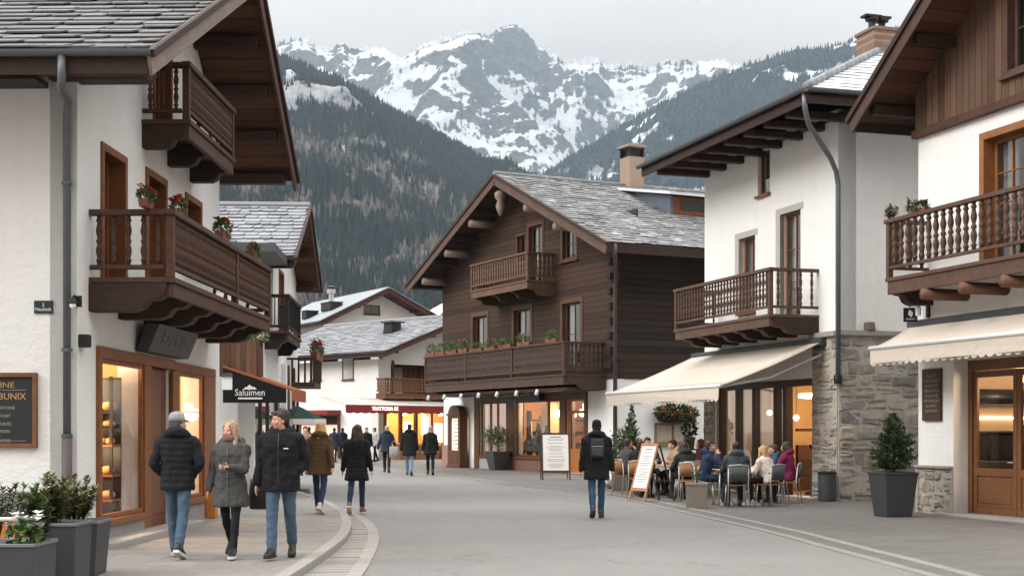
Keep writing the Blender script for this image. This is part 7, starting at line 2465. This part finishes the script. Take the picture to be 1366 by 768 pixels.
    if collar:
        q = MB(); q.tube([(.085 * math.cos(a_) , .012 + .088 * math.sin(a_), .535 + .02 * math.sin(a_)) for a_ in [R(-70 + 320 * j / 14 - 10) for j in range(15)]], [(.035, .02)] * 15, 8)
        jk.v.extend([]) ; put(jk, q, T)
    if hood:
        q = MB(); q.tube([(.13 * math.cos(a_), .03 + .1 * math.sin(a_), .50 + .05 * math.sin(a_)) for a_ in [R(-25 + 230 * j / 12) for j in range(13)]], [(.03, .03), (.042, .04), (.05, .045), (.055, .05), (.06, .055), (.065, .06), (.07, .065), (.065, .06), (.06, .055), (.055, .05), (.05, .045), (.042, .04), (.03, .03)], 10)
        put(jk, q, T)
    jo = jk.build('jacket', JM, t, loc=off); soft(jo, vox, 2 if puffer else 3, (.02 if puffer else .032) if vox < .016 else .03)
    if scarf:
        q = MB(); q.tube([(.085 * math.cos(a_), .012 + .09 * math.sin(a_), .565 + .012 * math.sin(3 * a_)) for a_ in [2 * math.pi * j / 16 for j in range(17)]], [(.05, .032)] * 17, 8)
        m = MB(); put(m, q, T); soft(m.build('scarf', m_cloth('scarf_%s' % str(scarf), scarf), t, loc=off), max(vox, .01), 3)
    if open_neck:
        q = MB(); q.tube([(0, -.07, .56), (0, -.105, .49), (0, -.132, .42)], [(.04, .02), (.05, .025), (.03, .015)], 8)
        m = MB(); put(m, q, T); m.build('shirt', m_cloth('shirt_%s' % str(open_neck), open_neck), t, loc=off, smooth=True)
    lg = leg.build('trousers', legs or m_denim('denim', S(70, 104, 140)), t, loc=off); soft(lg, vox, 3, .022)
    for sh, so in shoes:
        o = sh.build('shoe', m_plain('shoe_%s' % str(shoe), shoe, .5, .1, 6., .05), t, loc=off)
        so.build('sole', m_plain('sole_%s' % str(sole or (.02, .02, .02)), sole or (.02, .02, .02), .7, .05, 4., 0), o)
    t['_off'] = ground_z
    return t, T, off, J, hm_


def zipper(t, T, off, z0, z1, ry, mat):
    m = MB(); pts = [T @ V((0, -ry(z) - .006, z)) for z in [z0 + (z1 - z0) * i / 8 for i in range(9)]]
    m.tube(pts, .006, 5); m.build('zip', mat, t, loc=off)


BLK = (.007, .007, .0085)
JEAN = m_denim('blue_jeans', S(70, 92, 116)); NAVYJ = m_denim('navy_jeans', S(34, 52, 84)); BLKT = m_cloth('black_trousers', (.008, .008, .01)); JEANL = m_denim('light_jeans', S(108, 134, 160)); TEALJ = m_denim('teal_jeans', S(42, 74, 100))
PV = .072
NEAR = .0095


def stand(px, py, z=0.0): return ground(px, py, z)


# three walkers in front
g = stand(237, 744, PV)
p1 = person('man in a black quilted jacket, grey cap and blue jeans walking past the bakery', g, R(180), 1.69, th=(14, -12), kn=(6, 14), lean=2, yaw=-38, arms=('pocket', 'pocket'), jacket=(.009, .010, .014), hem=-.15, puffer=True, bands=0, bulk=1.1, hood=True, legs=JEAN, legfit=1.04,
            shoe=(.02, .02, .02), sole=(.6, .6, .58), hair=(.10, .08, .07), style='short', hat=('cap', S(150, 150, 152)), vox=NEAR, face=True)
g = stand(308, 744, PV)
p2 = person('blonde woman in a grey parka carrying a cup and looking aside', g, R(-4), 1.61, th=(14, -10), kn=(4, 26), lean=1, yaw=-28, pitch=2, arms=('cup', 'relax'), female=True, jacket=S(74, 74, 73), hem=-.30, puffer=False, bands=0, bulk=1.1, hood=True, legs=m_cloth('black_leggings', (.01, .01, .013)), legfit=.9,
            shoe=(.012, .012, .012), sole=(.65, .65, .63), hair=S(168, 142, 116), style='longer', vox=NEAR, face=True, scarf=S(128, 92, 94))
t, T, off, J, hm_ = p2
for z in (-.22, -.06, .1, .26):
    pass
zipper(t, T, off, -.28, .44, lambda z: interp([(-.3, .18), (-.1, .155), (.12, .142), (.36, .156), (.45, .13)], z), m_plain('zip_grey', (.12, .12, .12), .4, .1, 4., 0, .5))
m = MB()
m.tube([T @ V((.185 * math.cos(a), .0 + .147 * math.sin(a), .075)) for a in [2 * math.pi * j / 20 for j in range(21)]], [(.012, .008)] * 21, 6); m.build('waist_seam', m_cloth('coat_%s' % str(S(74, 74, 73)), S(74, 74, 73)), t, loc=off)
hp, hd_, hin = J['hand0']
c = t.matrix_basis @ (off + hp) if False else Matrix.Translation(t.location) @ Matrix.Rotation(R(-4), 4, 'Z') @ Matrix.Scale(1.61 / 1.75, 4) @ (off + hp)
cupT = thing('paper_cup', 'grey paper cup held in the hand of the blonde woman', 'cup', c - V((0, .0, .05)), 0)
m = MB(); m.sm = True; m.lathe([(.03, 0), (.036, .085)], 14); m.build('cup', m_plain('cup_grey', S(120, 112, 106), .6, .05, 4., 0), cupT)
m = MB(); m.lathe([(.039, .085), (.039, .093), (.03, .1)], 14); m.build('lid', m_plain('cup_lid', S(60, 54, 50), .5, .05, 4., 0), cupT)
g = stand(375, 745, PV)
p3 = person('tall man in a black jacket and blue jeans looking at the woman beside him', g, R(-2), 1.735, th=(-10, 13), kn=(20, 4), lean=1, yaw=-62, pitch=4, arms=('pocket', 'relax'), jacket=BLK, hem=-.17, bulk=1.18, hood=True, legs=JEAN, legfit=1.08, shoe=(.018, .015, .013), hair=S(52, 40, 34), style='short', vox=NEAR, face=True)
t, T, off, J, hm_ = p3
zipper(t, T, off, -.15, .5, lambda z: interp([(-.2, .155), (0, .15), (.12, .146), (.36, .16), (.5, .12)], z), m_plain('zip_dark', (.05, .05, .05), .4, .1, 4., 0, .5))
m = MB(); m.box(.06, -.165, .318, .115, -.158, .33); m.build('chest_mark', WHITELET, t, loc=off)


def soft_bag(name, label, loc, w, d, h, mat, strap=True, rz=0):
    b = thing(name, label, 'bag', loc, rz)
    m = MB(); m.sm = True
    m.rings([[V((w / 2 * k * math.copysign(abs(math.cos(q)) ** .5, math.cos(q)), d / 2 * k2 * math.copysign(abs(math.sin(q)) ** .6, math.sin(q)), z * h)) for q in [2 * math.pi * j / 16 for j in range(16)]] for z, k, k2 in ((0, .8, .7), (.06, .95, 1), (.5, 1.0, 1.05), (.9, .92, .7), (1, .88, .4))])
    m.build('body', mat, b)
    if strap:
        m = MB(); m.sm = True; m.tube([(-w * .3, 0, h * .97), (-w * .2, 0, h * 1.35), (0, 0, h * 1.5), (w * .2, 0, h * 1.35), (w * .3, 0, h * .97)], .009, 6); m.build('strap', mat, b)
    return b


LB = m_plain('black_leather', (.012, .012, .013), .4, .15, 9., .2)
g = stand(344, 741, PV)
soft_bag('shoulder_bag', 'black shoulder bag hanging between the blonde woman and the tall man', (g.x, g.y + .12, .62), .26, .13, .36, LB)

# two women walking away at the bend of the kerb
g = stand(427, 685, PV)
person('blonde woman in an olive brown quilted jacket walking away', g, R(176), 1.66, th=(12, -14), kn=(4, 20), arms=('relax', 'back'), female=True, jacket=S(80, 62, 40), hem=-.22, puffer=True, bulk=1.1, hood=True, legs=NAVYJ, legfit=.95, shoe=S(196, 186, 176), sole=(.7, .7, .68), hair=S(196, 152, 104), style='longer', vox=.0125)
g = stand(476, 685, 0)
person('woman with long dark hair in a long black quilted coat walking away', g, R(176), 1.70, th=(-16, 12), kn=(24, 4), yaw=30, arms=('relax', 'relax'), female=True, jacket=BLK, hem=-.30, puffer=True, bulk=1.1, legs=NAVYJ, legfit=.95, shoe=S(120, 76, 66), sole=(.6, .55, .5), hair=S(58, 36, 28), style='longer', vox=.0125)
# three farther down the street
g = stand(516, 630); person('fair haired woman in a navy jacket and black trousers far down the street', g, R(184), 1.76, th=(10, -12), kn=(4, 16), arms=('out', 'out'), female=True, jacket=S(40, 50, 66), hem=-.2, bulk=1.2, legs=BLKT, hair=S(176, 150, 124), style='short', vox=.018, hood=True)
g = stand(546, 634); person('person in a black coat and light blue jeans far down the street', g, R(180), 1.8, th=(8, -9), kn=(4, 12), arms=('relax', 'relax'), jacket=BLK, hem=-.3, bulk=1.2, legs=JEANL, hair=S(30, 26, 26), style='short', vox=.018, hood=True, shoe=(.12, .1, .09))
g = stand(523, 634); soft_bag('shopping_bag', 'pale shopping bag carried beside the person in light jeans', (g.x + .07, g.y, .62), .34, .18, .4, m_cloth('pale_bag', S(150, 146, 138)))
g = stand(574, 633); person('person in a black coat with a pale grey knitted hat and scarf', g, R(186), 1.74, th=(6, -10), kn=(4, 14), arms=('relax', 'relax'), female=True, jacket=BLK, hem=-.26, bulk=1.12, legs=BLKT, style='none', hat=('beanie', S(168, 162, 158)), scarf=S(150, 146, 146), vox=.018, shoe=S(70, 54, 50))
# passers-by by the red awning
for px, y, lab, j, h, a, hat in ((446, 71, 'person in a long navy coat near the orange doorway', S(34, 46, 66), -.34, 180, None), (457, 76, 'dark haired person half hidden behind the navy coat', S(28, 30, 38), -.2, 170, None), (489, 67, 'person in black with a pale bag near the red awning', BLK, -.2, 20, None), (500, 72, 'person in white standing under the red awning', S(176, 172, 168), -.15, -60, None), (412, 58, 'person in a brown jacket under the green umbrella', S(92, 70, 56), -.15, 200, None), (407, 50, 'person in pale clothes at the foot of the green umbrella', S(150, 130, 118), -.15, 30, None)):
    person(lab, (at(px, 600, y).x, y, 0), R(a), 1.72, th=(6, -8), kn=(4, 10), jacket=j, hem=h, bulk=1.1, legs=BLKT, hair=S(40, 30, 26), vox=.022, arms=('relax', 'relax'), hands=False)

# the walker with the backpack
g = stand(796, 690)
p9 = person('man in black with a beanie and a dark backpack walking up the road', g, R(178), 1.76, th=(-13, 8), kn=(26, 3), lean=2, arms=('relax', 'relax'), jacket=(.009, .009, .010), hem=-.27, bulk=1.16, hood=True, legs=TEALJ, legfit=1.02, shoe=(.03, .03, .032), sole=(.05, .05, .05), hair=(.02, .015, .012), style='short', hat=('beanie', (.008, .008, .009)), vox=.0115)
b = thing('backpack', 'small dark grey backpack on the back of the man with the beanie', 'backpack', (g.x, g.y - .20, 1.08), R(-2))
m = MB(); m.sm = True
m.rings([[V((.125 * k * math.copysign(abs(math.cos(q)) ** .5, math.cos(q)), .07 * k2 * math.copysign(abs(math.sin(q)) ** .6, math.sin(q)), z)) for q in [2 * math.pi * j / 18 for j in range(18)]] for z, k, k2 in ((0, .85, .7), (.02, 1, 1), (.18, 1.0, 1.05), (.28, .93, .9), (.33, .75, .6), (.345, .5, .3))])
PK = m_cloth('pack_cloth', S(52, 54, 60)); m.build('body', PK, b)
m = MB(); m.sm = True; m.rings([[V((.1 * k * math.copysign(abs(math.cos(q)) ** .5, math.cos(q)), -.06 + .03 * k * math.sin(q), z)) for q in [2 * math.pi * j / 16 for j in range(16)]] for z, k in ((.03, .9), (.05, 1), (.15, 1), (.17, .9))]); m.build('front_pocket', m_cloth('pocket_cloth', S(70, 72, 78)), b)
m = MB(); m.tube([(-.1, -.066, .2), (0, -.074, .205), (.1, -.066, .2)], .005, 5); m.build('zip', STEEL, b)
for x in (-.1, .1):
    m = MB(); m.tube([(x * .8, .06, .3), (x, .1, .36), (x * 1.05, .28, .36)], [(.012, .022)] * 3, 6); m.build('strap', PK, b)

# ------------------------------------------------------------------ cafe furniture and guests
TABW = m_wood('pale_table_top', S(190, 164, 134), .2, .45)
CHM = m_plain('pale_metal_leg', S(186, 182, 176), .35, .06, 6., 0, .6)


def cafe_table(label, x, y, rz, w=.8, d=.8):
    t = thing('cafe_table', label, 'table', (x, y, .006), rz, None)
    m = MB(); m.box(-w / 2, -d / 2, .715, w / 2, d / 2, .745); m.build('table_top', TABW, t, bevel=.012)
    for sx in (-1, 1):
        for sy in (-1, 1):
            m = MB(); m.sm = True; m.tube([(sx * (w / 2 - .06), sy * (d / 2 - .06), .714), (sx * (w / 2 - .04), sy * (d / 2 - .04), 0)], .016, 8); m.build('leg', CHM, t)
    return t


def make_chair(label, back, seat, loc, rz, group):
    t = thing('cafe_chair', label, 'chair', loc, rz, group)       # sitter faces -y, back at +y
    m = MB(); m.box(-.21, -.2, .44, .21, .2, .462); m.build('seat', seat, t, bevel=.012)
    for sx in (-1, 1):
        m = MB(); m.sm = True; m.tube([(sx * .19, -.17, .44), (sx * .215, -.21, 0)], .0125, 8); m.build('leg', CHM, t)
        m = MB(); m.sm = True; m.tube([(sx * .225, .25, 0), (sx * .2, .18, .44), (sx * .205, .215, .8)], .0125, 8); m.build('leg', CHM, t)
    m = MB(); m.sm = True; m.tube([(-.205, .215, .8), (-.19, .235, .855), (0, .25, .87), (.19, .235, .855), (.205, .215, .8)], .0125, 8); m.build('back_frame', CHM, t)
    m = MB(); n = 8
    vs = []
    for k in range(2):
        for i in range(n + 1):
            x = -.19 + .38 * i / n; y = .205 + .03 * (1 - (x / .19) ** 2)
            for z in (.55, .845): vs.append((x, y + (.03 if z > .7 else 0) + k * .014, z))
    b_ = 2 * (n + 1); fs = []
    for i in range(n):
        a = 2 * i; fs.append((a, a + 2, a + 3, a + 1)); fs.append((b_ + a + 1, b_ + a + 3, b_ + a + 2, b_ + a))
        fs.append((a + 1, a + 3, b_ + a + 3, b_ + a + 1)); fs.append((a, b_ + a, b_ + a + 2, a + 2))
    fs += [(0, 1, b_ + 1, b_), (2 * n, b_ + 2 * n, b_ + 2 * n + 1, 2 * n + 1)]
    m.sm = True; m.add(vs, fs); m.build('backrest', back, t)
    return t


GB = m_cloth('grey_chair_fabric', S(84, 88, 90)); WB_ = m_wood('chair_wood', S(150, 104, 66), .25, .5)
ch_g = make_chair('grey backed cafe chair under the man in the charcoal hoodie', GB, WB_, (4.58, 29.0, .006), R(180), 'chairs at the cafe tables')
copy_tree(ch_g, (5.32, 29.35, .006), R(218), 'grey backed cafe chair of the woman in the white sweater')
copy_tree(ch_g, (4.05, 30.05, .006), R(85), 'grey backed cafe chair under the man in the navy jacket')
copy_tree(ch_g, (5.95, 30.6, .006), R(250), 'grey backed cafe chair of the woman in magenta')
copy_tree(ch_g, (5.85, 31.6, .006), R(275), 'grey backed cafe chair of the boy in blue')
ch_w = make_chair('empty wooden backed cafe chair behind the square taupe planter', WB_, WB_, (3.88, 31.2, .006), R(168), 'chairs at the cafe tables')
copy_tree(ch_w, (2.95, 33.0, .006), R(160), 'wooden cafe chair of the guest in black nearest the kerb')
copy_tree(ch_w, (3.35, 35.4, .006), R(15), 'wooden cafe chair of the dark haired guest facing the street')
copy_tree(ch_w, (4.1, 34.6, .006), R(-70), 'wooden cafe chair under the guest in the tan sweater')
copy_tree(ch_w, (4.15, 33.4, .006), R(215), 'wooden cafe chair of the guest with the dark hood')
copy_tree(ch_w, (4.75, 35.6, .006), R(-85), 'wooden cafe chair of the red haired guest by the wall')
cafe_table('pale cafe table between the man in navy and the woman in white', 4.75, 29.95, R(2), 1.0, .8)
cafe_table('pale cafe table in front of the boy in blue', 5.3, 30.75, R(4), .5, .9)
cafe_table('pale cafe table of the farther group by the menu board', 3.45, 34.1, R(-15), .9, .9)
cafe_table('pale cafe table near the flower basket wall', 4.1, 36.1, R(-15), .8, .8)

SITK = dict(sit=True, th=(84, 82), kn=(84, 88), foot=(0, 0), hem=-.08)


def guest(label, x, y, deg, **kw):
    d = dict(SITK); d.update(kw)
    # hips rest on the seat at 0.46 m
    t, T, off, J, h = person(label, (x, y, .006), R(deg), **d)
    return t


guest('young man in a navy jacket seated at the near cafe table in profile', 4.05, 30.05, 88, lean=14, jacket=S(34, 48, 72), legs=m_denim('guest_jeans', S(44, 62, 92)), hair=S(58, 42, 34), arms=('table', 'face'), vox=.0125, face=True, hood=True, H=1.76, shoe=(.6, .6, .6), sole=(.7, .7, .7))
guest('man in a charcoal hoodie seated with his back to the street', 4.58, 29.0, 180, lean=10, jacket=S(62, 68, 74), legs=BLKT, hair=(.012, .01, .01), arms=('table', 'table'), vox=.0125, hood=True, H=1.72, bulk=1.1)
guest('blonde woman in a white sweater leaning over the cafe table', 5.32, 29.35, 222, lean=22, jacket=S(214, 200, 190), legs=BLKT, hair=S(184, 146, 108), style='long', female=True, arms=('table', 'table'), vox=.0125, H=1.66, collar=False, bulk=1.05, shoe=(.6, .58, .55), sole=(.7, .7, .7))
guest('boy in a blue jacket seated beside the cafe doorway', 5.85, 31.6, 275, lean=8, jacket=S(48, 74, 98), legs=BLKT, hair=S(84, 60, 46), arms=('table', 'lap'), vox=.014, H=1.62, hood=True, face=True)
guest('woman in a magenta coat seated at the right end of the cafe group', 5.95, 30.6, 238, lean=8, jacket=S(112, 30, 66), legs=BLKT, hair=S(50, 34, 30), style='long', female=True, arms=('table', 'lap'), vox=.0125, H=1.72, hood=True, bulk=1.1)
guest('guest in black seated nearest the kerb behind the leaning menu board', 2.95, 33.0, 155, lean=12, jacket=BLK, legs=BLKT, hair=S(60, 36, 30), arms=('table', 'table'), vox=.014, bulk=1.15)
guest('dark haired guest facing the street at the farther table', 3.35, 35.4, 15, lean=6, jacket=S(60, 52, 50), legs=BLKT, hair=(.015, .012, .012), arms=('table', 'lap'), vox=.014, H=1.8, face=True)
guest('guest in a tan sweater with a dark shawl leaning to the left', 4.1, 34.6, -72, lean=24, jacket=S(170, 146, 120), legs=BLKT, hair=(.012, .01, .01), style='short', arms=('table', 'table'), vox=.014, H=1.78, hood=True)
guest('guest with a dark hood seated beside the empty wooden chair', 4.15, 33.4, 215, lean=12, jacket=BLK, legs=BLKT, hair=(.012, .01, .01), style='none', hat=('beanie', (.01, .01, .012)), arms=('table', 'table'), vox=.014)
ch_w2 = copy_tree(ch_w, (3.95, 32.2, .006), R(200), 'wooden cafe chair of the guest in dark green with back to the kerb')
guest('guest in a dark green coat with back to the kerb at the farther table', 3.95, 32.2, 200, lean=14, jacket=S(40, 48, 40), legs=BLKT, hair=S(46, 32, 26), style='long', female=True, arms=('table', 'table'), vox=.0125, H=1.7, hood=True, bulk=1.08)
copy_tree(ch_w, (2.75, 34.6, .006), R(120), 'wooden cafe chair of the guest in grey beside the potted conifer')
guest('guest in a grey jacket beside the potted conifer', 2.75, 34.6, 120, lean=10, jacket=S(72, 70, 70), legs=BLKT, hair=S(60, 44, 36), arms=('table', 'face'), vox=.014, H=1.78)
guest('red haired guest by the wall under the flower basket', 4.75, 35.6, -85, lean=6, jacket=S(70, 40, 40), legs=BLKT, hair=S(98, 44, 30), style='long', female=True, arms=('lap', 'lap'), vox=.014)
person('waiter in black standing inside the cafe doorway', RA.w(-2.35, .95, .03), RA.rz + R(-20), 1.78, jacket=(.008, .008, .009), hem=-.1, legs=BLKT, hair=(.015, .012, .012), arms=('relax', 'cup'), vox=.014, yaw=15)
person('woman with long dark hair in a black top behind the glazed shop door', RB.w(1.42, 1.3, .03), RB.rz + R(95), 1.68, jacket=(.012, .012, .013), hem=-.1, female=True, legs=BLKT, hair=(.02, .015, .012), style='longer', arms=('cup', 'table'), vox=.0125, lean=10, collar=False)
person('shop assistant in black inside the lit chalet shop', CH.w(-5.0, 1.9, .03), CH.rz + R(10), 1.72, jacket=(.01, .01, .01), hem=-.1, legs=BLKT, hair=(.02, .015, .012), arms=('cup', 'relax'), vox=.018)

# things on the tables
CUPM = m_plain('white_china', (.75, .74, .72), .25, .03, 4., 0)
n_cup = 0
for lab, x, y, z in (('white cup in front of the man in navy', 4.55, 29.85, .751), ('white cup by the hands of the woman in white', 5.05, 29.8, .751), ('white cup on the boy in blue\'s table', 5.3, 30.95, .751), ('white cup on the farther table by the menu board', 3.3, 33.95, .751), ('white cup on the farther table next to the tan sweater', 3.65, 34.3, .751)):
    t = thing('coffee_cup', lab, 'cup', (x, y, z), 0)
    m = MB(); m.lathe([(.07, 0), (.075, .008), (.03, .01)], 16); m.build('saucer', CUPM, t, smooth=True)
    m = MB(); m.lathe([(.022, .011), (.036, .04), (.04, .07), (.035, .07), (.03, .03)], 14); c_ = m.build('cup', CUPM, t, smooth=True)
    m = MB(); m.tube([(.038, 0, .06), (.06, 0, .05), (.058, 0, .03), (.036, 0, .028)], .005, 6); m.build('handle', CUPM, c_)
t = thing('plate', 'white plate with a menu card on the near cafe table', 'plate', (4.3, 29.72, .751), R(10))
m = MB(); m.lathe([(.09, 0), (.13, .012), (.125, .016), (.085, .006)], 20); m.build('plate', CUPM, t, smooth=True)

# ------------------------------------------------------------------ planters by the cafe
g = ground(931, 678)
shrub('square_planter', 'square taupe planter with a thin green sprig at the kerb before the empty chair', (g.x, g.y + .2, .006), R(-8), (.40, .44, .5), .3, .1, rgR, LEAF, m_plain('taupe_pot', S(128, 120, 110), .8, .08, 4., .1), n=60, l=.07)
g = ground(831, 655)
shrub('square_planter', 'brown square planter with a tall feathery bush left of the cafe tables', (g.x, g.y + .25, .006), R(-20), (.42, .46, .48), 1.15, .48, rgR, m_leaf('feathery_green', (.03, .06, .02), (.12, .16, .06)), m_plain('brown_pot', S(110, 96, 84), .8, .1, 4., .1), n=900, l=.085)
g = ground(844, 648)
pot_tree('potted_cypress', 'slim dark cone shaped conifer behind the feathery bush', (g.x, g.y + .4, .006), 0, (.4, .5, .5), 1.75, .42, rgR, SPRUCE, n=15, nl=.075, shape=.8)
g = ground(816, 652)
T = thing('wrapped_parcel', 'crumpled silver bundle beside the brown planter', 'bundle', (g.x, g.y + .2, .2), 0)
m = MB(); m.sm = True; m.ball((0, 0, 0), .2, 14, 9, (1.1, .9, 1.0)); o = m.build('wrap', m_plain('silver_foil', (.6, .6, .6), .3, .1, 6., .4, .4), T); soft(o, .02, 1, .08)
T = thing('hanging_plant', 'dark round bush in a pot on the wall beside the stone pier', 'potted shrub', RA.w(-7.25, -.35, 1.3), RA.rz)
m = MB(); leaf_clump(m, (0, 0, .34), (.22, .2, .24), 300, .09, rgR); m.build('foliage', m_leaf('dark_ivy', (.008, .02, .008), (.04, .07, .03)), T)
m = MB(); m.lathe([(.12, -.22), (.17, .1), (.15, .1), (.13, .05)], 12); m.build('pot', m_plain('grey_pot', S(110, 106, 102), .8, .1, 4., .1), T)
m = MB(); m.box(-.14, -.1, -.26, .14, .34, -.22); m.build('bracket', BLACKMETAL, T)
